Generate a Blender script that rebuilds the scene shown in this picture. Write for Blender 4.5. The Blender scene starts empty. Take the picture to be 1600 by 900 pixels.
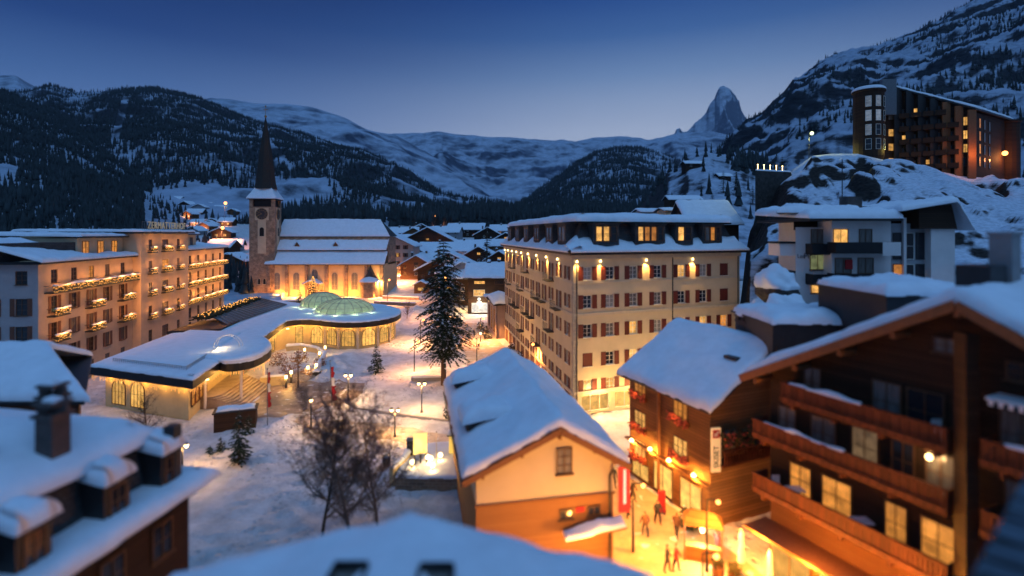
import bpy, bmesh, math, random
import numpy as np
from mathutils import Vector, Matrix, noise as mnoise
R = math.radians
random.seed(7)
sc = bpy.context.scene
COL = sc.collection
F, HZ, CH = 800.0, 365.0, 20.5          # focal length in px, horizon row, camera height (m)

# ---------------------------------------------------------------- camera
cam_d = bpy.data.cameras.new('camera'); cam = bpy.data.objects.new('camera', cam_d); COL.objects.link(cam)
cam.location = (0, 0, CH); cam.rotation_euler = (R(90), 0, 0)
cam_d.sensor_width = 36; cam_d.lens = 18; cam_d.shift_y = -85/1600
cam_d.clip_start = 0.1; cam_d.clip_end = 40000
cam_d.dof.use_dof = True; cam_d.dof.focus_distance = 120; cam_d.dof.aperture_fstop = 0.07
sc.camera = cam
# ---------------------------------------------------------------- exposure
sc.view_settings.view_transform = 'Standard'; sc.view_settings.look = 'None'
sc.view_settings.exposure = 0.0; sc.view_settings.gamma = 1.0
sc.render.engine = 'CYCLES'
sc.cycles.use_denoising = True; sc.cycles.max_bounces = 5; sc.cycles.diffuse_bounces = 3
sc.cycles.glossy_bounces = 2; sc.cycles.transmission_bounces = 4; sc.cycles.transparent_max_bounces = 6
sc.cycles.sample_clamp_indirect = 3.0; sc.cycles.sample_clamp_direct = 0.0
# ---------------------------------------------------------------- world: dusk sky
world = bpy.data.worlds.new('World'); sc.world = world; world.use_nodes = True
nt = world.node_tree; nt.nodes.clear()
def wn(t, **k):
    n = nt.nodes.new(t)
    for a, b in k.items(): setattr(n, a, b)
    return n
w_out = wn('ShaderNodeOutputWorld'); w_bg = wn('ShaderNodeBackground'); w_tc = wn('ShaderNodeTexCoord')
w_sep = wn('ShaderNodeSeparateXYZ'); nt.links.new(w_tc.outputs['Generated'], w_sep.inputs[0])
def ramp(stops, mode='LINEAR'):
    r = wn('ShaderNodeValToRGB'); r.color_ramp.interpolation = mode
    e = r.color_ramp.elements
    while len(e) < len(stops): e.new(0.5)
    for el, (p, c) in zip(e, stops): el.position = p; el.color = (*c, 1)
    return r
def lin(c): return tuple((v/255/12.92 if v <= 10 else ((v/255+.055)/1.055)**2.4) for v in c)
# sky by height: away from the afterglow, in the afterglow (low, a little right of the valley's end), and behind the camera
rd = ramp([(0.0, lin((100, 132, 180))), (.18, lin((84, 118, 172))), (.235, lin((62, 97, 153))), (.31, lin((27, 58, 118))), (.40, lin((17, 38, 92))), (.55, lin((20, 45, 100))), (1.0, (.09, .23, .50))])
rf = ramp([(0.0, lin((178, 190, 212))), (.19, lin((166, 181, 208))), (.24, lin((142, 162, 195))), (.29, lin((108, 136, 178))), (.355, lin((62, 97, 152))), (.42, lin((32, 68, 132))), (.55, lin((24, 52, 110))), (1.0, (.09, .23, .50))])
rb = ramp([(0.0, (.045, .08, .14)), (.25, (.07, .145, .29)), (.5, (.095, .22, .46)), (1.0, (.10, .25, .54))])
for r_ in (rd, rf, rb): nt.links.new(w_sep.outputs['Z'], r_.inputs[0])
def wm(op, a=None, b=None, va=0.0, vb=0.0):
    n = wn('ShaderNodeMath', operation=op); n.inputs[0].default_value = va; n.inputs[1].default_value = vb
    if a: nt.links.new(a, n.inputs[0])
    if b: nt.links.new(b, n.inputs[1])
    return n.outputs[0]
az = wm('ARCTAN2', w_sep.outputs['X'], w_sep.outputs['Y']); az = wm('DIVIDE', wm('SUBTRACT', az, vb=R(17)), vb=R(33))
gl = wm('EXPONENT', wm('MULTIPLY', wm('MULTIPLY', az, az), vb=-1.0))
mg = wn('ShaderNodeMixRGB'); nt.links.new(gl, mg.inputs[0]); nt.links.new(rd.outputs[0], mg.inputs[1]); nt.links.new(rf.outputs[0], mg.inputs[2])
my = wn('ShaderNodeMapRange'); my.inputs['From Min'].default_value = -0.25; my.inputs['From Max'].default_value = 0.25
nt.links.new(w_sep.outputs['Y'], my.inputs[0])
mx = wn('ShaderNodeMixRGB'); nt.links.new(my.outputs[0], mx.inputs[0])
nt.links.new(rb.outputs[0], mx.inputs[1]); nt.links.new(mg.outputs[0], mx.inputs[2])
sky = wn('ShaderNodeTexSky'); sky.sky_type = 'NISHITA'; sky.sun_disc = False
sky.sun_elevation = R(-4.0); sky.sun_rotation = R(15); sky.altitude = 1600
sk = wn('ShaderNodeMixRGB', blend_type='ADD'); sk.inputs[0].default_value = 0.01
nt.links.new(mx.outputs[0], sk.inputs[1]); nt.links.new(sky.outputs[0], sk.inputs[2])
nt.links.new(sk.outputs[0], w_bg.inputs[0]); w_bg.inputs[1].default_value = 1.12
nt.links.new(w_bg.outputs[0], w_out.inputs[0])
# the last high skylight: one very soft bluish sun
sun_d = bpy.data.lights.new('sun', 'SUN'); sun = bpy.data.objects.new('sun', sun_d); COL.objects.link(sun)
sun_d.energy = 0.5; sun_d.angle = R(50); sun_d.color = (.33, .63, 1.0)
sun.rotation_euler = (R(20), R(16), 0)

LK = 9.0          # output of every lamp in the town
# ================================================================ materials
MATS = {}
def newmat(name):
    m = bpy.data.materials.new(name); m.use_nodes = True; MATS[name] = m
    n = m.node_tree.nodes; b = n['Principled BSDF']; return m, n, m.node_tree.links, b
def mat(name, col, rough=.7, var=.18, scale=3.0, bump=.15, bscale=12.0, metal=0, spec=.3, stretch=None):
    m, n, l, b = newmat(name)
    tc = n.new('ShaderNodeTexCoord'); mp = n.new('ShaderNodeMapping'); l.new(tc.outputs['Object'], mp.inputs[0])
    if stretch: mp.inputs['Scale'].default_value = stretch
    nz = n.new('ShaderNodeTexNoise'); nz.inputs['Scale'].default_value = scale; nz.inputs['Detail'].default_value = 6
    nz.inputs['Roughness'].default_value = .65
    l.new(mp.outputs[0], nz.inputs[0])
    cr = n.new('ShaderNodeValToRGB'); e = cr.color_ramp.elements
    e[0].position = .3; e[1].position = .72
    e[0].color = (*[c*(1-var) for c in col], 1); e[1].color = (*[min(1, c*(1+var)) for c in col], 1)
    l.new(nz.outputs[0], cr.inputs[0]); l.new(cr.outputs[0], b.inputs['Base Color'])
    b.inputs['Roughness'].default_value = rough; b.inputs['Metallic'].default_value = metal
    b.inputs['Specular IOR Level'].default_value = spec
    if bump:
        n2 = n.new('ShaderNodeTexNoise'); n2.inputs['Scale'].default_value = bscale; n2.inputs['Detail'].default_value = 7; n2.inputs['Roughness'].default_value = .62
        l.new(mp.outputs[0], n2.inputs[0])
        bp = n.new('ShaderNodeBump'); bp.inputs['Strength'].default_value = bump; bp.inputs['Distance'].default_value = .1
        l.new(n2.outputs[0], bp.inputs['Height']); l.new(bp.outputs[0], b.inputs['Normal'])
    return m
def planks(name, c1, c2, size=.2, vert=False, rough=.75):
    """horizontal (or vertical) boards / logs: gaps, tone from board to board, bump"""
    m, n, l, b = newmat(name)
    tc = n.new('ShaderNodeTexCoord'); sep = n.new('ShaderNodeSeparateXYZ'); l.new(tc.outputs['Object'], sep.inputs[0])
    src = sep.outputs['Z']
    if vert:
        ad = n.new('ShaderNodeMath'); ad.operation = 'ADD'; l.new(sep.outputs['X'], ad.inputs[0]); l.new(sep.outputs['Y'], ad.inputs[1]); src = ad.outputs[0]
    dv = n.new('ShaderNodeMath'); dv.operation = 'DIVIDE'; l.new(src, dv.inputs[0]); dv.inputs[1].default_value = size
    fl = n.new('ShaderNodeMath'); fl.operation = 'FLOOR'; l.new(dv.outputs[0], fl.inputs[0])
    fr = n.new('ShaderNodeMath'); fr.operation = 'FRACT'; l.new(dv.outputs[0], fr.inputs[0])
    wnz = n.new('ShaderNodeTexWhiteNoise'); wnz.noise_dimensions = '1D'; l.new(fl.outputs[0], wnz.inputs['W'])
    nz = n.new('ShaderNodeTexNoise'); nz.inputs['Scale'].default_value = 1.6; nz.inputs['Detail'].default_value = 7; l.new(tc.outputs['Object'], nz.inputs[0])
    av = n.new('ShaderNodeMath'); av.operation = 'MULTIPLY_ADD'; l.new(wnz.outputs[0], av.inputs[0]); av.inputs[1].default_value = .55
    sb = n.new('ShaderNodeMath'); sb.operation = 'MULTIPLY'; l.new(nz.outputs[0], sb.inputs[0]); sb.inputs[1].default_value = .5
    l.new(sb.outputs[0], av.inputs[2])
    mx = n.new('ShaderNodeMixRGB'); l.new(av.outputs[0], mx.inputs[0]); mx.inputs[1].default_value = (*c1, 1); mx.inputs[2].default_value = (*c2, 1)
    gp = n.new('ShaderNodeMath'); gp.operation = 'GREATER_THAN'; l.new(fr.outputs[0], gp.inputs[0]); gp.inputs[1].default_value = .1
    m2 = n.new('ShaderNodeMixRGB'); l.new(gp.outputs[0], m2.inputs[0]); m2.inputs[1].default_value = (*[c*.35 for c in c1], 1)
    l.new(mx.outputs[0], m2.inputs[2]); l.new(m2.outputs[0], b.inputs['Base Color'])
    pp = n.new('ShaderNodeMath'); pp.operation = 'PINGPONG'; l.new(fr.outputs[0], pp.inputs[0]); pp.inputs[1].default_value = .5
    bp = n.new('ShaderNodeBump'); bp.inputs['Strength'].default_value = .5; bp.inputs['Distance'].default_value = .05
    l.new(pp.outputs[0], bp.inputs['Height']); l.new(bp.outputs[0], b.inputs['Normal'])
    b.inputs['Roughness'].default_value = rough; b.inputs['Specular IOR Level'].default_value = .25
    return m
def emit(name, col, strength, var=0.0, curtain=False, base=(.02, .02, .02)):
    m, n, l, b = newmat(name)
    b.inputs['Base Color'].default_value = (*base, 1); b.inputs['Roughness'].default_value = .3
    b.inputs['Emission Color'].default_value = (*col, 1); b.inputs['Emission Strength'].default_value = strength
    if var:
        oi = n.new('ShaderNodeObjectInfo'); tc = n.new('ShaderNodeTexCoord')
        nz = n.new('ShaderNodeTexNoise'); nz.noise_dimensions = '4D'; nz.inputs['Scale'].default_value = 1.7; nz.inputs['Detail'].default_value = 2
        l.new(tc.outputs['Object'], nz.inputs['Vector'])
        wm = n.new('ShaderNodeMath'); wm.operation = 'MULTIPLY'; l.new(oi.outputs['Random'], wm.inputs[0]); wm.inputs[1].default_value = 37
        l.new(wm.outputs[0], nz.inputs['W'])
        mr = n.new('ShaderNodeMapRange'); mr.inputs[1].default_value = .3; mr.inputs[2].default_value = .7
        mr.inputs[3].default_value = strength*(1-var); mr.inputs[4].default_value = strength*(1+var); l.new(nz.outputs[0], mr.inputs[0])
        m3 = n.new('ShaderNodeMapRange'); m3.inputs[3].default_value = .55; m3.inputs[4].default_value = 1.25; l.new(oi.outputs['Random'], m3.inputs[0])
        mm = n.new('ShaderNodeMath'); mm.operation = 'MULTIPLY'; l.new(mr.outputs[0], mm.inputs[0]); l.new(m3.outputs[0], mm.inputs[1])
        out = mm.outputs[0]
        if curtain:
            wv = n.new('ShaderNodeTexWave'); wv.inputs['Scale'].default_value = 2.2; wv.inputs['Distortion'].default_value = 1.5; l.new(tc.outputs['Object'], wv.inputs[0])
            m4 = n.new('ShaderNodeMapRange'); m4.inputs[3].default_value = .45; m4.inputs[4].default_value = 1.1; l.new(wv.outputs['Fac'], m4.inputs[0])
            m5 = n.new('ShaderNodeMath'); m5.operation = 'MULTIPLY'; l.new(out, m5.inputs[0]); l.new(m4.outputs[0], m5.inputs[1]); out = m5.outputs[0]
        l.new(out, b.inputs['Emission Strength'])
    return m
def brickmat(name, c1, c2, mortar, w=.5, h=.22, rough=.85, bump=.5):
    m, n, l, b = newmat(name)
    tc = n.new('ShaderNodeTexCoord'); sep = n.new('ShaderNodeSeparateXYZ'); l.new(tc.outputs['Object'], sep.inputs[0])
    ad = n.new('ShaderNodeMath'); ad.operation = 'ADD'; l.new(sep.outputs['X'], ad.inputs[0]); l.new(sep.outputs['Y'], ad.inputs[1])
    cb = n.new('ShaderNodeCombineXYZ'); l.new(ad.outputs[0], cb.inputs[0]); l.new(sep.outputs['Z'], cb.inputs[1])
    br = n.new('ShaderNodeTexBrick'); br.inputs['Scale'].default_value = 1; br.inputs['Brick Width'].default_value = w; br.inputs['Row Height'].default_value = h
    br.inputs['Mortar Size'].default_value = .025; br.inputs['Bias'].default_value = 0
    br.inputs['Color1'].default_value = (*c1, 1); br.inputs['Color2'].default_value = (*c2, 1); br.inputs['Mortar'].default_value = (*mortar, 1)
    l.new(cb.outputs[0], br.inputs[0])
    nz = n.new('ShaderNodeTexNoise'); nz.inputs['Scale'].default_value = .8; nz.inputs['Detail'].default_value = 8; l.new(tc.outputs['Object'], nz.inputs[0])
    mr = n.new('ShaderNodeMapRange'); mr.inputs[1].default_value = .3; mr.inputs[2].default_value = .7; mr.inputs[3].default_value = .6; mr.inputs[4].default_value = 1.35; l.new(nz.outputs[0], mr.inputs[0])
    mm = n.new('ShaderNodeVectorMath'); mm.operation = 'SCALE'; l.new(br.outputs[0], mm.inputs[0]); l.new(mr.outputs[0], mm.inputs['Scale'])
    l.new(mm.outputs[0], b.inputs['Base Color']); b.inputs['Roughness'].default_value = rough
    bp = n.new('ShaderNodeBump'); bp.inputs['Strength'].default_value = bump; bp.inputs['Distance'].default_value = .04; bp.invert = True
    l.new(br.outputs['Fac'], bp.inputs['Height']); l.new(bp.outputs[0], b.inputs['Normal'])
    return m
def terrain_mat(name, snow, rock, thr=.62, wid=.12, nscale=.01, namp=.5, bump=1.0, bscale=.05, dist=6.0, vstretch=1.0):
    """snow lying on the flatter ground, bare rock showing on the steep, broken up by noise"""
    m, n, l, b = newmat(name)
    geo = n.new('ShaderNodeNewGeometry'); sep = n.new('ShaderNodeSeparateXYZ'); l.new(geo.outputs['Normal'], sep.inputs[0])
    tc = n.new('ShaderNodeTexCoord'); mp = n.new('ShaderNodeMapping'); l.new(tc.outputs['Object'], mp.inputs[0]); mp.inputs['Scale'].default_value = (1, 1, vstretch)
    nz = n.new('ShaderNodeTexNoise'); nz.inputs['Scale'].default_value = nscale; nz.inputs['Detail'].default_value = 9; nz.inputs['Roughness'].default_value = .68
    l.new(mp.outputs[0], nz.inputs[0])
    a = n.new('ShaderNodeMath'); a.operation = 'MULTIPLY_ADD'; l.new(nz.outputs[0], a.inputs[0]); a.inputs[1].default_value = namp; l.new(sep.outputs['Z'], a.inputs[2])
    mr = n.new('ShaderNodeMapRange'); mr.inputs[1].default_value = thr+namp*.5-wid; mr.inputs[2].default_value = thr+namp*.5+wid; l.new(a.outputs[0], mr.inputs[0])
    n3 = n.new('ShaderNodeTexNoise'); n3.inputs['Scale'].default_value = nscale*6; n3.inputs['Detail'].default_value = 6; l.new(mp.outputs[0], n3.inputs[0])
    rk = n.new('ShaderNodeValToRGB'); rk.color_ramp.elements[0].color = (*[c*.45 for c in rock], 1); rk.color_ramp.elements[1].color = (*[c*1.6 for c in rock], 1)
    rk.color_ramp.elements[0].position = .3; rk.color_ramp.elements[1].position = .7; l.new(n3.outputs[0], rk.inputs[0])
    sn = n.new('ShaderNodeValToRGB'); sn.color_ramp.elements[0].color = (*[c*.72 for c in snow], 1); sn.color_ramp.elements[1].color = (*snow, 1)
    sn.color_ramp.elements[0].position = .35; sn.color_ramp.elements[1].position = .6; l.new(n3.outputs[0], sn.inputs[0])
    mx = n.new('ShaderNodeMixRGB'); l.new(mr.outputs[0], mx.inputs[0]); l.new(rk.outputs[0], mx.inputs[1]); l.new(sn.outputs[0], mx.inputs[2])
    l.new(mx.outputs[0], b.inputs['Base Color']); b.inputs['Roughness'].default_value = .85; b.inputs['Specular IOR Level'].default_value = .1
    nb = n.new('ShaderNodeTexNoise'); nb.inputs['Scale'].default_value = bscale; nb.inputs['Detail'].default_value = 8; nb.inputs['Roughness'].default_value = .6; l.new(mp.outputs[0], nb.inputs[0])
    bp = n.new('ShaderNodeBump'); bp.inputs['Strength'].default_value = bump; bp.inputs['Distance'].default_value = dist
    l.new(nb.outputs[0], bp.inputs['Height']); l.new(bp.outputs[0], b.inputs['Normal'])
    return m

SNOW = mat('snow', (.76, .80, .87), .75, .07, .9, .6, 1.4, spec=.15)
SNOWG = mat('trodden_snow', (.60, .60, .62), .8, .26, .55, 1.0, 3.2, spec=.15)
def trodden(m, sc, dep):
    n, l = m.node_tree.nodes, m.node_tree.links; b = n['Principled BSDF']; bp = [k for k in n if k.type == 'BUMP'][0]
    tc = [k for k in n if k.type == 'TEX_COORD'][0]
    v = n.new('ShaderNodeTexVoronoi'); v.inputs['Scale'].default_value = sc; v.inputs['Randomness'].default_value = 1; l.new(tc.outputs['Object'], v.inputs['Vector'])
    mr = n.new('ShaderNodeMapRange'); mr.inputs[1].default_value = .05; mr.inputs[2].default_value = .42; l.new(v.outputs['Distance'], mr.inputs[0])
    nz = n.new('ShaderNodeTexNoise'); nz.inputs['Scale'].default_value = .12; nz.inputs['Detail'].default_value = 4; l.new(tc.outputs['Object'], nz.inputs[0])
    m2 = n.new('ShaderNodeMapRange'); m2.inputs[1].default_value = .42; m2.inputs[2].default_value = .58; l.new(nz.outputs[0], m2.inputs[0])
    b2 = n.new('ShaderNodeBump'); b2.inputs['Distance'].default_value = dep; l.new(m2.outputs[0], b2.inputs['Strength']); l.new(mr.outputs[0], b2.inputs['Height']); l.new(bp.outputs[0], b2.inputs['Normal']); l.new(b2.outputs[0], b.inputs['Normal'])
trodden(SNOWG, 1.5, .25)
SLUSH = mat('slush', (.27, .20, .15), .5, .5, .5, .6, 3, spec=.4)  # also stands for the shade on the entrance step risers
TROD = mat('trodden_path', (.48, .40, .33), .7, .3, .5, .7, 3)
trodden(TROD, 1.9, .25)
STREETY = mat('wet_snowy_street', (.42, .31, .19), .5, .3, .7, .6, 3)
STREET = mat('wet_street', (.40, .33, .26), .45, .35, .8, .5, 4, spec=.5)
CREAM = mat('cream_plaster', (.56, .46, .31), .85, .08, .6, .1, 20)
CREAM2 = mat('pale_plaster', (.58, .44, .29), .85, .1, .7, .1, 20)
PINK = mat('pink_plaster', (.50, .36, .30), .85, .12, .7, .1, 20)
GREYP = mat('grey_plaster', (.33, .33, .35), .85, .12, .7, .1, 20)
WHITEP = mat('white_plaster', (.72, .66, .64), .85, .08, .5, .1, 20)
YELP = mat('yellow_plaster', (.62, .50, .27), .8, .1, .7, .1, 20)
QUOIN = mat('quoin_stone', (.40, .36, .29), .85, .2, 1.5, .2, 15)
TRIM = mat('stone_trim', (.50, .44, .34), .8, .12, 1.5, .1, 15)
SHUT = mat('red_shutter', (.105, .020, .014), .6, .2, 3, .1, 20)
SHUTB = mat('brown_shutter', (.13, .055, .035), .6, .2, 3, .1, 20)
FRW = mat('white_frame', (.66, .64, .58), .5, .05, 4, 0)
FRB = mat('brown_frame', (.12, .06, .03), .5, .2, 4, 0)
GLASS = mat('dark_glass', (.018, .022, .03), .12, .1, 1, 0, spec=.6)
GLASS3 = mat('pale_curtain_glass', (.30, .29, .28), .25, .3, 2, 0, spec=.5, stretch=(5, 5, .3))
GLASS2 = mat('curtained_glass', (.17, .16, .15), .2, .5, 2.5, 0, spec=.5, stretch=(4, 4, .3))
SLATE = brickmat('slate', (.035, .038, .042), (.055, .058, .062), (.015, .016, .018), .35, .22)
DARK = mat('dark_metal', (.02, .021, .023), .5, .25, 2, .1, 10, spec=.4)
BLACKF = mat('black_fascia', (.012, .013, .016), .55, .25, 2, .1, 10)
GREYM = mat('grey_metal', (.16, .18, .20), .4, .15, 2, .1, 10, metal=.6)
WOODD = planks('dark_timber', (.018, .010, .006), (.055, .027, .014), .21)
WOODM = planks('brown_timber', (.10, .048, .02), (.22, .11, .05), .24)
WOODO = planks('orange_boards', (.26, .115, .035), (.36, .17, .06), .16)
WOODV = planks('balcony_boards', (.06, .016, .008), (.15, .042, .018), .17, vert=True)
RUST = mat('rafter_wood', (.20, .085, .035), .7, .2, 5, .1, 20)
STONE = brickmat('church_stone', (.34, .215, .13), (.20, .13, .09), (.36, .28, .20), .62, .26)
CHIM = brickmat('chimney_brick', (.075, .048, .042), (.045, .032, .03), (.10, .085, .08), .3, .12)
ROCK = mat('rock', (.05, .047, .045), .9, .5, 1.2, .9, 3)
CONC = mat('concrete', (.26, .26, .27), .85, .15, 1, .2, 8)
BARK = mat('bark', (.085, .055, .038), .9, .4, 8, .4, 20, stretch=(3, 3, .6))
BARKP = mat('pale_bark', (.17, .12, .095), .9, .4, 6, .3, 20, stretch=(2, 2, .5))
NEEDLE = mat('needles', (.022, .038, .018), .8, .5, 2, 0)
NEEDLEW = mat('warm_needles', (.05, .045, .02), .8, .5, 2, 0)
FORESTM = mat('forest_needles', (.022, .032, .036), .9, .75, .15, 0)
LEAF = mat('dry_leaves', (.28, .13, .04), .8, .5, 4, 0)
REDC = mat('red_cloth', (.42, .02, .025), .7, .15, 3, 0)
WHC = mat('white_cloth', (.7, .7, .7), .7, .05, 3, 0)
SKIN = mat('skin', (.5, .32, .24), .6, .05, 3, 0)
CLOTH1 = mat('dark_jacket', (.03, .035, .05), .8, .2, 5, 0)
CLOTH2 = mat('brown_jacket', (.10, .05, .03), .8, .2, 5, 0)
CLOTH3 = mat('red_jacket', (.35, .03, .03), .8, .2, 5, 0)
TROU = mat('dark_trousers', (.02, .02, .025), .8, .2, 5, 0)
DOMEG = emit('dome_glass', (.62, .80, .42), .34, .35, base=(.14, .2, .17))
LITB = emit('lit_curtained', (1, .60, .30), .14, .6, True)
LIT = emit('lit_window', (1, .50, .12), 1.1, .45, True)
LITO = emit('lit_window_orange', (1, .36, .06), .8, .45, True)
LITY = emit('lit_shop_glass', (1, .52, .11), 1.3, .35, True)
LITW = emit('lit_white_shop', (1, .97, .88), 1.6, .25, True)
BEAD = emit('string_light', (1, .44, .09), 1.9)
SPIREM = mat('spire_shingle', (.028, .026, .024), .8, .3, 3, .3, 12)
BULB = emit('bulb', (1, .68, .28), 9.0)
BULBW = emit('cool_bulb', (.85, 1, .5), 3.0)
BULBO = emit('orange_bulb', (1, .36, .08), 6.0)

# ================================================================ mesh building
class MB:
    def __init__(s): s.v = []; s.f = []; s.m = []
    def add(s, vs, fs, mi=0):
        o = len(s.v); s.v += [tuple(p) for p in vs]; s.f += [tuple(i+o for i in f) for f in fs]; s.m += [mi]*len(fs)
    def quad(s, a, b, c, d, mi=0): s.add([a, b, c, d], [(0, 1, 2, 3)], mi)
    def box(s, c, size, rz=0, mi=0):
        hx, hy, hz = size[0]/2, size[1]/2, size[2]/2; cs, sn = math.cos(rz), math.sin(rz)
        vs = [(c[0]+x*cs-y*sn, c[1]+x*sn+y*cs, c[2]+z) for z in (-hz, hz) for x, y in ((-hx, -hy), (hx, -hy), (hx, hy), (-hx, hy))]
        s.add(vs, [(3, 2, 1, 0), (4, 5, 6, 7), (0, 1, 5, 4), (1, 2, 6, 5), (2, 3, 7, 6), (3, 0, 4, 7)], mi)
    def bar(s, p, q, w, h, mi=0):
        """box from p to q, w wide (sideways), h high, centred on the line"""
        p = Vector(p); q = Vector(q); d = (q-p); d.normalize()
        side = d.cross(Vector((0, 0, 1)))
        if side.length < 1e-4: side = Vector((1, 0, 0))
        side.normalize(); up = side.cross(d)
        vs = [e+side*a*w/2+up*b*h/2 for e in (p, q) for a, b in ((-1, -1), (1, -1), (1, 1), (-1, 1))]
        s.add(vs, [(0, 1, 2, 3), (7, 6, 5, 4), (0, 4, 5, 1), (1, 5, 6, 2), (2, 6, 7, 3), (3, 7, 4, 0)], mi)
    def prism(s, pts, z0, z1, mi=0, top=True, bottom=True):
        n = len(pts); vs = [(p[0], p[1], z0) for p in pts]+[(p[0], p[1], z1) for p in pts]
        fs = [(i, (i+1) % n, n+(i+1) % n, n+i) for i in range(n)]
        if top: fs.append(tuple(range(n, 2*n)))
        if bottom: fs.append(tuple(reversed(range(n))))
        s.add(vs, fs, mi)
    def tube(s, p, q, r0, r1=None, n=6, mi=0, caps=True):
        if r1 is None: r1 = r0
        p = Vector(p); q = Vector(q); d = q-p
        if d.length < 1e-6: return
        d.normalize(); a = d.cross(Vector((0, 0, 1)) if abs(d.z) < .9 else Vector((1, 0, 0))); a.normalize(); b = d.cross(a)
        vs = []
        for e, r in ((p, r0), (q, r1)):
            for i in range(n):
                t = 2*math.pi*i/n; vs.append(e+a*math.cos(t)*r+b*math.sin(t)*r)
        fs = [(i, (i+1) % n, n+(i+1) % n, n+i) for i in range(n)]
        if caps: fs += [tuple(reversed(range(n))), tuple(range(n, 2*n))]
        s.add(vs, fs, mi)
    def lathe(s, prof, c, n=16, mi=0, rot=0, arc=2*math.pi):
        k = len(prof); vs = []
        for r, z in prof:
            for i in range(n):
                t = rot+arc*i/n; vs.append((c[0]+r*math.cos(t), c[1]+r*math.sin(t), c[2]+z))
        fs = [(j*n+i, j*n+(i+1) % n, (j+1)*n+(i+1) % n, (j+1)*n+i) for j in range(k-1) for i in range(n)]
        s.add(vs, fs, mi)
    def ball(s, c, r, n=8, mi=0, sz=1.0):
        s.lathe([(max(1e-4, r*math.sin(math.pi*j/6)), -r*sz*math.cos(math.pi*j/6)) for j in range(7)], c, n, mi)
    def build(s, name, mats, parent=None, smooth=False, angle=None):
        me = bpy.data.meshes.new(name); o = bpy.data.objects.new(name, me); COL.objects.link(o)
        off = wloc(parent) if parent else Vector((0, 0, 0))
        me.from_pydata([(v[0]-off.x, v[1]-off.y, v[2]-off.z) for v in s.v], [], s.f)
        for m in (mats if isinstance(mats, (list, tuple)) else [mats]): me.materials.append(m)
        if any(s.m): me.polygons.foreach_set('material_index', s.m)
        if smooth: me.polygons.foreach_set('use_smooth', [True]*len(me.polygons))
        if parent: o.parent = parent
        me.update()
        return o
def wloc(o):
    v = Vector((0, 0, 0))
    while o is not None: v += o.location; o = o.parent
    return v
def tag(o, label=None, cat=None, group=None, kind=None):
    if label: o['label'] = label
    if cat: o['category'] = cat
    if group: o['group'] = group
    if kind: o['kind'] = kind
    return o
def thing(name, loc, label, cat, group=None):
    o = bpy.data.objects.new(name, None); COL.objects.link(o); o.location = loc; o.empty_display_size = .3
    return tag(o, label, cat, group)
def copy_tree(o, parent=None):
    c = o.copy(); COL.objects.link(c); c.parent = parent
    for ch in o.children: copy_tree(ch, c)
    return c
def lamp(parent, loc, power, col=(1, .5, .18), r=.15, spot=None, blend=.6, aim=None, name='lamp_light'):
    """the light given off by a lamp; loc in world coordinates"""
    d = bpy.data.lights.new(name, 'SPOT' if spot else 'POINT'); d.energy = power*LK; d.color = col; d.shadow_soft_size = r
    o = bpy.data.objects.new(name, d); COL.objects.link(o)
    off = wloc(parent) if parent else Vector((0, 0, 0)); o.location = Vector(loc)-off; o.parent = parent
    if parent and parent.type == 'MESH' and parent.data.materials[0].name in ('bulb', 'cool_bulb', 'orange_bulb'):   # shine from just under the glass
        zz = [v.co.z for v in parent.data.vertices]; xx = [v.co.x for v in parent.data.vertices]
        if min(xx) < o.location.x < max(xx) and min(zz) < o.location.z < max(zz): o.location.z = min(o.location.z, min(zz)-r-.03)
    if spot:
        d.spot_size = R(spot); d.spot_blend = blend
        if aim: o.rotation_euler = Vector(aim).to_track_quat('-Z', 'Y').to_euler()
    return o
def at(px, py, Y): return Vector(((px-800)/F*Y, Y, CH-(py-HZ)/F*Y))
def gnd(px, py, z=0.0):
    Y = (CH-z)*F/(py-HZ); return Vector(((px-800)/F*Y, Y, z))
def online(px, a, b):
    k = (px-800)/F; dx, dy = b[0]-a[0], b[1]-a[1]
    t = (k*a[1]-a[0])/(dx-k*dy); return t
EDGE = {'v': 0}
def nz2(x, y, s=1.0, seed=0.0): return mnoise.noise(Vector((x*s+seed, y*s-seed, seed*1.7)))

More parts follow.
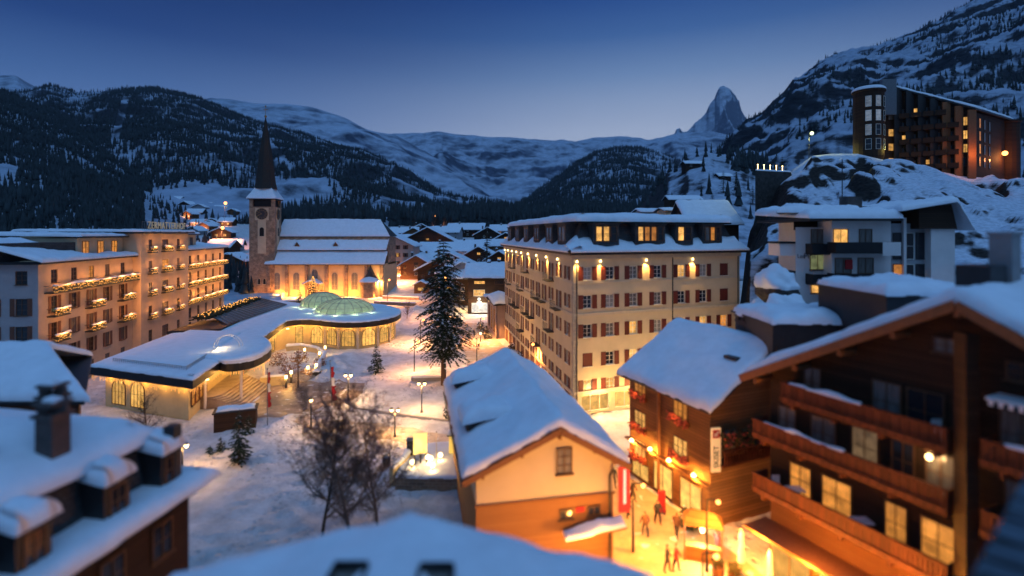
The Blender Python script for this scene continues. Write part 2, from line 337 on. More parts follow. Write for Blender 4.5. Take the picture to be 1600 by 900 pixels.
def snow_loft(A, B, th, name='snow', parent=None, du=.45, seed=0.0, r=None, wob=.10, lump=.12, mats=None, skirt=.06, roundends=(1, 1, 1, 1)):
    """snow lying on a roof given by two matching polylines A and B (eave, ridge, eave ...); rounded at its rim, uneven on top"""
    A = [Vector(a) for a in A]; B = [Vector(b) for b in B]; r = r or th*1.1
    segs = [(A[i+1]-A[i]).length for i in range(len(A)-1)]; L = sum(segs); W = sum((B[i]-A[i]).length for i in range(len(A)))/len(A)
    m = max(6, int(L/du)); n = max(6, int(W/du))
    def spread(k, tot, rr):
        ts = list(np.linspace(0, 1, k+1)); e = rr/tot
        ext = [e*f for f in (.08, .25, .5)]
        return sorted(set(ts+ext+[1-x for x in ext]))
    vs_ = spread(m, L, r); us_ = spread(n, W, r)
    def cross(P, t):
        d = t*L
        for i, sg in enumerate(segs):
            if d <= sg or i == len(segs)-1: return P[i].lerp(P[i+1], min(1, d/sg))
            d -= sg
    def rd(d): return 1.0 if d >= r else math.sqrt(max(0, 1-(1-d/r)**2))
    g = []; base = []
    for u in us_:
        row = []; rowb = []
        for t in vs_:
            p = cross(A, t).lerp(cross(B, t), u)
            k = 1.0
            if roundends[0]: k = min(k, rd(t*L))
            if roundends[1]: k = min(k, rd((1-t)*L))
            if roundends[2]: k = min(k, rd(u*W))
            if roundends[3]: k = min(k, rd((1-u)*W))
            edge = t == 0 or t == 1 or u == 0 or u == 1
            ww = nz2(p.x, p.y, .9, seed+3)*wob+nz2(p.x, p.y, 2.6, seed+5)*wob*.5
            q = p.copy()
            c = (A[0]+B[-1])/2; dd = Vector((p.x-c.x, p.y-c.y, 0))
            if dd.length > 0: q += dd.normalized()*ww*(1 if k < 1 else .3)
            h = th*(k+ (nz2(p.x, p.y, .45, seed)*.9+nz2(p.x, p.y, 1.1, seed+1)*.6+nz2(p.x, p.y, 2.8, seed+8)*.25)*lump/th*2*min(1, k))
            row.append((q.x, q.y, q.z+.01+max(0, h))); rowb.append((q.x, q.y, q.z-skirt))
        g.append(row); base.append(rowb)
    nu, nv = len(us_), len(vs_)
    b = MB(); vs = [p for row in g for p in row]; fs = []
    for i in range(nu-1):
        for j in range(nv-1): fs.append((i*nv+j, i*nv+j+1, (i+1)*nv+j+1, (i+1)*nv+j))
    rim = [(0, j) for j in range(nv)]+[(i, nv-1) for i in range(1, nu)]+[(nu-1, j) for j in range(nv-2, -1, -1)]+[(i, 0) for i in range(nu-2, 0, -1)]
    o0 = len(vs); vs += [base[i][j] for i, j in rim]; k = len(rim)
    for a in range(k):
        c = (a+1) % k; fs.append((rim[a][0]*nv+rim[a][1], o0+a, o0+c, rim[c][0]*nv+rim[c][1]))
    b.add(vs, fs)
    return b.build(name, mats or SNOW, parent, smooth=True)

def inset(pts, d):
    n = len(pts); out = []
    area = sum(pts[i][0]*pts[(i+1) % n][1]-pts[(i+1) % n][0]*pts[i][1] for i in range(n)); sg = 1 if area > 0 else -1
    for i in range(n):
        a, b, c = Vector(pts[i-1][:2]), Vector(pts[i][:2]), Vector(pts[(i+1) % n][:2])
        d1 = (b-a).normalized(); d2 = (c-b).normalized()
        n1 = Vector((-d1.y, d1.x))*sg; n2 = Vector((-d2.y, d2.x))*sg; mm = n1+n2
        if mm.length < 1e-3: mm = n1
        mm.normalize(); k = d/max(.45, mm.dot(n1)); p = b+mm*k; out.append((p.x, p.y))
    return out
def densify(pts, st):
    out = []; n = len(pts)
    for i in range(n):
        a, b = Vector(pts[i][:2]), Vector(pts[(i+1) % n][:2]); k = max(1, int((b-a).length/st))
        for j in range(k): out.append(tuple(a.lerp(b, j/k)))
    return out
def inpoly(x, y, P):
    c = False; n = len(P)
    for i in range(n):
        x1, y1 = P[i]; x2, y2 = P[i-1]
        if (y1 > y) != (y2 > y) and x < (x2-x1)*(y-y1)/(y2-y1)+x1: c = not c
    return c
def snow_poly(pts, z, th, name='snow', parent=None, st=.8, r=None, seed=0.0, wob=.1, lump=.1, mats=None, zf=None):
    """a snow blanket over any flat outline: rounded rim, uneven top"""
    from mathutils.geometry import delaunay_2d_cdt
    r = r or th*1.2; base = densify(pts, st); n = len(base)
    area = sum(base[i][0]*base[(i+1) % n][1]-base[(i+1) % n][0]*base[i][1] for i in range(n))
    if area < 0: base.reverse()
    zb = zf or (lambda x, y: z)
    fr = [(0, -.05), (0, .01), (.04, .30), (.15, .55), (.35, .78), (.7, .95), (1.0, 1.0)]
    vs = []; fs = []
    for f, h in fr:
        for x, y in (inset(base, f*r) if f else base):
            w = nz2(x, y, .9, seed)*wob*(1-f*.5)
            vs.append((x+w, y+w*.6, zb(x, y)+(th*h*(1+nz2(x, y, .5, seed)*lump) if h > 0 else h)))
    for k in range(len(fr)-1):
        for i in range(n): fs.append((k*n+i, k*n+(i+1) % n, (k+1)*n+(i+1) % n, (k+1)*n+i))
    o0 = (len(fr)-1)*n; ring = [Vector(vs[o0+i][:2]) for i in range(n)]; rp = [tuple(p) for p in ring]
    g = st*1.2; xs = [p[0] for p in rp]; ys = [p[1] for p in rp]; ins = []
    inner = inset(rp, g*.5)
    x = min(xs)
    while x < max(xs):
        y = min(ys)
        while y < max(ys):
            if inpoly(x, y, inner): ins.append(Vector((x, y)))
            y += g
        x += g
    cv, ce, cf, ov, oe, of = delaunay_2d_cdt(ring+ins, [(i, (i+1) % n) for i in range(n)], [tuple(range(n))], 1, 1e-5)
    mp = {}
    for i, v in enumerate(cv):
        src = [k for k in ov[i] if k < n]
        if src: mp[i] = o0+src[0]
        else:
            x, y = v; vs.append((x, y, zb(x, y)+th*(1+nz2(x, y, .5, seed)*lump+nz2(x, y, 1.6, seed+2)*lump*.5))); mp[i] = len(vs)-1
    for f in cf:
        f = tuple(mp[i] for i in f); 
        if len(set(f)) > 2: fs.append(f)
    b = MB(); b.add(vs, fs)
    return b.build(name, mats or SNOW, parent, smooth=True)

# ================================================================ windows and walls
WC = {}
def lmesh(key, fn, mats):
    if key not in WC:
        b = MB(); fn(b); o = b.build(key[0], mats); WC[key] = o.data; bpy.data.objects.remove(o)
    return WC[key]
def place(name, me, parent, loc, rz=0):
    o = bpy.data.objects.new(name, me); COL.objects.link(o); o.parent = parent; o.location = loc; o.rotation_euler = (0, 0, rz); return o
def window(bld, P, d, w, h, frame=None, pane=None, shut=None, recess=.14, cols=2, rows=3, arch=False, sill=True, open_=1.0, sw=None, kind='window'):
    """P = world point in the middle of the sill line on the wall face; d = unit vector along the wall, outward is to its right"""
    frame = frame or FRW; pane = pane or GLASS
    rz = math.atan2(d[1], d[0]); off = wloc(bld)
    key = ('window', round(w, 2), round(h, 2), frame.name, recess, cols, rows, arch, sill)
    t = .07 if w > .7 else .05
    y0 = recess-.06 if recess > 0 else -.05     # local y: + is into the wall
    def fr(b):
        if not arch:
            b.box((0, y0+.03, t/2), (w, .06, t)); b.box((0, y0+.03, h-t/2), (w, .06, t))
            b.box((-w/2+t/2, y0+.03, h/2), (t, .06, h-2*t)); b.box((w/2-t/2, y0+.03, h/2), (t, .06, h-2*t))
        else:
            n = 10; hr = h-w/2
            b.box((0, y0+.03, t/2), (w, .08, t)); b.box((-w/2+t/2, y0+.03, hr/2), (t, .08, hr)); b.box((w/2-t/2, y0+.03, hr/2), (t, .08, hr))
            for i in range(n):
                a0, a1 = math.pi*i/n, math.pi*(i+1)/n; ri, ro = w/2-t, w/2
                vs = [(rr*math.cos(a), yy, hr+rr*math.sin(a)) for a in (a0, a1) for rr in (ri, ro) for yy in (y0-.01, y0+.07)]
                b.add(vs, [(0, 2, 6, 4), (1, 5, 7, 3), (2, 3, 7, 6), (0, 4, 5, 1)])
        for i in range(1, cols): b.box((-w/2+w*i/cols, y0+.03, h/2), (.05, .05, h-2*t))
        for j in range(1, rows): b.box((0, y0+.032, h*j/rows), (w-2*t, .035, .035))
        if sill: b.box((0, -.05, -.03), (w+.16, .16 if recess <= 0 else .2, .06))
    o = place(kind, lmesh(key, fr, [frame]), bld, Vector(P)-off, rz)
    def pn(b):
        y = y0+.045
        if not arch: b.box((0, y+.01, h/2), (w-.04, .012, h-.04))
        else:
            n = 12; hr = h-w/2; rr = w/2-.03
            pts = [(-rr, .03), (rr, .03)]+[(rr*math.cos(math.pi*i/n), hr+rr*math.sin(math.pi*i/n)) for i in range(n+1)]
            b.add([(x, y, z) for x, z in pts], [tuple(range(len(pts)))])
    k2 = ('pane', round(w, 2), round(h, 2), pane.name, recess, arch)
    place('pane', lmesh(k2, pn, [pane]), o, (0, 0, 0))
    if shut:
        s_ = sw or w*.5
        def sh(b):
            b.box((0, -.035, h/2), (s_, .04, h+.06))
            for k in range(3): b.box((0, -.06, h*(.18+.32*k)), (s_*.7, .012, h*.24))
        k3 = ('shutter', round(s_, 2), round(h, 2), shut.name); me = lmesh(k3, sh, [shut])
        cl = abs(hash((round(P[0]*7), round(P[2]*5), round(P[1]*3)))) % 100 < 6
        for sg in (-1, 1):
            if cl: place('shutter', me, o, (sg*s_/2, .015, 0))
            else: place('shutter', me, o, (sg*(w/2+s_/2+.03), -.012, 0))
    return o
def unit(a, b):
    v = Vector((b[0]-a[0], b[1]-a[1])); v.normalize(); return v
def wall_holes(b, p0, p1, z0, z1, holes, mi=0, depth=.14):
    """wall sheet from p0 to p1 with rectangular openings (s0,s1,za,zb) and their reveals"""
    d = unit(p0, p1); L = math.hypot(p1[0]-p0[0], p1[1]-p0[1]); nx, ny = d.y, -d.x
    def P(s, z, i=0): return (p0[0]+d.x*s-nx*i, p0[1]+d.y*s-ny*i, z)
    xs = sorted({0, L, *[h[0] for h in holes], *[h[1] for h in holes]}); zs = sorted({z0, z1, *[h[2] for h in holes], *[h[3] for h in holes]})
    for i in range(len(xs)-1):
        j = 0
        while j < len(zs)-1:
            xm, zm = (xs[i]+xs[i+1])/2, (zs[j]+zs[j+1])/2
            if not any(h[0] < xm < h[1] and h[2] < zm < h[3] for h in holes):
                b.quad(P(xs[i], zs[j]), P(xs[i+1], zs[j]), P(xs[i+1], zs[j+1]), P(xs[i], zs[j+1]), mi)
            j += 1
    for a, c, e, g in holes:
        b.quad(P(a, e), P(a, e, depth), P(a, g, depth), P(a, g), mi); b.quad(P(c, e), P(c, g), P(c, g, depth), P(c, e, depth), mi)
        b.quad(P(a, e), P(c, e), P(c, e, depth), P(a, e, depth), mi); b.quad(P(a, g), P(a, g, depth), P(c, g, depth), P(c, g), mi)
        b.quad(P(a, e, depth+.03), P(c, e, depth+.03), P(c, g, depth+.03), P(a, g, depth+.03), mi)
def spot_on(p0, d, s, z, out=0.0):
    return Vector((p0[0]+d.x*s+d.y*out, p0[1]+d.y*s-d.x*out, z))
def beads(b, p, q, step=.22, r=.03, drop=0.0, seed=0, jit=.03):
    p = Vector(p); q = Vector(q); n = max(2, int((q-p).length/step)); rnd = random.Random(seed)
    for i in range(n+1):
        c = p.lerp(q, i/n); dz = rnd.uniform(-drop, 0)
        b.box((c.x+rnd.uniform(-jit, jit), c.y+rnd.uniform(-jit, jit), c.z+dz), (r*2, r*2, r*2.4))
# ================================================================ terrain
def vnoise(x, y, seed=0):
    xi = np.floor(x).astype(np.int64); yi = np.floor(y).astype(np.int64); xf = x-xi; yf = y-yi
    def h(a, b):
        n = (a*374761393+b*668265263+seed*1442695041) & 0x7fffffff
        n = ((n ^ (n >> 13))*1274126177) & 0x7fffffff
        return ((n ^ (n >> 16)) & 0xffff)/65535.0
    u = xf*xf*(3-2*xf); v = yf*yf*(3-2*yf)
    return (h(xi, yi)*(1-u)+h(xi+1, yi)*u)*(1-v)+(h(xi, yi+1)*(1-u)+h(xi+1, yi+1)*u)*v
def fbm(x, y, s, o=5, seed=0, ridged=False):
    x = np.asarray(x, float)*s; y = np.asarray(y, float)*s; a = 0.5; t = 0; tot = 0
    for k in range(o):
        q = vnoise(x*2**k+17.3*k, y*2**k-9.1*k, seed+k)
        if ridged: q = 1-np.abs(2*q-1)
        t = t+a*q; tot += a; a *= .52
    return t/tot-.5
def sm(x, a, b):
    t = np.clip((x-a)/(b-a), 0, 1); return t*t*(3-2*t)
def floor_z(X, Y):
    z = np.interp(Y, [-50, 168, 205, 300, 400, 600, 900, 20000], [0, 0, 4, 14, 24, 40, 60, 60])
    return z+fbm(X, Y, .03, 3, 5)*1.2*sm(Y, 175, 240)
class Layer:
    def __init__(s, pts, D, Yf, z0, p, amp, ns, ridged=False, jag=3.0, seed=0, jags=.05):
        s.px = np.array([a for a, b in pts], float); s.py = np.array([b for a, b in pts], float)
        s.D, s.Yf, s.z0, s.p, s.amp, s.ns, s.rg, s.jag, s.seed, s.jags = D, Yf, z0, p, amp, ns, ridged, jag, seed, jags
    def z(s, X, Y):
        X = np.asarray(X, float); Y = np.asarray(Y, float)
        px = 800+800*X/Y
        py = np.interp(px, s.px, s.py)-s.jag*2*fbm(px*s.jags+100, px*0+s.seed*7, 1, 4, s.seed)
        zr = CH+(HZ-py)/F*s.D; v = np.clip((Y-s.Yf)/(s.D-s.Yf), 0, 1)
        env = np.sin(np.pi*np.clip(v, 0, 1))**.7
        z = s.z0+(zr-s.z0)*v**s.p+s.amp*(fbm(X, Y, s.ns, 6, s.seed, s.rg)*2)*env
        if s is globals().get('L_D'):
            rx = 1131+22*(1-v)+9*np.sin(v*9); k = (px-rx)/(10+60*(1-v)); rid = np.exp(-np.abs(k)*1.4); rx2 = 1090-10*(1-v); rid2 = np.exp(-np.abs((px-rx2)/(6+20*(1-v)))*1.5)*.5
            z = s.z0+(zr-s.z0)*v**(1.75-1.25*rid-.8*rid2)+s.amp*(fbm(X, Y, s.ns, 6, s.seed, True)*2)*env*.30*(.4+1.6*(1-v))
        over = np.clip(Y/s.D-1, 0, None)
        return z-over*(zr-s.z0)*1.6
    def build(s, name, m, nu=220, nv=110, label=None):
        px = np.linspace(s.px[0], s.px[-1], nu); v = np.concatenate([np.linspace(0, 1, nv), [1.03, 1.10, 1.25]])
        PX, V = np.meshgrid(px, v, indexing='ij'); Y = s.Yf+(s.D-s.Yf)*V; X = (PX-800)/800*Y
        Z = s.z(X, Y); Z[:, 0] -= 3
        return grid_mesh(name, X, Y, Z, m)
def grid_mesh(name, X, Y, Z, m):
    nu, nv = X.shape; me = bpy.data.meshes.new(name)
    co = np.stack([X, Y, Z], -1).reshape(-1, 3); i, j = np.meshgrid(np.arange(nu-1), np.arange(nv-1), indexing='ij'); a = (i*nv+j).ravel()
    fs = np.stack([a, a+nv, a+nv+1, a+1], -1)
    me.from_pydata(co.tolist(), [], fs.tolist()); me.materials.append(m)
    me.polygons.foreach_set('use_smooth', [True]*len(me.polygons))
    o = bpy.data.objects.new(name, me); COL.objects.link(o); o['kind'] = 'structure'; return o

T_NEAR = terrain_mat('hillside_snow', (.36, .42, .52), (.03, .03, .035), .55, .10, .03, .5, .6, .2, 2)  # snow colour darkened for the shade under the forest
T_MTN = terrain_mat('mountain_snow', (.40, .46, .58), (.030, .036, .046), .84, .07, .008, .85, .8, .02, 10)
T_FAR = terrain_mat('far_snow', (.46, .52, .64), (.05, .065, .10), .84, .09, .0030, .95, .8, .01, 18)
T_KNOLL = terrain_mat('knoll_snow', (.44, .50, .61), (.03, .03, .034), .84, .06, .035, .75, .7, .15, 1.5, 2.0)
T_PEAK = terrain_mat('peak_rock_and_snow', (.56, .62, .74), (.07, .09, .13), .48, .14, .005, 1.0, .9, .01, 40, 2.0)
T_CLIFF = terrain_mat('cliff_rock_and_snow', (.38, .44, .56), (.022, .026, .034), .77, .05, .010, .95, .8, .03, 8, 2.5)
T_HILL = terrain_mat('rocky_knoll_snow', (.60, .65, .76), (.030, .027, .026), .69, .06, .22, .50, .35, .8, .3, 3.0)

L_A0 = Layer([(-500, 30), (-200, 90), (0, 142), (37, 155), (94, 181), (150, 219), (206, 256), (262, 290), (319, 318), (380, 345), (440, 362)], 900, 150, 0, 1.1, 14, .012, jag=3, seed=2)
L_A1 = Layer([(-500, 60), (-200, 110), (0, 150), (40, 142), (80, 135), (120, 145), (150, 143), (185, 138), (250, 138), (310, 155), (370, 180), (430, 199), (500, 222), (560, 240), (600, 254), (650, 284), (700, 318), (760, 345), (830, 362)], 1900, 430, 22, 1.15, 60, .0035, True, 2.5, 4)
L_A2 = Layer([(-500, 20), (-250, 60), (-100, 95), (0, 118), (22, 116), (50, 133), (90, 145), (200, 165), (300, 158), (332, 152), (400, 161), (450, 163), (485, 166), (540, 184), (575, 203), (620, 212), (680, 245), (760, 300), (820, 330)], 3800, 1500, 50, 1.2, 120, .0016, True, 1.5, 8)
L_B = Layer([(480, 200), (575, 205), (610, 210), (640, 208), (690, 206), (740, 212), (800, 215), (850, 218), (900, 221), (930, 215), (980, 212), (1010, 219), (1030, 215), (1060, 208), (1100, 206), (1200, 215)], 6500, 2400, 40, 1.3, 200, .0009, True, 2.0, 11)
L_C = Layer([(760, 345), (790, 338), (820, 318), (860, 288), (900, 256), (935, 238), (965, 229), (1000, 232), (1040, 244), (1080, 258), (1130, 275), (1200, 290)], 2600, 1000, 45, 1.1, 60, .004, True, 2.5, 13)
L_D = Layer([(1020, 235), (1046, 216), (1053, 210), (1057, 202), (1061, 200), (1066, 206), (1074, 205), (1087, 191), (1096, 184), (1104, 175), (1108, 164), (1117, 153), (1120, 143), (1125, 136), (1131, 134), (1140, 139), (1149, 149), (1155, 159), (1159, 174), (1168, 187), (1180, 198), (1200, 207), (1230, 225)], 10000, 8000, 420, .85, 330, .0045, True, 1.4, 17, .35)
L_E = Layer([(1080, 290), (1130, 235), (1165, 195), (1200, 170), (1230, 140), (1262, 114), (1290, 93), (1330, 80), (1370, 72), (1400, 62), (1440, 45), (1480, 24), (1520, 3), (1560, -12), (1620, -40), (1800, -110), (2000, -150)], 1500, 300, 10, 1.0, 55, .007, True, 4, 23)
L_F = Layer([(900, 362), (960, 348), (1000, 322), (1020, 298), (1045, 268), (1075, 248), (1110, 238), (1150, 242), (1180, 252), (1220, 262), (1300, 268), (1400, 290)], 520, 190, 2, .95, 9, .02, False, 3, 29)
gpx = [1148, 1160, 1180, 1200, 1240, 1270, 1300, 1340, 1400, 1440, 1500, 1600, 1750, 2000]
gpy = [420, 385, 345, 300, 264, 243, 240, 240, 254, 262, 274, 284, 292, 300]
def hill_z(X, Y):
    X = np.asarray(X, float); Y = np.asarray(Y, float); Yc = np.maximum(Y, 1)
    px = 800+800*X/Yc; zt = CH+(HZ-np.interp(px, gpx, gpy))/F*118
    base = np.interp(Y, [43, 50, 64], [0, 11.5, 12.5]); t = np.clip((Y-64)/(118-64), 0, 1)
    z = base+(zt-12.5)*t**.85
    n1 = fbm(X, Y, .085, 3, 31); n2 = fbm(X, Y, .22, 3, 37)
    rough = sm(Y, 62, 70)*(1-sm(Y, 108, 118))+.3*sm(Y, 44, 48)*(1-sm(Y, 50, 53))
    z = z+rough*(2.8*np.tanh(9*n1)+.9*np.tanh(8*n2))
    return np.clip(z, 0, None)*sm(px, 1150, 1172) - np.where(Y < 43, .3, 0)
def terrain_z(X, Y):
    zz = [floor_z(X, Y)]
    for L in (L_A0, L_A1, L_C, L_E, L_F):
        px = 800+800*np.asarray(X, float)/np.asarray(Y, float)
        ok = (px >= L.px[0]) & (px <= L.px[-1]) & (np.asarray(Y) >= L.Yf)
        zz.append(np.where(ok, L.z(X, np.maximum(Y, L.Yf)), -99))
    px = 800+800*np.asarray(X, float)/np.asarray(Y, float)
    zz.append(np.where((px > 1150) & (np.asarray(Y) < 122), hill_z(X, Y), -99))
    return np.maximum.reduce(zz)

# ground sheet: the square and everything under the town, out to the horizon
gx = np.unique(np.concatenate([np.linspace(-12000, -400, 20), np.linspace(-400, -70, 40), np.linspace(-70, 60, 300), np.linspace(60, 400, 40), np.linspace(400, 12000, 20)]))
gy = np.unique(np.concatenate([np.linspace(-60, 20, 14), np.linspace(20, 100, 240), np.linspace(100, 175, 90), np.linspace(175, 460, 50), np.linspace(460, 14000, 30)]))
GX, GY = np.meshgrid(gx, gy, indexing='ij')
GZ = floor_z(GX, GY)+(fbm(GX, GY, .12, 4, 3)*.45+fbm(GX, GY, .6, 3, 9)*.12)*sm(GY, 20, 30)*(1-.7*sm(GY, 400, 500))-.06
def drift(X, Y, cx, cy, rx, ry, h): return h*np.exp(-(((X-cx)/rx)**2+((Y-cy)/ry)**2))
for (px, py, rx, ry, h) in ((385, 700, 4, 3, .8), (540, 560, 2.2, 5, .9), (505, 590, 1.2, 4, .7), (600, 540, 5, 4, .4), (430, 655, 3, 1.2, .6), (690, 580, 3, 2, .5)):
    c = gnd(px, py); GZ = GZ+drift(GX, GY, c.x, c.y, rx, ry, h)
def berm(px_pts, w, h):
    global GZ
    P = [gnd(*p) for p in px_pts]
    D = np.full(GX.shape, 1e9)
    for a, b in zip(P, P[1:]):
        dx, dy = b.x-a.x, b.y-a.y; t = np.clip(((GX-a.x)*dx+(GY-a.y)*dy)/(dx*dx+dy*dy), 0, 1); D = np.minimum(D, np.hypot(GX-a.x-t*dx, GY-a.y-t*dy))
    GZ = GZ+h*(1+1.6*fbm(GX, GY, .9, 3, 71))*np.exp(-(D/w)**2)
berm([(425, 668), (470, 655), (520, 640), (545, 612), (520, 600), (545, 580), (520, 565)], .7, .55)
berm([(545, 640), (600, 655), (700, 672)], .5, .25); berm([(640, 600), (690, 560), (700, 520), (705, 490)], .8, .3)
berm([(560, 690), (610, 700)], .8, .5); berm([(600, 520), (640, 500), (650, 480)], 1.0, .5); berm([(430, 480), (480, 484), (560, 480)], 1.0, .6)
GZ = GZ+.10*np.tanh(5*fbm(GX, GY, 1.6, 2, 77))*sm(GY, 22, 30)*(1-sm(GY, 120, 170))
grid_mesh('ground', GX, GY, GZ, SNOWG).name = 'ground'
def ground_z(x, y):
    i = np.clip(np.searchsorted(gx, x)-1, 0, len(gx)-2); j = np.clip(np.searchsorted(gy, y)-1, 0, len(gy)-2)
    u = (x-gx[i])/(gx[i+1]-gx[i]); v = (y-gy[j])/(gy[j+1]-gy[j])
    return float((GZ[i, j]*(1-u)+GZ[i+1, j]*u)*(1-v)+(GZ[i, j+1]*(1-u)+GZ[i+1, j+1]*u)*v)
def ground_sheet(name, outline, m, lift=.03, st=.7, wob=.5, seed=0):
    """a paved or trodden area following the ground, with an uneven rim"""
    from mathutils.geometry import delaunay_2d_cdt
    base = densify(outline, st); base = [(x+nz2(x, y, .35, seed)*wob, y+nz2(x, y, .35, seed+9)*wob) for x, y in base]; n = len(base)
    ins = []; xs = [p[0] for p in base]; ys = [p[1] for p in base]; x = min(xs)
    while x < max(xs):
        y = min(ys)
        while y < max(ys):
            if inpoly(x, y, base): ins.append(Vector((x, y)))
            y += st
        x += st
    cv, ce, cf, *_ = delaunay_2d_cdt([Vector(p) for p in base]+ins, [(i, (i+1) % n) for i in range(n)], [tuple(range(n))], 1, 1e-5)
    b = MB(); b.add([(v.x, v.y, ground_z(v.x, v.y)+lift) for v in cv], [tuple(f) for f in cf])
    o = b.build(name, m, None, True); o['kind'] = 'structure'; return o
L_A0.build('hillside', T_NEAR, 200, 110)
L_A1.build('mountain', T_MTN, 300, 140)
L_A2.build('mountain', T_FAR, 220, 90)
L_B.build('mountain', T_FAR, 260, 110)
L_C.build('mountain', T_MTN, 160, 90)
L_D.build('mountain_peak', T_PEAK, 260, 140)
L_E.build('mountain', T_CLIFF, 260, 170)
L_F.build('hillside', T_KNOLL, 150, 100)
hp = np.linspace(1146, 2000, 330); hy = np.concatenate([np.linspace(43, 122, 170), [126, 135, 160]])
HP, HY = np.meshgrid(hp, hy, indexing='ij'); HX = (HP-800)/800*HY; HZZ = hill_z(HX, HY); HZZ[:, -2] -= 3; HZZ[:, -1] = -2; HZZ[0, :] = -1; HZZ[:, 0] = -1
grid_mesh('rocky_knoll', HX, HY, HZZ, T_HILL)

# forests: conifers scattered over the slopes (a mass nobody could count)
def forest(name, L, n, dens, h0, h1, seed, pr, vr=(0.0, 1.0), sides=5, label='', m=FORESTM):
    rnd = np.random.RandomState(seed); px = rnd.uniform(pr[0], pr[1], n); v = rnd.uniform(vr[0], vr[1], n)
    Yf, D = (L.Yf, L.D) if L else (230, 760)
    Y = Yf+(D-Yf)*v; X = (px-800)/800*Y
    Z = L.z(X, Y) if L else floor_z(X, Y)
    keep = rnd.uniform(0, 1, n) < dens(px, v, X, Y); X, Y, Z, px, v = X[keep], Y[keep], Z[keep], px[keep], v[keep]; n = len(X)
    h = rnd.uniform(h0, h1, n)*(.75+.5*rnd.uniform(0, 1, n)); r = h*rnd.uniform(.12, .19, n)
    a = np.arange(sides)/sides*2*np.pi; vs = []; tiers = [(0.02, 1.0, .55), (.34, .72, 1.0)]
    V = []; Fc = []; k = 0
    base = np.stack([X, Y, Z], -1)
    for (zb, rr, zt) in tiers:
        rot = rnd.uniform(0, 6, n)[:, None]; jit = rnd.uniform(.7, 1.25, (n, sides))
        ring = np.stack([X[:, None]+np.cos(a+rot)*(r*rr)[:, None]*jit, Y[:, None]+np.sin(a+rot)*(r*rr)[:, None]*jit, (Z+h*zb)[:, None]+0*a], -1)
        tip = base.copy(); tip[:, 2] += h*zt
        blk = np.concatenate([ring, tip[:, None, :]], 1); V.append(blk.reshape(-1, 3))
        st = k+np.arange(n)[:, None]*(sides+1); i = np.arange(sides)
        Fc.append(np.stack([st+i, st+(i+1) % sides, st+sides+0*i], -1).reshape(-1, 3)); k += n*(sides+1)
    me = bpy.data.meshes.new(name); V = np.concatenate(V); Fc = np.concatenate(Fc)
    me.vertices.add(len(V)); me.vertices.foreach_set('co', V.ravel()); me.loops.add(Fc.size); me.loops.foreach_set('vertex_index', Fc.ravel().astype(np.int32))
    me.polygons.add(len(Fc)); me.polygons.foreach_set('loop_start', np.arange(0, Fc.size, 3, dtype=np.int32))
    me.update(calc_edges=True); me.validate(); me.materials.append(m)
    o = bpy.data.objects.new(name, me); COL.objects.link(o); tag(o, label, 'forest', kind='stuff'); return o
def d_a0(px, v, X, Y):
    d = np.clip(.80+fbm(X, Y, .012, 5, 51)*3.0, 0, 1)
    py = HZ-(L_A0.z(X, Y)-CH)/Y*F
    meadow = (px > 225) & (px < 345) & (py > 300) & (py < 372); d = np.where(meadow, d*.10, d)
    return np.where((px > 300) & (py > 330), d*.3, d)
forest('forest', L_A0, 42000, d_a0, 5, 9.5, 1, (-260, 400), (.02, 1.0), label='dark conifer forest covering the near slope at the left')
def d_a1(px, v, X, Y):
    py = HZ-(L_A1.z(X, Y)-CH)/Y*F
    d = np.clip(.72+fbm(X, Y, .006, 6, 53)*3.6-.25*sm(px, 470, 640), 0, 1)
    gx_ = 196-(py-155)*.25; d = np.where((np.abs(px-gx_) < 5+(py-150)*.03) & (py > 152) & (py < 226), 0, d)
    gx2 = 398+(py-200)*.9; d = np.where((np.abs(px-gx2) < 6) & (py > 205) & (py < 265), 0, d)
    return d*np.where((px < 130) & (v > .75), .35, 1)
forest('forest', L_A1, 90000, d_a1, 7, 13.5, 2, (-200, 800), (.02, 1.0), label='dense forest on the long mountain behind the church spire')
forest('forest', L_C, 16000, lambda px, v, X, Y: np.clip((.95+fbm(X, Y, .004, 4, 55)*2.0)*(1-.75*sm(px, 985, 1030)), 0, 1)  , 10, 20, 3, (770, 1120), (.02, .985), label='forest on the dark spur in the middle of the valley')
def d_e(px, v, X, Y):
    return np.clip(-.02+fbm(X, Y, .007, 5, 57)*4.5, 0, 1)*np.where(v > .97, .4, 1)
forest('forest', L_E, 22000, d_e, 6, 12, 4, (1110, 1900), (.05, 1.0), label='scattered conifers among the cliffs of the right-hand mountain')
forest('forest', L_F, 1500, lambda px, v, X, Y: np.where((px > 1135) & (px < 1215) & (v > .72), .9, np.where((px > 1010) & (px < 1130) & (v > .9), .35, .02)), 9, 15, 5, (1000, 1300), (.1, 1.0), label='clump of conifers on top of the snowy knoll')
def d_v(px, v, X, Y): return np.clip(.9+fbm(X, Y, .02, 3, 58)*1.2, 0, 1)*np.where((px < 830), 1, .5)
forest('forest', None, 3600, d_v, 11, 20, 6, (395, 1000), (.36, 1.0), label='band of dark trees on the valley floor behind the village roofs')

# the air of the valley
HZB = MB(); HZB.box((0, 5150, 1180), (27000, 10500, 2440)); hz = HZB.build('haze', bpy.data.materials.new('valley_air')); hz['kind'] = 'stuff'
hm = hz.data.materials[0]; hm.use_nodes = True; hn = hm.node_tree.nodes; hn.remove(hn['Principled BSDF']); hv = hn.new('ShaderNodeVolumePrincipled')
hv.inputs['Color'].default_value = (.62, .76, 1, 1); hv.inputs['Density'].default_value = 3.5e-5; hv.inputs['Anisotropy'].default_value = .2
hm.node_tree.links.new(hv.outputs[0], hn['Material Output'].inputs['Volume'])
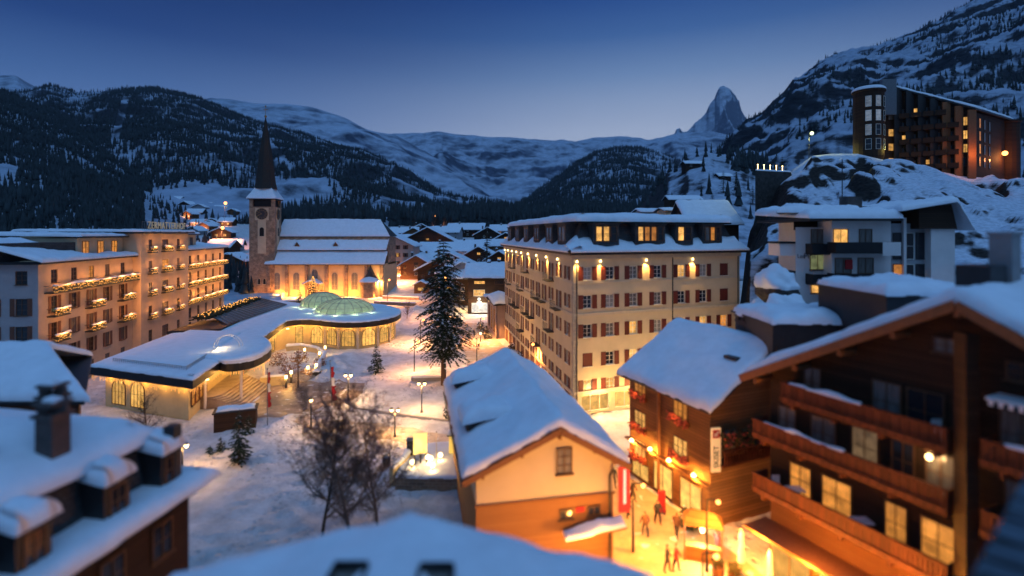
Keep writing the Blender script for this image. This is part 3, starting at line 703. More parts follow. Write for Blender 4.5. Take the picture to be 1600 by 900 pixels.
# ================================================================ big cream hotel in the middle
def large_hotel():
    A = (-1.4, 100.0); B = (6.9, 57.5); C = (29.3, 65.9); D = (21.0, 108.0)
    t = thing('large_hotel', (*B, 0), 'long five-storey cream hotel with dark red shutters and wall lamps under its slate mansard roof', 'hotel')
    wb = MB(); rows = [.55, 3.15, 6.15, 9.45, 12.75, 15.95]; zt = 18.1
    # right face: seven columns
    d = unit(B, C); cols = [online(px, B, C)*math.hypot(C[0]-B[0], C[1]-B[1]) for px in (918, 953, 989.5, 1027.6, 1064.6, 1098.5, 1130.8)]
    holes = []; lit = {(0, 1): 1, (2, 5): 0, (4, 5): 1, (6, 5): 2, (2, 3): 1, (4, 3): 1, (5, 3): 1, (6, 3): 2, (2, 2): 1, (0, 1): 3, (1, 1): 3, (5, 2): 1, (3, 1): 1}
    for j, z in enumerate(rows[1:]):
        for i, s in enumerate(cols):
            holes.append((s-.55, s+.55, z-.75+.0, z+.75))
            k = lit.get((i, j+1), 0); pane = {0: (GLASS2, GLASS, GLASS3, GLASS2, GLASS)[(i*5+j*3+i*j) % 5], 1: LIT, 2: LITO, 3: LIT}[k]
            window(t, spot_on(B, d, s, z-.75), d, 1.1, 1.5, FRW, pane, SHUT, .16, 2, 3, sw=.62)
    L = math.hypot(C[0]-B[0], C[1]-B[1])
    shops = [(1.0, 4.6), (5.4, 9.4), (10.2, 14.2), (15.0, 19.0)]
    for a, c in shops:
        holes.append((a, c, .3, 2.15)); window(t, spot_on(B, d, (a+c)/2, .3), d, c-a, 1.85, FRW, LITY, None, .16, 3, 1, sill=False, kind='shop_window')
    wall_holes(wb, B, C, 0, zt, holes)
    # left face: twelve columns
    d2 = unit(A, B); L2 = math.hypot(A[0]-B[0], A[1]-B[1]); holes = []; rnd = random.Random(4)
    c2 = [2.2+i*3.53 for i in range(12)]; balc = {(2, 4), (5, 4), (9, 4), (1, 3), (4, 3), (7, 3), (10, 3), (3, 2), (6, 2), (9, 2), (2, 2), (5, 2), (8, 3), (4, 1), (7, 1)}
    for j, z in enumerate(rows[1:]):
        for i, s in enumerate(c2):
            tall = (i, j) in balc; h = 2.2 if tall else 1.5; zb = z-.75-(h-1.5)
            holes.append((s-.5, s+.5, zb, zb+h))
            window(t, spot_on(A, d2, s, zb), d2, 1.0, h, FRW, rnd.choice([GLASS, GLASS2, GLASS3, GLASS]), SHUT, .16, 2, 3, sw=.6, sill=not tall)
            if tall:
                b = MB(); p = spot_on(A, d2, s, zb-.1, .45); b.box(p, (2.4, .9, .12), math.atan2(d2.y, d2.x), 0)
                for k in range(9):
                    q = spot_on(A, d2, s-1.15+k*.2875, zb, .86); b.tube((q.x, q.y, zb), (q.x, q.y, zb+.95), .015, n=4)
                q0 = spot_on(A, d2, s-1.15, zb+.95, .86); q1 = spot_on(A, d2, s+1.15, zb+.95, .86); b.bar(q0, q1, .05, .05)
                b.build('balcony', DARK, t)
    wall_holes(wb, A, B, 0, zt, holes); wb.quad((*C, 0), (*D, 0), (*D, zt), (*C, zt)); wb.quad((*D, 0), (*A, 0), (*A, zt), (*D, zt))
    wb.build('wall', CREAM, t)
    # ground-floor red panels of the left face
    for i in range(12):
        b = MB(); p = spot_on(A, d2, c2[i], 1.1, .02); b.box(p, (2.3, .05, 2.1), math.atan2(d2.y, d2.x)); b.build('shopfront_panel', SHUTB, t)
    # string courses, cornices, quoins, downpipes
    b = MB()
    for z, hh, o in ((14.95, .18, .07), (11.35, .32, .12), (2.55, .3, .16), (17.85, .45, .25)):
        for p0, p1, dd, LL in ((A, B, d2, L2), (B, C, d, L)):
            q0 = spot_on(p0, dd, -(.0), z, o/2); q1 = spot_on(p0, dd, LL, z, o/2); b.bar(q0, q1, o, hh+(.002 if p0 is A else 0))
    b.build('string_course', TRIM, t)
    b = MB()
    for k in range(34):
        z = .3+k*.52; w = .55 if k % 2 else .38
        b.bar(spot_on(A, d2, L2-w, z, .03), spot_on(A, d2, L2+.03, z, .03), .06, .47)
        b.bar(spot_on(B, d, -.03, z, .03), spot_on(B, d, w, z, .03), .06, .47)
    b.build('quoin', QUOIN, t)
    for px in (900.5, 1050, 1152):
        s = online(px, B, C)*L; b = MB(); q = spot_on(B, d, s, 0, .13); b.tube((q.x, q.y, .2), (q.x, q.y, 18.2), .06, n=6); b.build('downpipe', DARK, t)
    # eaves slab, mansard
    P = [A, B, C, D]
    b = MB(); b.prism(inset(P, -.75), 18.1, 18.4); b.build('eaves', BLACKF, t)
    b = MB(); lo = inset(P, .15); hi = inset(P, 1.5)
    for i in range(4): b.quad((*lo[i], 18.4), (*lo[(i+1) % 4], 18.4), (*hi[(i+1) % 4], 21.7), (*hi[i], 21.7))
    b.build('mansard_roof', SLATE, t)
    b = MB(); b.prism(inset(P, .75), 21.7, 21.95); b.build('roof', BLACKF, t)
    r_ = snow_poly(inset(P, .45), 21.95, 1.0, 'roof_snow', t, .9, 1.5, seed=2, wob=.25, lump=.22)
    # snow banked on the cornice
    for k, (p0, p1) in enumerate(((A, B), (B, C))):
        dd = unit(p0, p1); LL = math.hypot(p1[0]-p0[0], p1[1]-p0[1])
        o0 = spot_on(p0, dd, -.7, 18.4, .85); o1 = spot_on(p0, dd, LL+.7, 18.4, .85)
        n = 60; b = MB(); vs = []; fs = []
        for i in range(n+1):
            s = -.75+(LL+1.5)*i/n; w = max(0, .7+nz2(s, k*9, .35)*1.7)*(1 if 1 < i < n-1 else .3)
            for o, z in ((.85, 18.38), (.92, 18.52), (.75, 18.68), (.3, 18.82+.15*w), (-.1-.1*w, 19.0+.6*w), (-.5-.3*w, 19.15+1.0*w), (-.95, 19.0)):
                q = spot_on(p0, dd, s, z, o+nz2(s, k, 1.2)*.07); vs.append(q)
        for i in range(n):
            for j in range(6): fs.append((i*7+j, i*7+7+j, i*7+8+j, i*7+j+1))
        b.add(vs, fs); b.build('cornice_snow', SNOW, t, True)
    # dormers
    def dormer(p0, dd, s, w, panes):
        b = MB(); c = spot_on(p0, dd, s, 20.35, -.75); rz = math.atan2(dd.y, dd.x); b.box(c, (w, 1.6, 2.4), rz); b.box((c.x, c.y, 21.62), (w+.3, 1.9, .14), rz)
        o = b.build('dormer', SLATE, t)
        n = len(panes); ww = (w-.5)/n
        for i, pn in enumerate(panes):
            window(o, spot_on(p0, dd, s-w/2+.25+ww*(i+.5), 19.6, .055), dd, ww-.12, 1.75, FRB, pn, None, 0, 1, 2, sill=False)
    for px, w, pn in ((947, 3.4, [LIT, LIT, GLASS]), (1016, 4.2, [LIT, LITO, LITO, GLASS]), (1069, 2.6, [LIT, GLASS]), (1113, 3.0, [GLASS2, LITO, GLASS])):
        dormer(B, d, online(px, B, C)*L, w, pn)
    for s, pn in ((5, [GLASS, GLASS2]), (12, [GLASS, GLASS]), (19, [GLASS2, GLASS]), (26, [GLASS, GLASS]), (33, [GLASS, GLASS]), (38.8, [GLASS, GLASS2])):
        dormer(A, d2, s, 3.4, pn)
    # lamps shining down the wall under the cornice
    def wl(p0, dd, s, p=90):
        q = spot_on(p0, dd, s, 17.35, .2); b = MB(); b.tube((q.x, q.y, 17.25), (q.x, q.y, 17.5), .12, .06, 8); o = b.build('wall_lamp', BULB, t)
        lamp(o, (q.x+dd.y*.1, q.y-dd.x*.1, 17.2), p*1.5, (1, .54, .12), .05, 105, .8)
    for px in (937, 1008.5, 1081): wl(B, d, online(px, B, C)*L, 75)
    wl(B, d, .35, 75)
    for s in (1, 4.2, 8, 12, 16, 21, 26.5, 32, 37.5): wl(A, d2, s, 50)
    # warm light spilling from the shop windows
    for s in (3, 8, 13, 18): lamp(t, spot_on(B, d, s, 2.3, 1.5), 90, (1, .58, .18), .3)
    return t
large_hotel()

# ================================================================ long lantern-lit hotel at the left
def lantern_hotel():
    C0 = (-58.3, 63.0); d = Vector((-.1843, .9829)); t = thing('grand_hotel', (*C0, 0), 'long pinkish hotel with rows of balconies wrapped in string lights and roof lettering', 'hotel')
    P = lambda s, o=0, z=0: spot_on(C0, d, s, z, o)
    rz = math.atan2(d.y, d.x)
    def s_of(px):
        k = (px-800)/F; Y = -46.49/(k+.1875); return (Y-63)/.9829
    def xy(v): return (v.x, v.y)
    wb = MB(); wgrey = MB(); rnd = random.Random(2)
    def bank(p0, cols, rows, frame=FRB):
        """cols (s, width), rows (centre z, height, shuttered)"""
        hs = []
        for j, (z, h, shu) in enumerate(rows):
            for i, (s, w) in enumerate(cols):
                hs.append((s-w/2, s+w/2, z-h/2, z+h/2))
                r = rnd.random(); pane = LITO if r < .08 else (GLASS2 if r < .5 else GLASS)
                window(t, spot_on(p0, d, s, z-h/2), d, w, h, frame, pane, SHUTB if shu else None, .16, 2 if w < 1.6 else 4, 3, sw=.5)
        return hs
    # left wing A
    colsA = [(s_of(px), 1.25) for px in (85, 116, 143, 168, 192)]
    rowsA = [(15.05, 1.7, False), (11.45, 2.1, True), (8.1, 2.0, True), (4.7, 2.0, True), (1.5, 2.0, False)]
    hs = bank(C0, colsA, rowsA); wall_holes(wb, xy(P(0)), xy(P(21.4)), 0, 16.7, hs)
    # centre block B, one metre proud
    B0 = P(21.4, 1.2); colsB = [(s_of(223)-21.4, 1.3), (s_of(247)-21.4, 2.4), (s_of(268)-21.4, 1.3)]
    rowsB = [(18.6, 1.8, False), (14.95, 1.8, False), (11.25, 1.8, False), (7.3, 1.8, False), (3.1, 2.0, False)]
    hs = bank(B0, colsB, rowsB); B1 = P(39.2, 1.2); wall_holes(wb, xy(B0), xy(B1), 0, 20.5, hs)
    wb.quad(P(21.4, -16, 0), P(21.4, 1.2, 0), P(21.4, 1.2, 20.5), P(21.4, -16, 20.5)); wb.quad(P(39.2, 1.2, 0), P(39.2, -16, 0), P(39.2, -16, 20.5), P(39.2, 1.2, 20.5))
    # right wing C
    C1 = P(39.2, 0); colsC = [(s_of(px)-39.2, 1.25) for px in (297, 310, 322, 333, 344)]
    rowsC = [(15.1, 1.7, False), (11.5, 2.1, False), (7.9, 2.1, False), (4.2, 2.1, False), (1.5, 1.6, False)]
    hs = bank(C1, colsC, rowsC); wall_holes(wb, xy(C1), xy(P(62)), 0, 17.0, hs); wb.quad(P(62, 0, 0), P(62, -16, 0), P(62, -16, 17), P(62, 0, 17))
    wb.build('wall', CREAM2, t)
    # grey end wall facing the camera
    m = Vector((-d.y, d.x)); E0 = (C0[0]-d.y*18, C0[1]+d.x*18); de = unit(E0, C0); hs = []
    for j, (z, h, shu) in enumerate(rowsA):
        for s in (16.2, 12.9, 9.4, 5.8, 2.2):
            hs.append((s-.65, s+.65, z-h/2, z+h/2)); window(t, spot_on(E0, de, s, z-h/2), de, 1.3, h, FRB, LITO if (j, s) == (3, 16.2) else GLASS, SHUTB if j else None, .16, 2, 3, sw=.5)
    wall_holes(wgrey, E0, C0, 0, 16.7, hs); wgrey.build('end_wall', GREYP, t)
    # attic storeys
    b = MB(); b.prism([xy(P(9.8, -1.4)), xy(P(21.3, -1.4)), xy(P(21.3, -12)), xy(P(9.8, -12))], 16.9, 19.85); at_ = b.build('attic', CREAM2, t)
    for s in (11.6, 15.2, 18.8): window(at_, P(s, -1.35, 17.5), d, 1.5, 1.9, FRB, LITO, None, 0, 2, 2)
    b = MB(); b.prism([xy(P(41, -1.2)), xy(P(49, -1.2)), xy(P(49, -10)), xy(P(41, -10))], 17.2, 20.2); at2 = b.build('attic', CREAM2, t)
    for s in (43, 46.6): window(at2, P(s, -1.15, 17.9), d, 1.3, 1.8, FRB, GLASS, None, 0, 2, 2)
    b = MB(); b.prism([xy(P(-.2, -4)), xy(P(9.8, -1.6)), xy(P(9.8, -12)), xy(P(-.2, -12))], 17.0, 19.3); b.build('roof_storey', SLATE, t)
    # eaves
    b = MB(); b.bar(P(-.7, -.2, 16.85), P(21.4, -.2, 16.85), 2.0, .3); b.bar((E0[0], E0[1], 16.87), (C0[0]+.4, C0[1]+.05, 16.87), 1.6, .3)
    b.bar(P(39.4, -.2, 17.15), P(62.7, -.2, 17.15), 2.0, .3); b.prism([xy(P(20.5, 2.1)), xy(P(40.1, 2.1)), xy(P(40.1, -16.5)), xy(P(20.5, -16.5))], 20.5, 20.85)
    b.bar(P(9.5, -1.1, 20.0), P(21.3, -1.1, 20.0), 1.2, .22); b.bar(P(40.6, -1.0, 20.3), P(49.4, -1.0, 20.3), 1.2, .22)
    b.build('eaves', BLACKF, t)
    # roofs with snow
    snow_loft([P(-.8, .9, 17.0), P(-.8, -8, 19.9), P(-.8, -18, 17.2)], [P(9.7, .9, 17.0), P(9.7, -8, 19.6), P(9.7, -18, 17.2)], .4, 'roof_snow', t, .8, 1)
    snow_loft([P(9.5, .9, 17.0), P(9.5, -1.3, 17.35)], [P(21.4, .9, 17.0), P(21.4, -1.3, 17.35)], .35, 'roof_snow', t, .5, 2)
    snow_loft([P(9.3, -.6, 20.1), P(9.3, -13, 20.3)], [P(21.3, -.6, 20.1), P(21.3, -13, 20.3)], .42, 'roof_snow', t, .8, 3)
    snow_loft([P(20.4, 2.1, 20.85), P(20.4, -16.5, 20.9)], [P(40.2, 2.1, 20.85), P(40.2, -16.5, 20.9)], .32, 'roof_snow', t, .9, 4)
    snow_loft([P(39.6, .9, 17.3), P(39.6, -8, 18.5), P(39.6, -16, 17.3)], [P(62.7, .9, 17.3), P(62.7, -8, 18.3), P(62.7, -16, 17.3)], .45, 'roof_snow', t, .8, 5)
    snow_loft([P(40.4, -.5, 20.4), P(40.4, -10.6, 20.5)], [P(49.5, -.5, 20.4), P(49.5, -10.6, 20.5)], .4, 'roof_snow', t, .8, 6)
    # balconies wrapped in string lights
    def balcony(s0, s1, z, out=1.0, base=0.0, power=22, glow=True):
        b = MB(); c0 = P(s0, base+out/2, z); c1 = P(s1, base+out/2, z); b.bar(c0, c1, out, .16)
        n = max(3, int((s1-s0)/.35)); 
        for k in range(n+1):
            q = P(s0+(s1-s0)*k/n, base+out-.06, z); b.tube((q.x, q.y, z), (q.x, q.y, z+.9), .02, n=4)
        b.bar(P(s0, base+out-.06, z+.92), P(s1, base+out-.06, z+.92), .07, .06)
        for s in (s0, s1): b.bar(P(s, base, z+.92), P(s, base+out-.03, z+.92), .06, .06)
        o = b.build('balcony', DARK, t)
        b = MB(); f = MB()
        beads(b, P(s0, base+out, z+.86), P(s1, base+out, z+.86), .20, .04, .34, int(s0*10), .06); beads(b, P(s0, base+out+.04, z+.40), P(s1, base+out+.04, z+.40), .3, .03, .3, int(s0*7), .05)
        b.build('string_lights', BEAD, o)
        for k in range(int((s1-s0)/.14)):
            q = P(s0+k*.14+rnd.uniform(-.05, .05), base+out-.1+rnd.uniform(-.08, .08), z+.62+rnd.uniform(-.3, .2)); f.box(q, (.22, .16, .16), rnd.uniform(0, 3))
        f.build('garland', NEEDLEW, o)
        snow_loft([P(s0, base+out+.07, z+.95), P(s0, base+out-.2, z+.95)], [P(s1, base+out+.07, z+.95), P(s1, base+out-.2, z+.95)], .10, 'rail_snow', o, .25, s0)
        if glow:
            k = max(1, round((s1-s0)/4))
            for i in range(k):
                q = P(s0+(s1-s0)*(i+.5)/k, base+out+.5, z+.9); lamp(o, q, power*1.0, (1, .36, .07), .25)
    balcony(1.0, 10.4, 13.0, 1.1); balcony(10.8, 21.2, 13.0, 1.1)
    a = [c[0] for c in colsA]
    for z in (10.0, 6.7):
        balcony(a[0]-1.4, a[0]+1.5, z); balcony(a[2]-1.5, a[2]+1.6, z); balcony(a[4]-1.6, a[4]+1.8, z)
    for z in (17.3, 13.65, 9.95, 6.0):
        for s, w in colsB: balcony(21.4+s-w/2-.35, 21.4+s+w/2+.35, z, .7, 1.2, 16)
    for z in (13.3, 9.75, 6.15):
        for s0, s1 in ((40, 46.5), (47.2, 54), (54.7, 61.5)): balcony(s0, s1, z, 1.1, 0, 30)
    # roof sign
    cu = bpy.data.curves.new('t', 'FONT'); cu.body = 'ZERMATTERHOF'; cu.size = 1.75; cu.extrude = .05; cu.align_x = 'CENTER'; cu.space_character = 1.12
    to = bpy.data.objects.new('t', cu); COL.objects.link(to); dg = bpy.context.evaluated_depsgraph_get(); me = bpy.data.meshes.new_from_object(to.evaluated_get(dg)); bpy.data.objects.remove(to)
    me.materials.clear(); me.materials.append(emit('sign_letters', (1, .70, .30), .12, base=(.5, .44, .30)))
    so = bpy.data.objects.new('roof_sign', me); COL.objects.link(so); so.parent = t; so.location = P(30.5, 1.3, 21.35)-wloc(t); so.rotation_euler = (R(90), 0, rz)
    b = MB()
    for k in range(26): q = P(22+k*.68, 1.1, 21); b.tube((q.x, q.y, 21.0), (q.x, q.y, 22.5), .03, n=4)
    b.bar(P(22, 1.1, 21.3), P(39, 1.1, 21.3), .06, .06); b.bar(P(22, 1.1, 22.5), P(39, 1.1, 22.5), .05, .05); b.build('sign_frame', GREYM, t)
    return t
lantern_hotel()

# ================================================================ pavilion with the round glazed hall
def arcs(pts, k=5):
    """round a run of plan points (Catmull-Rom)"""
    out = []; n = len(pts)
    for i in range(n-1):
        p0 = Vector(pts[max(0, i-1)]); p1 = Vector(pts[i]); p2 = Vector(pts[i+1]); p3 = Vector(pts[min(n-1, i+2)])
        for j in range(k):
            u = j/k; q = .5*((2*p1)+(p2-p0)*u+(2*p0-5*p1+4*p2-p3)*u*u+(3*p1-p0-3*p2+p3)*u**3); out.append((q.x, q.y))
    out.append(tuple(pts[-1])); return out
def pavilion():
    t = thing('pavilion', (-36, 75, 0), 'low yellow-lit pavilion with a snow roof, round glazed hall and curved entrance canopy', 'pavilion')
    front = [(-49.4, 59.8), (-33.7, 54.1)]
    canopy = arcs([(-35.2, 61.6), (-33.6, 60.9), (-31.9, 62.2), (-31.6, 65.5), (-32.6, 69.4), (-35.2, 73.6), (-36.9, 75.2)], 4)
    hall = arcs([(-39.9, 90.6), (-38.0, 92.2), (-35.0, 91.6), (-31.8, 90.0), (-28.4, 89.2), (-25.0, 90.2), (-22.6, 93.2), (-21.6, 97.4), (-22.2, 102.5), (-24.6, 107.2), (-28.6, 111.2), (-33.8, 113.8), (-39, 113.5), (-44, 111.0)], 4)
    back = [(-56, 119), (-57.5, 112), (-52.8, 81)]
    OUT = front+canopy+hall+back; ZE = 5.0
    b = MB(); b.prism(OUT, 4.05, 5.0); b.build('fascia', BLACKF, t)
    # eaves snow blanket and a second, higher field on the left part
    snow_poly(OUT, 5.0, .34, 'roof_snow', t, .8, .9, seed=4, wob=.12, lump=.10)
    up = [(-47.0, 61.2), (-36.6, 57.6), (-38.6, 66), (-41.2, 78), (-50.5, 80)]
    snow_poly(up, 5.2, .42, 'roof_snow', t, .8, .6, seed=8, lump=.08)
    b = MB()                                       # snow guard rail
    for (p, q) in (((-47.3, 60.7), (-36.2, 56.9)), ((-36.2, 56.9), (-38.0, 65.5))):
        L = math.hypot(q[0]-p[0], q[1]-p[1]); n = int(L/.35)
        for k in range(n+1):
            x, y = p[0]+(q[0]-p[0])*k/n, p[1]+(q[1]-p[1])*k/n; b.tube((x, y, 5.3), (x, y, 5.72), .03, n=4)
        b.bar((*p, 5.72), (*q, 5.72), .05, .05); b.bar((*p, 5.55), (*q, 5.55), .04, .04)
    b.build('snow_guard', GREYM, t)
    # the canopy carries a deeper, rounder cushion of snow
    snow_poly([(-38.6, 62.5), (-36.6, 61.9)]+canopy[3:-3]+[(-37.2, 73.0), (-38.8, 71.5)], 5.25, .5, 'canopy_snow', t, .6, .9, seed=5, lump=.14)
    # walls set back under the eaves
    W = inset(OUT, 1.3); n = len(OUT); nf, nc = len(front), len(canopy); i_h = nf+nc
    wb = MB()
    wallp = [W[0], W[1], (W[1][0]-1.6, 62.0), (-38.6, 70), (-41.3, 89.6)]+W[i_h+3:i_h+len(hall)-1]+[(-54, 116), (-52.5, 90), (-51.6, 80)]
    wb.prism(wallp, 0, 4.05, top=False, bottom=False); wb.build('wall', YELP, t)
    cx, cy = -33.0, 102.0
    # round hall: tall arched windows between piers
    hw = W[i_h:i_h+len(hall)]; acc = 0; nxt = 3.4; lens = []
    for i in range(len(hw)-1):
        a, c = Vector(hw[i]), Vector(hw[i+1]); L = (c-a).length
        while acc+L > nxt:
            u = (nxt-acc)/L; q = a.lerp(c, u); dd = unit(a, c)
            px = 800+800*q.x/q.y
            if nxt < 46:
                wo = window(t, Vector((q.x, q.y, .55))+Vector((dd.y, -dd.x, 0))*.07, dd, 2.5, 3.1, FRB, LITY, None, 0, 4, 2, arch=True, sill=False)
                pb = MB(); p_ = Vector((q.x, q.y, 2))+Vector((dd.x*1.75+dd.y*.1, dd.y*1.75-dd.x*.1, 0)); pb.box((p_.x, p_.y, 2.0), (.4, .3, 4.0), math.atan2(dd.y, dd.x)); pb.build('pier', TRIM, t)
                if nxt < 30: lamp(t, (q.x+dd.y*1.0, q.y-dd.x*1.0, 3.6), 18, (1, .46, .09), .15)
            nxt += 3.5
        acc += L
    # street side: arched windows, wall bays
    p0, p1 = W[0], W[1]; dd = unit(p0, p1); L = math.hypot(p1[0]-p0[0], p1[1]-p0[1])
    for s in (2.4, 5.6): window(t, spot_on(p0, dd, s, .5, .05), dd, 2.3, 3.0, FRB, LITY, None, 0, 4, 2, arch=True, sill=False)
    for s in (1, 4, 7, 10, 13): lamp(t, spot_on(p0, dd, s, 3.7, .7), 10, (1, .46, .09), .12)
    p0 = W[1]; p1 = (W[1][0]-1.6, 62.0); dd = unit(p0, p1)
    for s in (1.2, 2.6, 4.0, 5.4): window(t, spot_on(p0, dd, s, 1.3, .05), dd, .9, 1.7, FRB, LITO, SHUT, 0, 2, 2, sw=.22)
    p0 = (-38.6, 70); p1 = (-41.3, 89.6); dd = unit(p0, p1)
    for k in range(7): window(t, spot_on(p0, dd, 1.6+k*2.7, .4, .05), dd, 1.7, 2.9, FRB, LITY, None, 0, 2, 2, arch=True, sill=False)
    # light strings hung along the eaves
    b = MB(); rnd = random.Random(6); run = [front[0]]+[front[1]]+canopy+hall[:-6]
    O2 = inset(OUT, .25)
    for i in range(i_h+len(hall)-7):
        a, c = Vector((*O2[i], 3.98)), Vector((*O2[i+1], 3.98))
        if (c-a).length < .2: continue
        n_ = int((c-a).length/.28)
        for k in range(n_):
            q = a.lerp(c, k/max(1, n_)); 
            for z in np.arange(0, rnd.uniform(.15, .75), .16): b.box((q.x, q.y, q.z-z), (.05, .05, .06))
    b.build('icicle_lights', BEAD, t)
    # ceiling lamps under the eaves and the canopy
    for (x, y, p) in ((-34.6, 58, 60), (-34.5, 62.5, 90), (-33.4, 66.5, 140), (-35.5, 70.5, 120), (-38.2, 75, 90), (-38.8, 80, 90), (-39.4, 85, 90), (-39.0, 89, 90)):
        b = MB(); b.lathe([(.0, .0), (.22, 0), (.22, .08), (0, .08)], (x, y, 3.93), 10); o = b.build('ceiling_lamp', BULB, t); lamp(o, (x, y, 3.65), p*.35, (1, .45, .09), .2)
    for (x, y) in ((-33.0, 62.4), (-33.6, 69.3), (-35.9, 59.9)): b = MB(); b.tube((x, y, 0), (x, y, 4.05), .16, n=10); b.build('column', WHITEP, t)
    # glass domes
    def dome(x, y, r, h, z=5.3):
        b = MB(); ring = [(r*math.cos(math.pi/2*j/7), h*math.sin(math.pi/2*j/7)) for j in range(8)]; ring[-1] = (.05, h)
        b.lathe(ring, (x, y, z), 20); o = b.build('glass_dome', DOMEG, t)
        g = MB()
        for k in range(20):
            a = 2*math.pi*k/20
            for j in range(7):
                p, q = ring[j], ring[j+1]; g.bar((x+p[0]*1.012*math.cos(a), y+p[0]*1.012*math.sin(a), z+p[1]), (x+q[0]*1.012*math.cos(a), y+q[0]*1.012*math.sin(a), z+q[1]+.02), .07, .06)
        for j in (2, 4, 6):
            for k in range(20):
                a0, a1 = 2*math.pi*k/20, 2*math.pi*(k+1)/20; rr = ring[j][0]*1.01; g.bar((x+rr*math.cos(a0), y+rr*math.sin(a0), z+ring[j][1]), (x+rr*math.cos(a1), y+rr*math.sin(a1), z+ring[j][1]), .05, .05)
        g.build('dome_ribs', CONC, o)
        b = MB(); b.lathe([(r*1.07, -.1), (r*1.07, .25), (r*.98, .3)], (x, y, z-.1), 24); b.build('dome_curb', WHITEP, o)
        for k in range(5):
            a = -2.6+k*.55; lamp(o, (x+(r+.9)*math.cos(a), y+(r+.9)*math.sin(a), z+.5), 4, (.80, 1, .45), .15)
    dome(-32.8, 100.5, 5.5, 2.5); dome(-40.0, 108.0, 4.4, 2.9)
    # glazed lean-to along the hotel side: dark gap and sloping ribs
    b = MB(); b.prism([(-52.5, 78), (-45.5, 80), (-46.8, 88), (-53.2, 88)], 4.4, 5.6); b.build('dark_opening', BLACKF, t)
    A_, B_, C_, D_ = (-52.5, 88, 6.6), (-46.5, 84, 5.5), (-47.5, 108, 5.5), (-56, 112, 6.6)
    b = MB(); b.quad(A_, B_, C_, D_); b.build('glass_roof', GLASS2, t)
    b = MB()
    for k in range(17):
        u = k/16; p = Vector(A_).lerp(Vector(D_), u); q = Vector(B_).lerp(Vector(C_), u); b.bar(p+Vector((0, 0, .05)), q+Vector((0, 0, .05)), .12, .12)
    b.build('glass_roof_ribs', GREYM, t)
    s_ = MB(); g_ = MB(); rnd = random.Random(3)
    for k in range(900):
        u = rnd.random(); w = rnd.random(); x = -52.6-4.0*u+w*2.6; y = 84+26*u+rnd.uniform(-1, 1); g_.box((x, y, 6.3+rnd.uniform(0, .5)), (.3, .25, .18), rnd.uniform(0, 3))
        if k % 9 == 0: s_.box((x, y, 6.95), (.11, .11, .11))
    g_.build('garland', NEEDLEW, t); s_.build('string_lights', BEAD, t)
    # curved lit hoop on the canopy roof
    b = MB(); n = 12
    for i in range(n):
        a0, a1 = math.pi*i/n, math.pi*(i+1)/n
        for dz in (0, .35): b.tube((-37.2+1.7*math.cos(a0), 66.8+dz*2, 5.7+1.5*math.sin(a0)), (-37.2+1.7*math.cos(a1), 66.8+dz*2, 5.7+1.5*math.sin(a1)), .05, n=5)
    b.build('roof_hoop', WHITEP, t); lamp(t, (-37.2, 66.2, 6.4), 5, (1, .75, .35), .15)
    b = MB(); b.ball((-37.0, 64.6, 5.95), .22); b.build('roof_floodlight', BULB, t); lamp(t, (-37.0, 64.4, 6.3), 8, (1, .75, .35), .12)
    # entrance steps: long treads going down towards the square
    b = MB()
    for k in range(8):
        o_ = (7-k)*.42; P_ = [(-38.4, 59.6), (-35.2+o_, 60.2), (-34.6+o_*1.05, 61.2), (-35.4+o_, 69.2), (-36.4+o_*.7, 70.0), (-38.6, 69.8)]
        z0, z1 = .16*k, .16*(k+1); b.prism(P_, z0, z1, 1, top=False); b.add([(x, y, z1) for x, y in P_], [tuple(range(6))], 0)
    b.build('steps', [STREET, SLUSH], t)  # risers get the darker colour in place of their shade
    return t
pavilion()
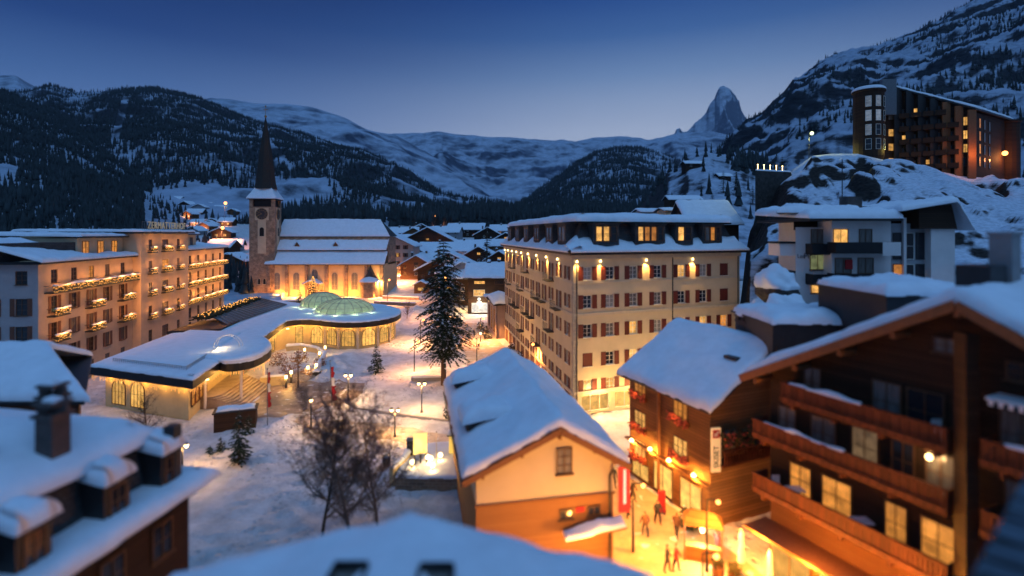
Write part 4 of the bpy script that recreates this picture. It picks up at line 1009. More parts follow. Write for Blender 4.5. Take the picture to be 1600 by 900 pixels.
# ================================================================ church
def church():
    t = thing('church', (-60, 167, 0), 'stone church with three tiers of snow-covered roof, floodlit orange from below', 'church')
    X0, X1, Y0 = -79.5, -41.8, 167.0
    b = MB(); b.prism([(X0, Y0), (X1, Y0), (X1, Y0+19), (X0, Y0+19)], 0, 10.6, top=False); b.build('wall', mat('golden_plaster', (.62, .45, .26), .85, .12, .6, .15, 20), t)
    for s in (X0+.5, X0+6.2, X0+12.6, X0+19.2, X0+25.6, X0+32.0, X1-.6): b = MB(); b.box((s, Y0-.35, 5.1), (.95, .7, 10.2)); b.build('buttress', STONE, t)
    dd = Vector((1, 0))
    for k, px in enumerate((433, 463, 523, 554)):
        x = (px-800)/800*Y0; window(t, (x, Y0-.06, 2.2), dd, 2.1, 5.6, TRIM, GLASS2, None, 0, 2, 4, arch=True)
    x = (492-800)/800*Y0; window(t, (x, Y0-.06, 5.8), dd, 2.0, 3.0, TRIM, GLASS2, None, 0, 2, 2, arch=True)
    # porch
    b = MB(); b.prism([(x-2.0, Y0-3), (x+2.0, Y0-3), (x+2.0, Y0), (x-2.0, Y0)], 0, .3)
    for sx in (-1.8, 1.8): b.tube((x+sx, Y0-2.7, .3), (x+sx, Y0-2.7, 4.0), .2, n=8)
    b.bar((x-2.2, Y0-2.6, 4.15), (x+2.2, Y0-2.6, 4.15), .5, .3); b.box((x, Y0-.1, 2.0), (2.2, .2, 3.6)); po = b.build('porch', STONE, t)
    snow_loft([(x-2.9, Y0-3.4, 4.3), (x, Y0-3.4, 5.6), (x+2.9, Y0-3.4, 4.3)], [(x-2.9, Y0-.1, 4.3), (x, Y0-.1, 5.6), (x+2.9, Y0-.1, 4.3)], .35, 'porch_snow', po, .4, 3)
    # three tiers of roof
    tiers = [((X0-.8, X1+.5), Y0-1.0, 10.6, Y0+3.2, 14.4), ((X0-.3, X1+.2), Y0+2.6, 15.1, Y0+6.6, 18.6), ((X0+.0, X1+.6), Y0+6.0, 19.6, Y0+11.5, 25.2)]
    for k, ((xa, xb), ya, za, yb, zb) in enumerate(tiers):
        b = MB(); xr = xb-(4.5 if k == 2 else 0)
        b.add([(xa, ya, za-.35), (xb, ya, za-.35), (xb, ya, za), (xa, ya, za), (xa, yb, zb), (xr, yb, zb)], [(0, 1, 2, 3), (3, 2, 5, 4)]); b.build('roof', SLATE, t)
        snow_loft([(xa, ya-.15, za), (xa, yb, zb)], [(xb, ya-.15, za), (xr, yb, zb)], .38, 'roof_snow', t, .7, k*3, wob=.16, lump=.10, roundends=(1, 0, 1, 1))
        if k < 2:
            b = MB(); b.box(((X0+X1)/2, yb+.4+1, zb+.3), (X1-X0-.4, 2, 1.4)); b.build('clerestory_band', DARK, t)
    b = MB(); y2 = Y0+11.5; b.add([(X1+.6, Y0+6, 19.6), (X1+.6, Y0+17, 19.6), (X1-3.9, y2, 25.2), (X0, y2, 25.2), (X0, Y0+17, 19.6)], [(0, 1, 2), (2, 1, 4, 3)]); b.build('roof', SLATE, t)
    b = MB(); b.prism([(X0+.3, Y0+6), (X1, Y0+6), (X1, Y0+17), (X0+.3, Y0+17)], 10, 19.5); b.build('nave_wall', STONE, t)
    for px in (466, 526):                     # little roof dormers
        x = (px-800)/800*(Y0+4.5); b = MB(); y = Y0+3.4
        b.add([(x-.9, y, 16.2), (x+.9, y, 16.2), (x, y, 17.7), (x-.2, y+2.6, 17.6), (x-.9, y+1, 16.2), (x+.9, y+1, 16.2)], [(0, 1, 2), (1, 5, 3, 2), (0, 2, 3, 4)]); o = b.build('dormer', RUST, t)
        snow_loft([(x-1.2, y-.1, 16.3), (x, y-.1, 17.8), (x+1.2, y-.1, 16.3)], [(x-1.2, y+1.2, 17.2), (x, y+2.4, 18), (x+1.2, y+1.2, 17.2)], .22, 'dormer_snow', o, .3)
    # round chapel at the right end
    cx = (578-800)/800*(Y0-1); b = MB(); b.lathe([(2.9, 0), (2.9, 4.9), (3.1, 5.0)], (cx, Y0-1.6, 0), 20); ch = b.build('side_chapel', STONE, t)
    b = MB(); b.lathe([(3.3, 5.0), (3.2, 5.35), (2.4, 5.9), (1.1, 6.4), (.05, 6.6)], (cx, Y0-1.6, 0), 20); b.build('chapel_snow', SNOW, ch, True)
    b = MB(); b.lathe([(1.9, 6.0), (.05, 10.2)], (cx, Y0-.2, 0), 12); b.build('chapel_roof', SLATE, ch)
    # floodlights
    for x, p in ((-75, 520), (-69, 420), (-59, 420), (-52, 420), (-44, 620)):
        b = MB(); b.box((x, Y0-3.2, .25), (.5, .4, .4)); o = b.build('floodlight', BULBO, t); lamp(o, (x, Y0-3.4, .9), p*.9, (1, .36, .06), .3)
    q = (-42.2, Y0-1.2, 5.2); b = MB(); b.ball(q, .35); o = b.build('wall_lamp', BULBO, t); lamp(o, (q[0], q[1]-.8, q[2]), 420, (1, .48, .12), .3)
    return t
church()
def church_tower():
    cx, cy, a, w = -81.8, 170.0, R(9), 7.7; t = thing('church_tower', (cx, cy, 0), 'square stone bell tower with round clock and dark needle spire beside the church', 'bell tower')
    u = Vector((math.cos(a), math.sin(a))); v = Vector((-math.sin(a), math.cos(a)))
    def c(s, q): p = Vector((cx, cy))+u*s+v*q; return (p.x, p.y)
    h = w/2; b = MB(); b.prism([c(-h, -h), c(h, -h), c(h, h), c(-h, h)], 0, 29.0, bottom=False); b.build('wall', STONE, t)
    b = MB()                                  # belfry posts
    for s in (-h+.5, h-.5):
        for q in (-h+.5, h-.5): x, y = c(s, q); b = MB(); b.box((x, y, 30.45), (1.0, 1.0, 2.4), a); b.build('belfry_post', STONE, t)
    x, y = c(0, 0); b = MB(); b.box((x, y, 29.12), (w+.2, w+.2, .24), a); b.build('cornice', STONE, t)
    b = MB(); b.box((x, y, 30.3), (w-1.6, w-1.6, 2.4), a); b.build('belfry_louvre', BLACKF, t)
    b = MB(); b.box((x, y, 31.75), (w+1.0, w+1.0, .3), a); b.build('eaves', DARK, t)
    # pale plaster panels behind the clocks
    for side in (0, 1):
        if side == 0: o = Vector(c(0, -h-.03)); d_ = u
        else: o = Vector(c(h+.03, 0)); d_ = v
        rz = math.atan2(d_.y, d_.x); n = Vector((d_.y, -d_.x)); b = MB(); b.box((o.x, o.y, 26.9), (4.2 if side == 0 else 3.6, .06, 4.0), rz); b.box((o.x-n.x*.01, o.y-n.y*.01, 19.7), (2.5, .06, 11.4), rz); b.build('plaster_panel', CREAM2, t)
        f = o+n*.06; b = MB(); k = 28
        vs = [(f.x, f.y, 26.9)]+[(f.x+d_.x*1.85*math.cos(2*math.pi*i/k), f.y+d_.y*1.85*math.cos(2*math.pi*i/k), 26.9+1.85*math.sin(2*math.pi*i/k)) for i in range(k)]
        b.add(vs, [(0, 1+i, 1+(i+1) % k) for i in range(k)]); co = b.build('clock_face', CLK, t)
        b = MB(); f2 = f+n*.05
        for i in range(k):
            a0, a1 = 2*math.pi*i/k, 2*math.pi*(i+1)/k
            for rr in (1.83, 1.1): b.bar((f2.x+d_.x*rr*math.cos(a0), f2.y+d_.y*rr*math.cos(a0), 26.9+rr*math.sin(a0)), (f2.x+d_.x*rr*math.cos(a1), f2.y+d_.y*rr*math.cos(a1), 26.9+rr*math.sin(a1)), .06, .09 if rr > 1.5 else .05)
        for i in range(12):
            a0 = 2*math.pi*i/12; b.bar(*[(f2.x+d_.x*rr*math.cos(a0), f2.y+d_.y*rr*math.cos(a0), 26.9+rr*math.sin(a0)) for rr in (1.3, 1.7)], .05, .16)
        b.build('clock_numerals', GOLD, co)
        b = MB(); f3 = f2+n*.06
        for a0, rr in ((R(145), 1.0), (R(205), 1.45)): b.bar((f3.x, f3.y, 26.9), (f3.x+d_.x*rr*math.cos(a0), f3.y+d_.y*rr*math.cos(a0), 26.9+rr*math.sin(a0)), .05, .13)
        b.build('clock_hands', GOLD, co)
        window(t, (o.x+n.x*.06, o.y+n.y*.06, 19.6), d_, 1.5, 3.0, TRIM, BLACKG, None, 0, 1, 1, arch=True)
        for s in (-.8, .8): window(t, (o.x+d_.x*s, o.y+d_.y*s, 4.0), d_, .9, 1.9, TRIM, BLACKG, None, 0, 1, 1, arch=True)
    # skirt roof with snow, spire, ball and cross
    e = h+.65; rr = e*1.4142
    b = MB(); b.lathe([(rr, 31.9), (rr*.40, 36.6), (1.75, 38.5)], (cx, cy, 0), 4, 0, a+math.pi/4); b.build('skirt_roof', SLATE, t)
    b = MB(); b.lathe([(rr+.1, 31.85), (rr+.1, 32.2), (rr*.78, 33.9), (rr*.50, 36.1), (rr*.42, 36.7), (rr*.36, 36.7)], (cx, cy, 0), 4, 0, a+math.pi/4); b.build('skirt_snow', SNOW, t)
    b = MB(); b.lathe([(3.7, 35.2), (3.2, 37.4), (2.75, 41.5), (2.05, 47), (1.1, 53), (.14, 59)], (cx, cy, 0), 8, 0, a); b.build('spire', SPIREM, t)
    b = MB(); b.tube((cx, cy, 58.5), (cx, cy, 62.6), .09, .05, 6); b.ball((cx, cy, 59.4), .42); b.bar((cx-.8, cy, 61.7), (cx+.8, cy, 61.7), .12, .14); b.box((cx, cy, 62.8), (.4, .2, .4)); b.build('spire_cross', GOLD, t)
    for (s, q, p) in ((-2.5, -h-2.2, 420), (h+1.6, -h-1.6, 600)):
        x, y = c(s, q); b = MB(); b.box((x, y, .25), (.5, .4, .4), a); o = b.build('floodlight', BULBO, t); lamp(o, (x, y, .9), p*.9, (1, .36, .06), .3)
    return t
CLK = mat('clock_face_paint', (.06, .05, .055), .6, .2, 2, 0); GOLD = mat('gilded_metal', (.35, .20, .07), .45, .2, 3, 0, metal=.4)
BLACKG = mat('dark_opening', (.01, .01, .012), .9, .1, 1, 0)
church_tower()

# ================================================================ houses: one general builder
def house(name, label, cat, p0, d, w, dep, z0, ze, zr, ridge='v', wall=WOODD, snow=.5, over=.7, group=None, wins=(), base=None, basez=0, seed=0, chim=(), roofmat=DARK, skew=0.5, balc=(), side_wins=(), snowdu=.6, over_f=None):
    """p0 = left front corner, d = along the front, outward to its right; ridge 'v' runs back (gable to the front), 'u' runs along the front"""
    d = Vector(d); d.normalize(); n = Vector((d.y, -d.x)); p0 = Vector(p0[:2]); of = over if over_f is None else over_f
    t = thing(name, (p0.x, p0.y, z0), label, cat, group)
    def Q(s, q, z): p = p0+d*s-n*q; return Vector((p.x, p.y, z))
    b = MB()
    def ring(z): return [Q(0, 0, z), Q(w, 0, z), Q(w, dep, z), Q(0, dep, z)]
    lo, hi = ring(basez and basez or z0), ring(ze)
    for i in range(4): b.quad(lo[i], lo[(i+1) % 4], hi[(i+1) % 4], hi[i])
    if ridge == 'v': b.add([Q(0, 0, ze), Q(w, 0, ze), Q(w*skew, 0, zr), Q(0, dep, ze), Q(w, dep, ze), Q(w*skew, dep, zr)], [(0, 1, 2), (4, 3, 5)])
    else: b.add([Q(0, 0, ze), Q(0, dep, ze), Q(0, dep*skew, zr), Q(w, 0, ze), Q(w, dep, ze), Q(w, dep*skew, zr)], [(1, 0, 2), (3, 4, 5)])
    b.build('wall', wall, t)
    if base:
        b = MB(); r1, r2 = ring(z0), ring(basez)
        for i in range(4): b.quad(r1[i], r1[(i+1) % 4], r2[(i+1) % 4], r2[i])
        b.build('base_wall', base, t)
    th = .16
    if ridge == 'v':
        sl1 = (zr-ze)/(w*skew); sl2 = (zr-ze)/(w*(1-skew))
        A = [Q(-over, -of, ze-over*sl1+.05), Q(w*skew, -of, zr+.05), Q(w+over, -of, ze-over*sl2+.05)]; B = [Q(-over, dep+over, A[0].z), Q(w*skew, dep+over, A[1].z), Q(w+over, dep+over, A[2].z)]
    else:
        sl1 = (zr-ze)/(dep*skew); sl2 = (zr-ze)/(dep*(1-skew))
        A = [Q(-over, -of, ze-of*sl1+.05), Q(-over, dep*skew, zr+.05), Q(-over, dep+over, ze-over*sl2+.05)]; B = [Q(w+over, -of, A[0].z), Q(w+over, dep*skew, A[1].z), Q(w+over, dep+over, A[2].z)]
    b = MB(); up = Vector((0, 0, th))
    for i in (0, 1):
        vs = [A[i], A[i+1], B[i+1], B[i]]; vs += [v+up for v in vs]
        b.add(vs, [(3, 2, 1, 0), (4, 5, 6, 7), (0, 1, 5, 4), (1, 2, 6, 5), (2, 3, 7, 6), (3, 0, 4, 7)])
    ro = b.build('roof', roofmat, t)
    if snow: snow_loft([a+up for a in A], [c+up for c in B], snow, 'roof_snow', t, snowdu, seed, wob=.12, lump=.1*min(1, snow*2))
    for (s, z, ww, hh, fr, pn, sh, face) in wins:
        if face == 'f': window(t, Q(s, -.05, z), d, ww, hh, fr, pn, sh, 0, 2, 2)
        elif face == 'l': window(t, Q(-.05, s, z), n, ww, hh, fr, pn, sh, 0, 2, 2)
        elif face == 'r': window(t, Q(w+.05, s, z), -n, ww, hh, fr, pn, sh, 0, 2, 2)
    for (s, q, cw, zt, mm) in chim:
        x = Q(s, q, 0); b = MB(); b.box((x.x, x.y, (zt+ze)/2), (cw, cw, zt-ze), math.atan2(d.y, d.x)); b.box((x.x, x.y, zt+.08), (cw+.2, cw+.2, .16), math.atan2(d.y, d.x))
        co = b.build('chimney', mm, ro); snow_loft([(x.x-cw/2-.1, x.y-cw/2-.1, zt+.16), (x.x-cw/2-.1, x.y+cw/2+.1, zt+.16)], [(x.x+cw/2+.1, x.y-cw/2-.1, zt+.16), (x.x+cw/2+.1, x.y+cw/2+.1, zt+.16)], .22, 'chimney_snow', co, .3)
    for (s0, s1, z, out) in balc:
        b = MB(); b.bar(Q((s0), -out/2, z), Q(s1, -out/2, z), out, .12); b.bar(Q(s0, -out, z+.5), Q(s1, -out, z+.5), .06, .9); bo = b.build('balcony', WOODV if wall in (WOODD, WOODM) else wall, t)
        snow_loft([Q(s0, -out-.1, z+.95), Q(s0, -out+.15, z+.95)], [Q(s1, -out-.1, z+.95), Q(s1, -out+.15, z+.95)], .1, 'rail_snow', bo, .4)
    t_Q[t.name] = Q
    return t, Q
t_Q = {}
def Gp(px, Y): return ((px-800)/F*Y, Y)

# pink gabled building right of the church
def wgrid(ss, zs, ww, hh, fr, sh, lit, face='f', lp=LIT, gl=GLASS):
    return [(s, z, ww, hh, fr, lp if (i, j) in lit else gl, sh, face) for j, z in enumerate(zs) for i, s in enumerate(ss)]
Y = 205.0; x0 = Gp(597, Y)[0]; x1 = Gp(646, Y)[0]
t, Q = house('gabled_house', 'pink plastered four-storey house with arched lit doorway to the right of the church', 'house', (x0, Y), (1, 0), x1-x0, 14, 1.2, 15.5, 20.6, 'v', PINK, .5, .9,
    wins=wgrid([2.9, 6.2, 9.4], [4.6, 7.9, 11.2, 14.3], 1.0, 1.5, FRB, SHUTB, {(0, 0), (1, 0), (1, 2), (0, 2)}), seed=3, skew=.15)
window(t, Q(7.2, -.1, 1.3), Vector((1, 0)), 2.4, 3.2, TRIM, LITY, None, 0, 2, 1, arch=True, kind='door')
lamp(t, Q(7.2, -1.2, 4.2), 120, (1, .48, .15), .3)
x0 = Gp(645, 200)[0]; x1 = Gp(668, 200)[0]
t, Q = house('kiosk', 'small timber kiosk with snowy roof in front of the pink house', 'kiosk', Gp(647, 172), (1, 0), 4.6, 4, 0.3, 3.2, 4.3, 'v', WOODM, .35, .5, wins=[(2.3, 1.3, 2.2, 1.1, FRB, LIT, None, 'f')])
# dark shop building closing the square
Ysh = 131.0; xa = Gp(731, Ysh)[0]; xb = Gp(790, Ysh)[0]
t, Q = house('shop_building', 'dark timber building with bright white shopfront and glowing round emblem', 'shop', (xa, Ysh), (1, 0), xb-xa, 13, 0.0, 9.4, 12.0, 'u', WOODD, .5, 1.2, seed=5, over_f=1.0,
    wins=[(2.9, 4.55, 2.9, 1.6, FRW, LIT, None, 'f'), (3.0, 7.6, 2.8, .8, FRB, LIT, None, 'f'), (8.0, 7.6, 2.4, .8, FRB, GLASS, None, 'f'), (2.6, 4.3, 2.6, 2.0, FRB, LIT, None, 'l'), (6.8, 4.3, 2.6, 2.0, FRB, LIT, None, 'l'), (2.4, .3, 2.2, 3.2, FRW, LITY, None, 'l'), (5.4, .3, 2.2, 3.2, FRW, LITY, None, 'l'), (9, .3, 2.8, 3.2, FRW, LITY, None, 'l')])
window(t, Q(3.1, -.06, .3), Vector((1, 0)), 4.3, 2.5, FRW, LITW, None, 0, 2, 1, sill=False, kind='shop_window')
b = MB(); c = Q(2.9, -.12, 3.75); k = 20; b.add([(c.x, c.y, c.z)]+[(c.x+.42*math.cos(2*math.pi*i/k), c.y, c.z+.42*math.sin(2*math.pi*i/k)) for i in range(k)], [(0, 1+i, 1+(i+1) % k) for i in range(k)]); b.box((c.x, c.y, c.z-.72), (1.25, .06, .22)); b.build('shop_emblem', LITW, t)
lamp(t, Q(3.1, -2.0, 2.4), 130, (1, .85, .55), .5); lamp(t, Q(-2.0, 4, 2.6), 120, (1, .58, .18), .4); lamp(t, Q(-2.0, 9, 2.6), 120, (1, .58, .18), .4)
# small pink building with hipped snow roof at the hotel's far corner
def annexe():
    pts = [(-2.9, 99.5), (-.9, 100.6), (-1.6, 113), (-5.4, 112.5)]
    t = thing('annexe', (-2.9, 99.5, 0), 'small salmon-coloured house with hipped snow roof at the far corner of the cream hotel', 'house')
    b = MB(); b.prism(pts, 0, 6.6, bottom=False); b.build('wall', PINK, t)
    b = MB(); b.prism(inset(pts, -.8), 6.6, 6.85); b.build('eaves', DARK, t)
    cx = sum(p[0] for p in pts)/4; cy = sum(p[1] for p in pts)/4
    snow_poly(inset(pts, -.85), 6.85, .4, 'roof_snow', t, .6, .5, seed=12, zf=lambda x, y: 6.85+max(0, 1.5-.35*abs(x-cx)-.16*abs(y-cy)))
    d_ = unit(pts[3], pts[0]); 
    for s in (3, 6.5, 10): window(t, spot_on(pts[3], d_, s, 1.0, .05), d_, 1.2, 4.4, FRB, LITO if s > 6 else GLASS2, None, 0, 2, 4)
    b = MB(); b.tube((-2.95, 99.35, 0), (-2.95, 99.35, 6.7), .07, n=6); b.build('downpipe', DARK, t)
annexe()

# ================================================================ village behind
VH = [  # px, Y, width, depth, height to eave, ridge, kind, lit, label words
 (668, 268, 26, 16, 7, 'v', WOODD, 1, 'wide dark chalet, highest of the snowy gables left of the tall pine', 1.2),
 (634, 225, 20, 14, 6, 'v', WOODD, 0, 'dark chalet with a low gable just above the pink house roof', 1.2),
 (700, 238, 30, 16, 6, 'u', WHITEP, 0, 'long pale house with a row of four small attic windows under its snow roof', .2),
 (702, 178, 22, 16, 7.5, 'v', WOODD, 1, 'dark gabled house with a pale vertical wall strip in the middle of its front', 1.0),
 (650, 196, 12, 12, 6, 'v', WOODM, 0, 'small gabled roof peeping behind the pink house, left of the pine', 1.0),
 (722, 150, 13, 13, 9, 'v', GREYP, 0, 'grey gabled house with timber-framed top right behind the pine', 1.0),
 (733, 255, 14, 12, 5, 'u', WOODM, 1, 'brown chalet with a lit window in the far row near the slim fir', .6),
 (762, 300, 16, 12, 6, 'v', WOODD, 0, 'dark twin-gabled house at the far end of the village centre', 1.0),
 (780, 215, 12, 12, 5, 'v', WOODD, 1, 'dark chalet with one lit window right of the slim fir', 1.0),
 (757, 175, 11, 11, 5, 'v', WOODM, 1, 'brown chalet lit from its doorway beside the slim fir', .8),
 (784, 172, 9, 11, 5, 'u', WOODM, 0, 'small reddish chalet with snow hat near the cream hotel roof', .8),
 (745, 146, 20, 14, 8.5, 'u', WOODD, 0, 'low building under a wide plain sheet of snow behind the bright shop', .1),
 (778, 150, 10, 12, 9, 'u', WOODD, 0, 'house with chimneys on its snow roof beside the cream hotel', .3),
 (726, 340, 24, 14, 6, 'u', WOODD, 1, 'long farthest house with a snow roof at the foot of the woods', .7),
 (694, 320, 18, 12, 6, 'u', GREYP, 0, 'grey farthest house below the dark trees', .7),
 (793, 330, 22, 12, 6, 'u', WOODD, 1, 'far house with pinkish lights left of the hotel roof', .8),
 (618, 270, 18, 12, 6, 'u', WOODD, 0, 'dark house glimpsed over the church roof end', .8),
 (646, 300, 16, 12, 6, 'v', WOODM, 1, 'brown chalet in the far row left of the highest gable', .9),
 (676, 215, 12, 10, 5, 'u', WOODD, 1, 'low dark house between the wide gables and the pine top', .5),
 (748, 232, 13, 11, 5, 'v', WOODD, 1, 'dark gabled chalet with warm windows just left of the slim fir', .9),
 (772, 262, 15, 11, 5, 'u', WOODM, 0, 'long brown chalet in the row before the far end of the village', .6),
 (790, 290, 12, 10, 5, 'v', WOODD, 1, 'little gabled house just showing over the hotel corner, far row', .8),
 (628, 330, 18, 12, 5, 'u', WOODD, 1, 'long house below the woods over the pink house', .6),
 (658, 345, 16, 12, 5, 'v', WOODD, 0, 'gabled house below the woods, left of the farthest long house', .8),
]
rndv = random.Random(12)
for (px, Y, w, dep, he, rd, wm, lit, lab, gab) in VH:
    cx = (px-800)/F*Y; z0 = float(floor_z(cx, Y))-.6; a = R(rndv.uniform(-14, 14)); dd = (math.cos(a), math.sin(a))
    ze = z0+he; zr = ze+(w if rd == 'v' else dep)*.21+gab
    wins = []
    for i in range(max(2, int(w/4))):
        s = 1.8+i*(w-3.6)/max(1, int(w/4)-1) if int(w/4) > 1 else w/2
        for zz in (z0+2.0, z0+4.6):
            if zz+1.2 < ze: wins.append((s, zz, 1.1, 1.2, FRW if i % 2 else FRB, rndv.choice([LIT, LITO]) if (lit and rndv.random() < .35) else GLASS, None, 'f'))
    if rd == 'v': wins.append((w/2, ze+.1, 1.6, 1.0, FRB, LIT if lit else GLASS, None, 'f'))
    t, Q = house('chalet', lab, 'chalet', (cx-dd[0]*w/2, Y-dd[1]*w/2), dd, w, dep, z0, ze, zr, rd, wm, .5, 1.1, 'snow-roofed houses of the village centre', wins=wins, seed=px, snowdu=1.3,
        chim=[(w*.3, dep*.45, .8, zr+1.0, CHIM)]+([(w*.6, dep*.5, .8, zr+1.1, CHIM)] if px in (778, 745) else []))
    if px == 702:
        b = MB(); b.box(Q(w/2, -.12, (z0+zr)/2-.4), (3.6, .2, zr-z0-1.4), a); b.build('wall_strip', WHITEP, t)
        b = MB()
        for (s, z) in ((w/2-.6, ze+.8), (w/2+.6, ze+.8)): b.box(Q(s, -.24, z), (.7, .06, .8), a)
        b.build('window', GLASS, t)
# hamlet on the meadow, upper left
HM = [(262, 347, 470, 9, WOODD, 0, 'dark hut low on the snowy meadow just above the hotel roof lettering'),
 (270, 310, 560, 14, WOODD, 0, 'broad chalet at the upper edge of the snowy meadow'),
 (288, 318, 540, 13, WOODD, 0, 'chalet with snow roof between the meadow and the woods'),
 (303, 330, 500, 14, WOODD, 1, 'dark chalet on the right rim of the meadow'),
 (310, 322, 520, 12, GREYP, 0, 'grey chalet above the lit ones on the hillside'),
 (322, 318, 560, 10, PINK, 1, 'pale house with a lamp at the top of the hamlet'),
 (343, 324, 540, 12, WOODD, 0, 'dark chalet highest on the slope left of the bell tower'),
 (362, 326, 520, 9, WOODM, 0, 'reddish chalet touching the left edge of the bell tower'),
 (306, 345, 420, 10, PINK, 1, 'pinkish lit chalet halfway down the hamlet'),
 (318, 352, 380, 10, WOODM, 1, 'brown chalet with orange light above the hotel end roof'),
 (330, 338, 440, 9, WOODD, 0, 'small dark chalet in the middle of the hamlet'),
 (345, 358, 330, 12, WOODD, 1, 'dark chalet beside the bright pink light left of the tower'),
 (340, 376, 260, 12, WOODD, 0, 'snowy house low between the hotel end and the tower'),
 (360, 372, 270, 10, GREYP, 1, 'grey house left of the tower at clock height'),
 (357, 392, 215, 12, WOODM, 0, 'brown house behind the lantern hotel end, near the tower foot'),
 (150, 318, 420, 12, WOODD, 0, 'lone chalet in the woods above the left hotel roof'),
 (438, 330, 600, 13, WOODD, 0, 'dark chalet over the left end of the church roof'),
 (452, 334, 560, 13, GREYP, 1, 'lit grey chalet over the church roof ridge'),
 (470, 332, 600, 13, WOODD, 0, 'dark chalet over the middle of the church ridge'),
 (486, 336, 560, 12, WOODD, 1, 'chalet over the right part of the church ridge'),
 (250, 334, 480, 12, WOODD, 0, 'chalet at the left rim of the snowy meadow'),
 (232, 322, 540, 12, WOODM, 1, 'brown chalet among trees left of the meadow'),
 (292, 334, 450, 10, WOODM, 1, 'small brown chalet in the upper middle of the hamlet'),
 (326, 346, 400, 10, WOODD, 0, 'dark chalet just right of the pinkish lit one'),
 (352, 340, 430, 11, WOODD, 1, 'dark chalet with a light close to the tower clock'),
 (300, 358, 350, 10, GREYP, 0, 'grey chalet at the bottom of the hamlet above the hotel roof')]
for (px, py, Y, w, wm, lit, lab) in HM:
    cx = (px-800)/F*Y; z0 = float(terrain_z(cx, Y))-1.0; zt = CH-(py-HZ)/F*Y
    z0 = min(z0, zt-6) if z0 > zt-5 else z0
    he = 5.0; a = R(rndv.uniform(-20, 20)); dd = (math.cos(a), math.sin(a)); rd = rndv.choice('uv')
    z0 = max(z0, zt-11); 
    t, Q = house('chalet', lab, 'chalet', (cx-dd[0]*w/2, Y-dd[1]*w/2), dd, w, w*.8, z0-4, z0+he, z0+he+w*.24, rd, wm, .7, 1.2, 'chalets on the hillside above the town', seed=px, snowdu=1.6,
        wins=[(s, z0+2.4, 1.6, 1.4, FRB, LIT if lit else GLASS, None, 'f') for s in (w*.28, w*.7)])
    if lit: lamp(t, Q(w/2, -2.5, z0+3), 260, (1, .42, .2), .5)
def Gx(p): return (p.x, p.y)
# ================================================================ cream-gabled house in the centre foreground
t, Q = house('gabled_house', 'cream and orange-boarded gabled house under a thick snow roof, red banner at its corner', 'house', (-2.0, 28.6), (.98, .19), 8.1, 16.5, 0, 7.35, 9.45, 'v', CREAM, .62, .85, base=WOODO, basez=5.3, seed=41, skew=.58, roofmat=RUST, snowdu=.35, over_f=.7)
CF, CFQ = t, Q
window(t, Q(5.1, -.05, 6.65), Vector((.98, .19)), .95, 1.5, FRB, GLASS2, None, 0, 2, 3)
b = MB(); 
for i in (0, 1):
    a_, c_ = [Q(-.85, -.73, 6.9), Q(4.7, -.73, 9.38), Q(8.95, -.73, 6.95)][i:i+2]; b.bar(a_, c_, .10, .34)
b.bar(Q(-.1, -.07, 5.3), Q(8.2, -.07, 5.3), .08, .10)
for s, z in ((.3, 7.2), (2.5, 8.2), (4.7, 9.05), (6.8, 8.1), (8.0, 7.35)): b.bar(Q(s, -.62, z-.1), Q(s, .1, z-.1), .16, .18)
b.build('bargeboard', RUST, t)
for q, s, w in ((4.6, 1.2, 2.2), (13.2, 1.2, 1.8)):
    b = MB(); c = Q(s-.3, q, 8.1); b.box(c, (2.0, w, 1.15), math.atan2(.19, .98)); o = b.build('dormer', DARK, t)
    window(o, Q(s-1.33, q, 7.72), Vector((-.19*-1, -.98)), w-.7, .8, FRB, GLASS2, None, 0, 2, 1)
    snow_loft([Q(s-1.7, q-w/2-.25, 8.65), Q(s-1.7, q+w/2+.25, 8.65)], [Q(s+1.6, q-w/2-.25, 9.15), Q(s+1.6, q+w/2+.25, 9.15)], .62, 'dormer_snow', o, .3, q, lump=.1)
b = MB(); pts = [Q(7.9, -.55, 6.95), Q(7.9, -.35, 6.7), Q(7.85, -.12, 6.35), Q(7.85, -.12, .1)]
for p, q in zip(pts, pts[1:]): b.tube(p, q, .07, n=8)
b.bar(Q(8.9, -.8, 6.95), Q(8.9, 16, 6.95), .14, .12); b.bar(Q(-.85, -.8, 6.85), Q(-.85, 16, 6.85), .14, .12); b.build('gutter', DARK, t)
b = MB(); b.box(Q(8.65, -.3, 5.55), (.62, .22, 2.6), math.atan2(.19, .98)); o = b.build('banner_sign', emit('red_sign', (1, .06, .03), .55, base=(.5, .02, .02)), t)
b = MB(); b.box(Q(8.65, -.42, 5.75), (.13, .02, 2.0), math.atan2(.19, .98)); b.build('banner_lettering', emit('sign_white', (1, .7, .6), .8, base=(.7, .6, .6)), o)
b = MB(); b.bar(Q(5.0, -.65, 3.35), Q(8.5, -.65, 3.75), .9, .12); ao = b.build('awning', RUST, t)
snow_loft([Q(4.9, -1.1, 3.42), Q(4.9, -.3, 3.5)], [Q(8.5, -1.1, 3.82), Q(8.5, -.3, 3.9)], .2, 'awning_snow', ao, .3, 3)
for s, z in ((5.2, 4.35), (6.9, 4.4)):
    window(t, Q(s, -.05, z-.35), Vector((.98, .19)), .8, .6, FRB, GLASS, None, 0, 2, 1)
b = MB(); b.box(Q(6.05, -.06, 4.5), (.5, .05, .3), math.atan2(.19, .98)); b.build('name_plate', REDC, t)
lamp(t, Q(6.2, -2.2, 3.0), 60, (1, .42, .08), .2)

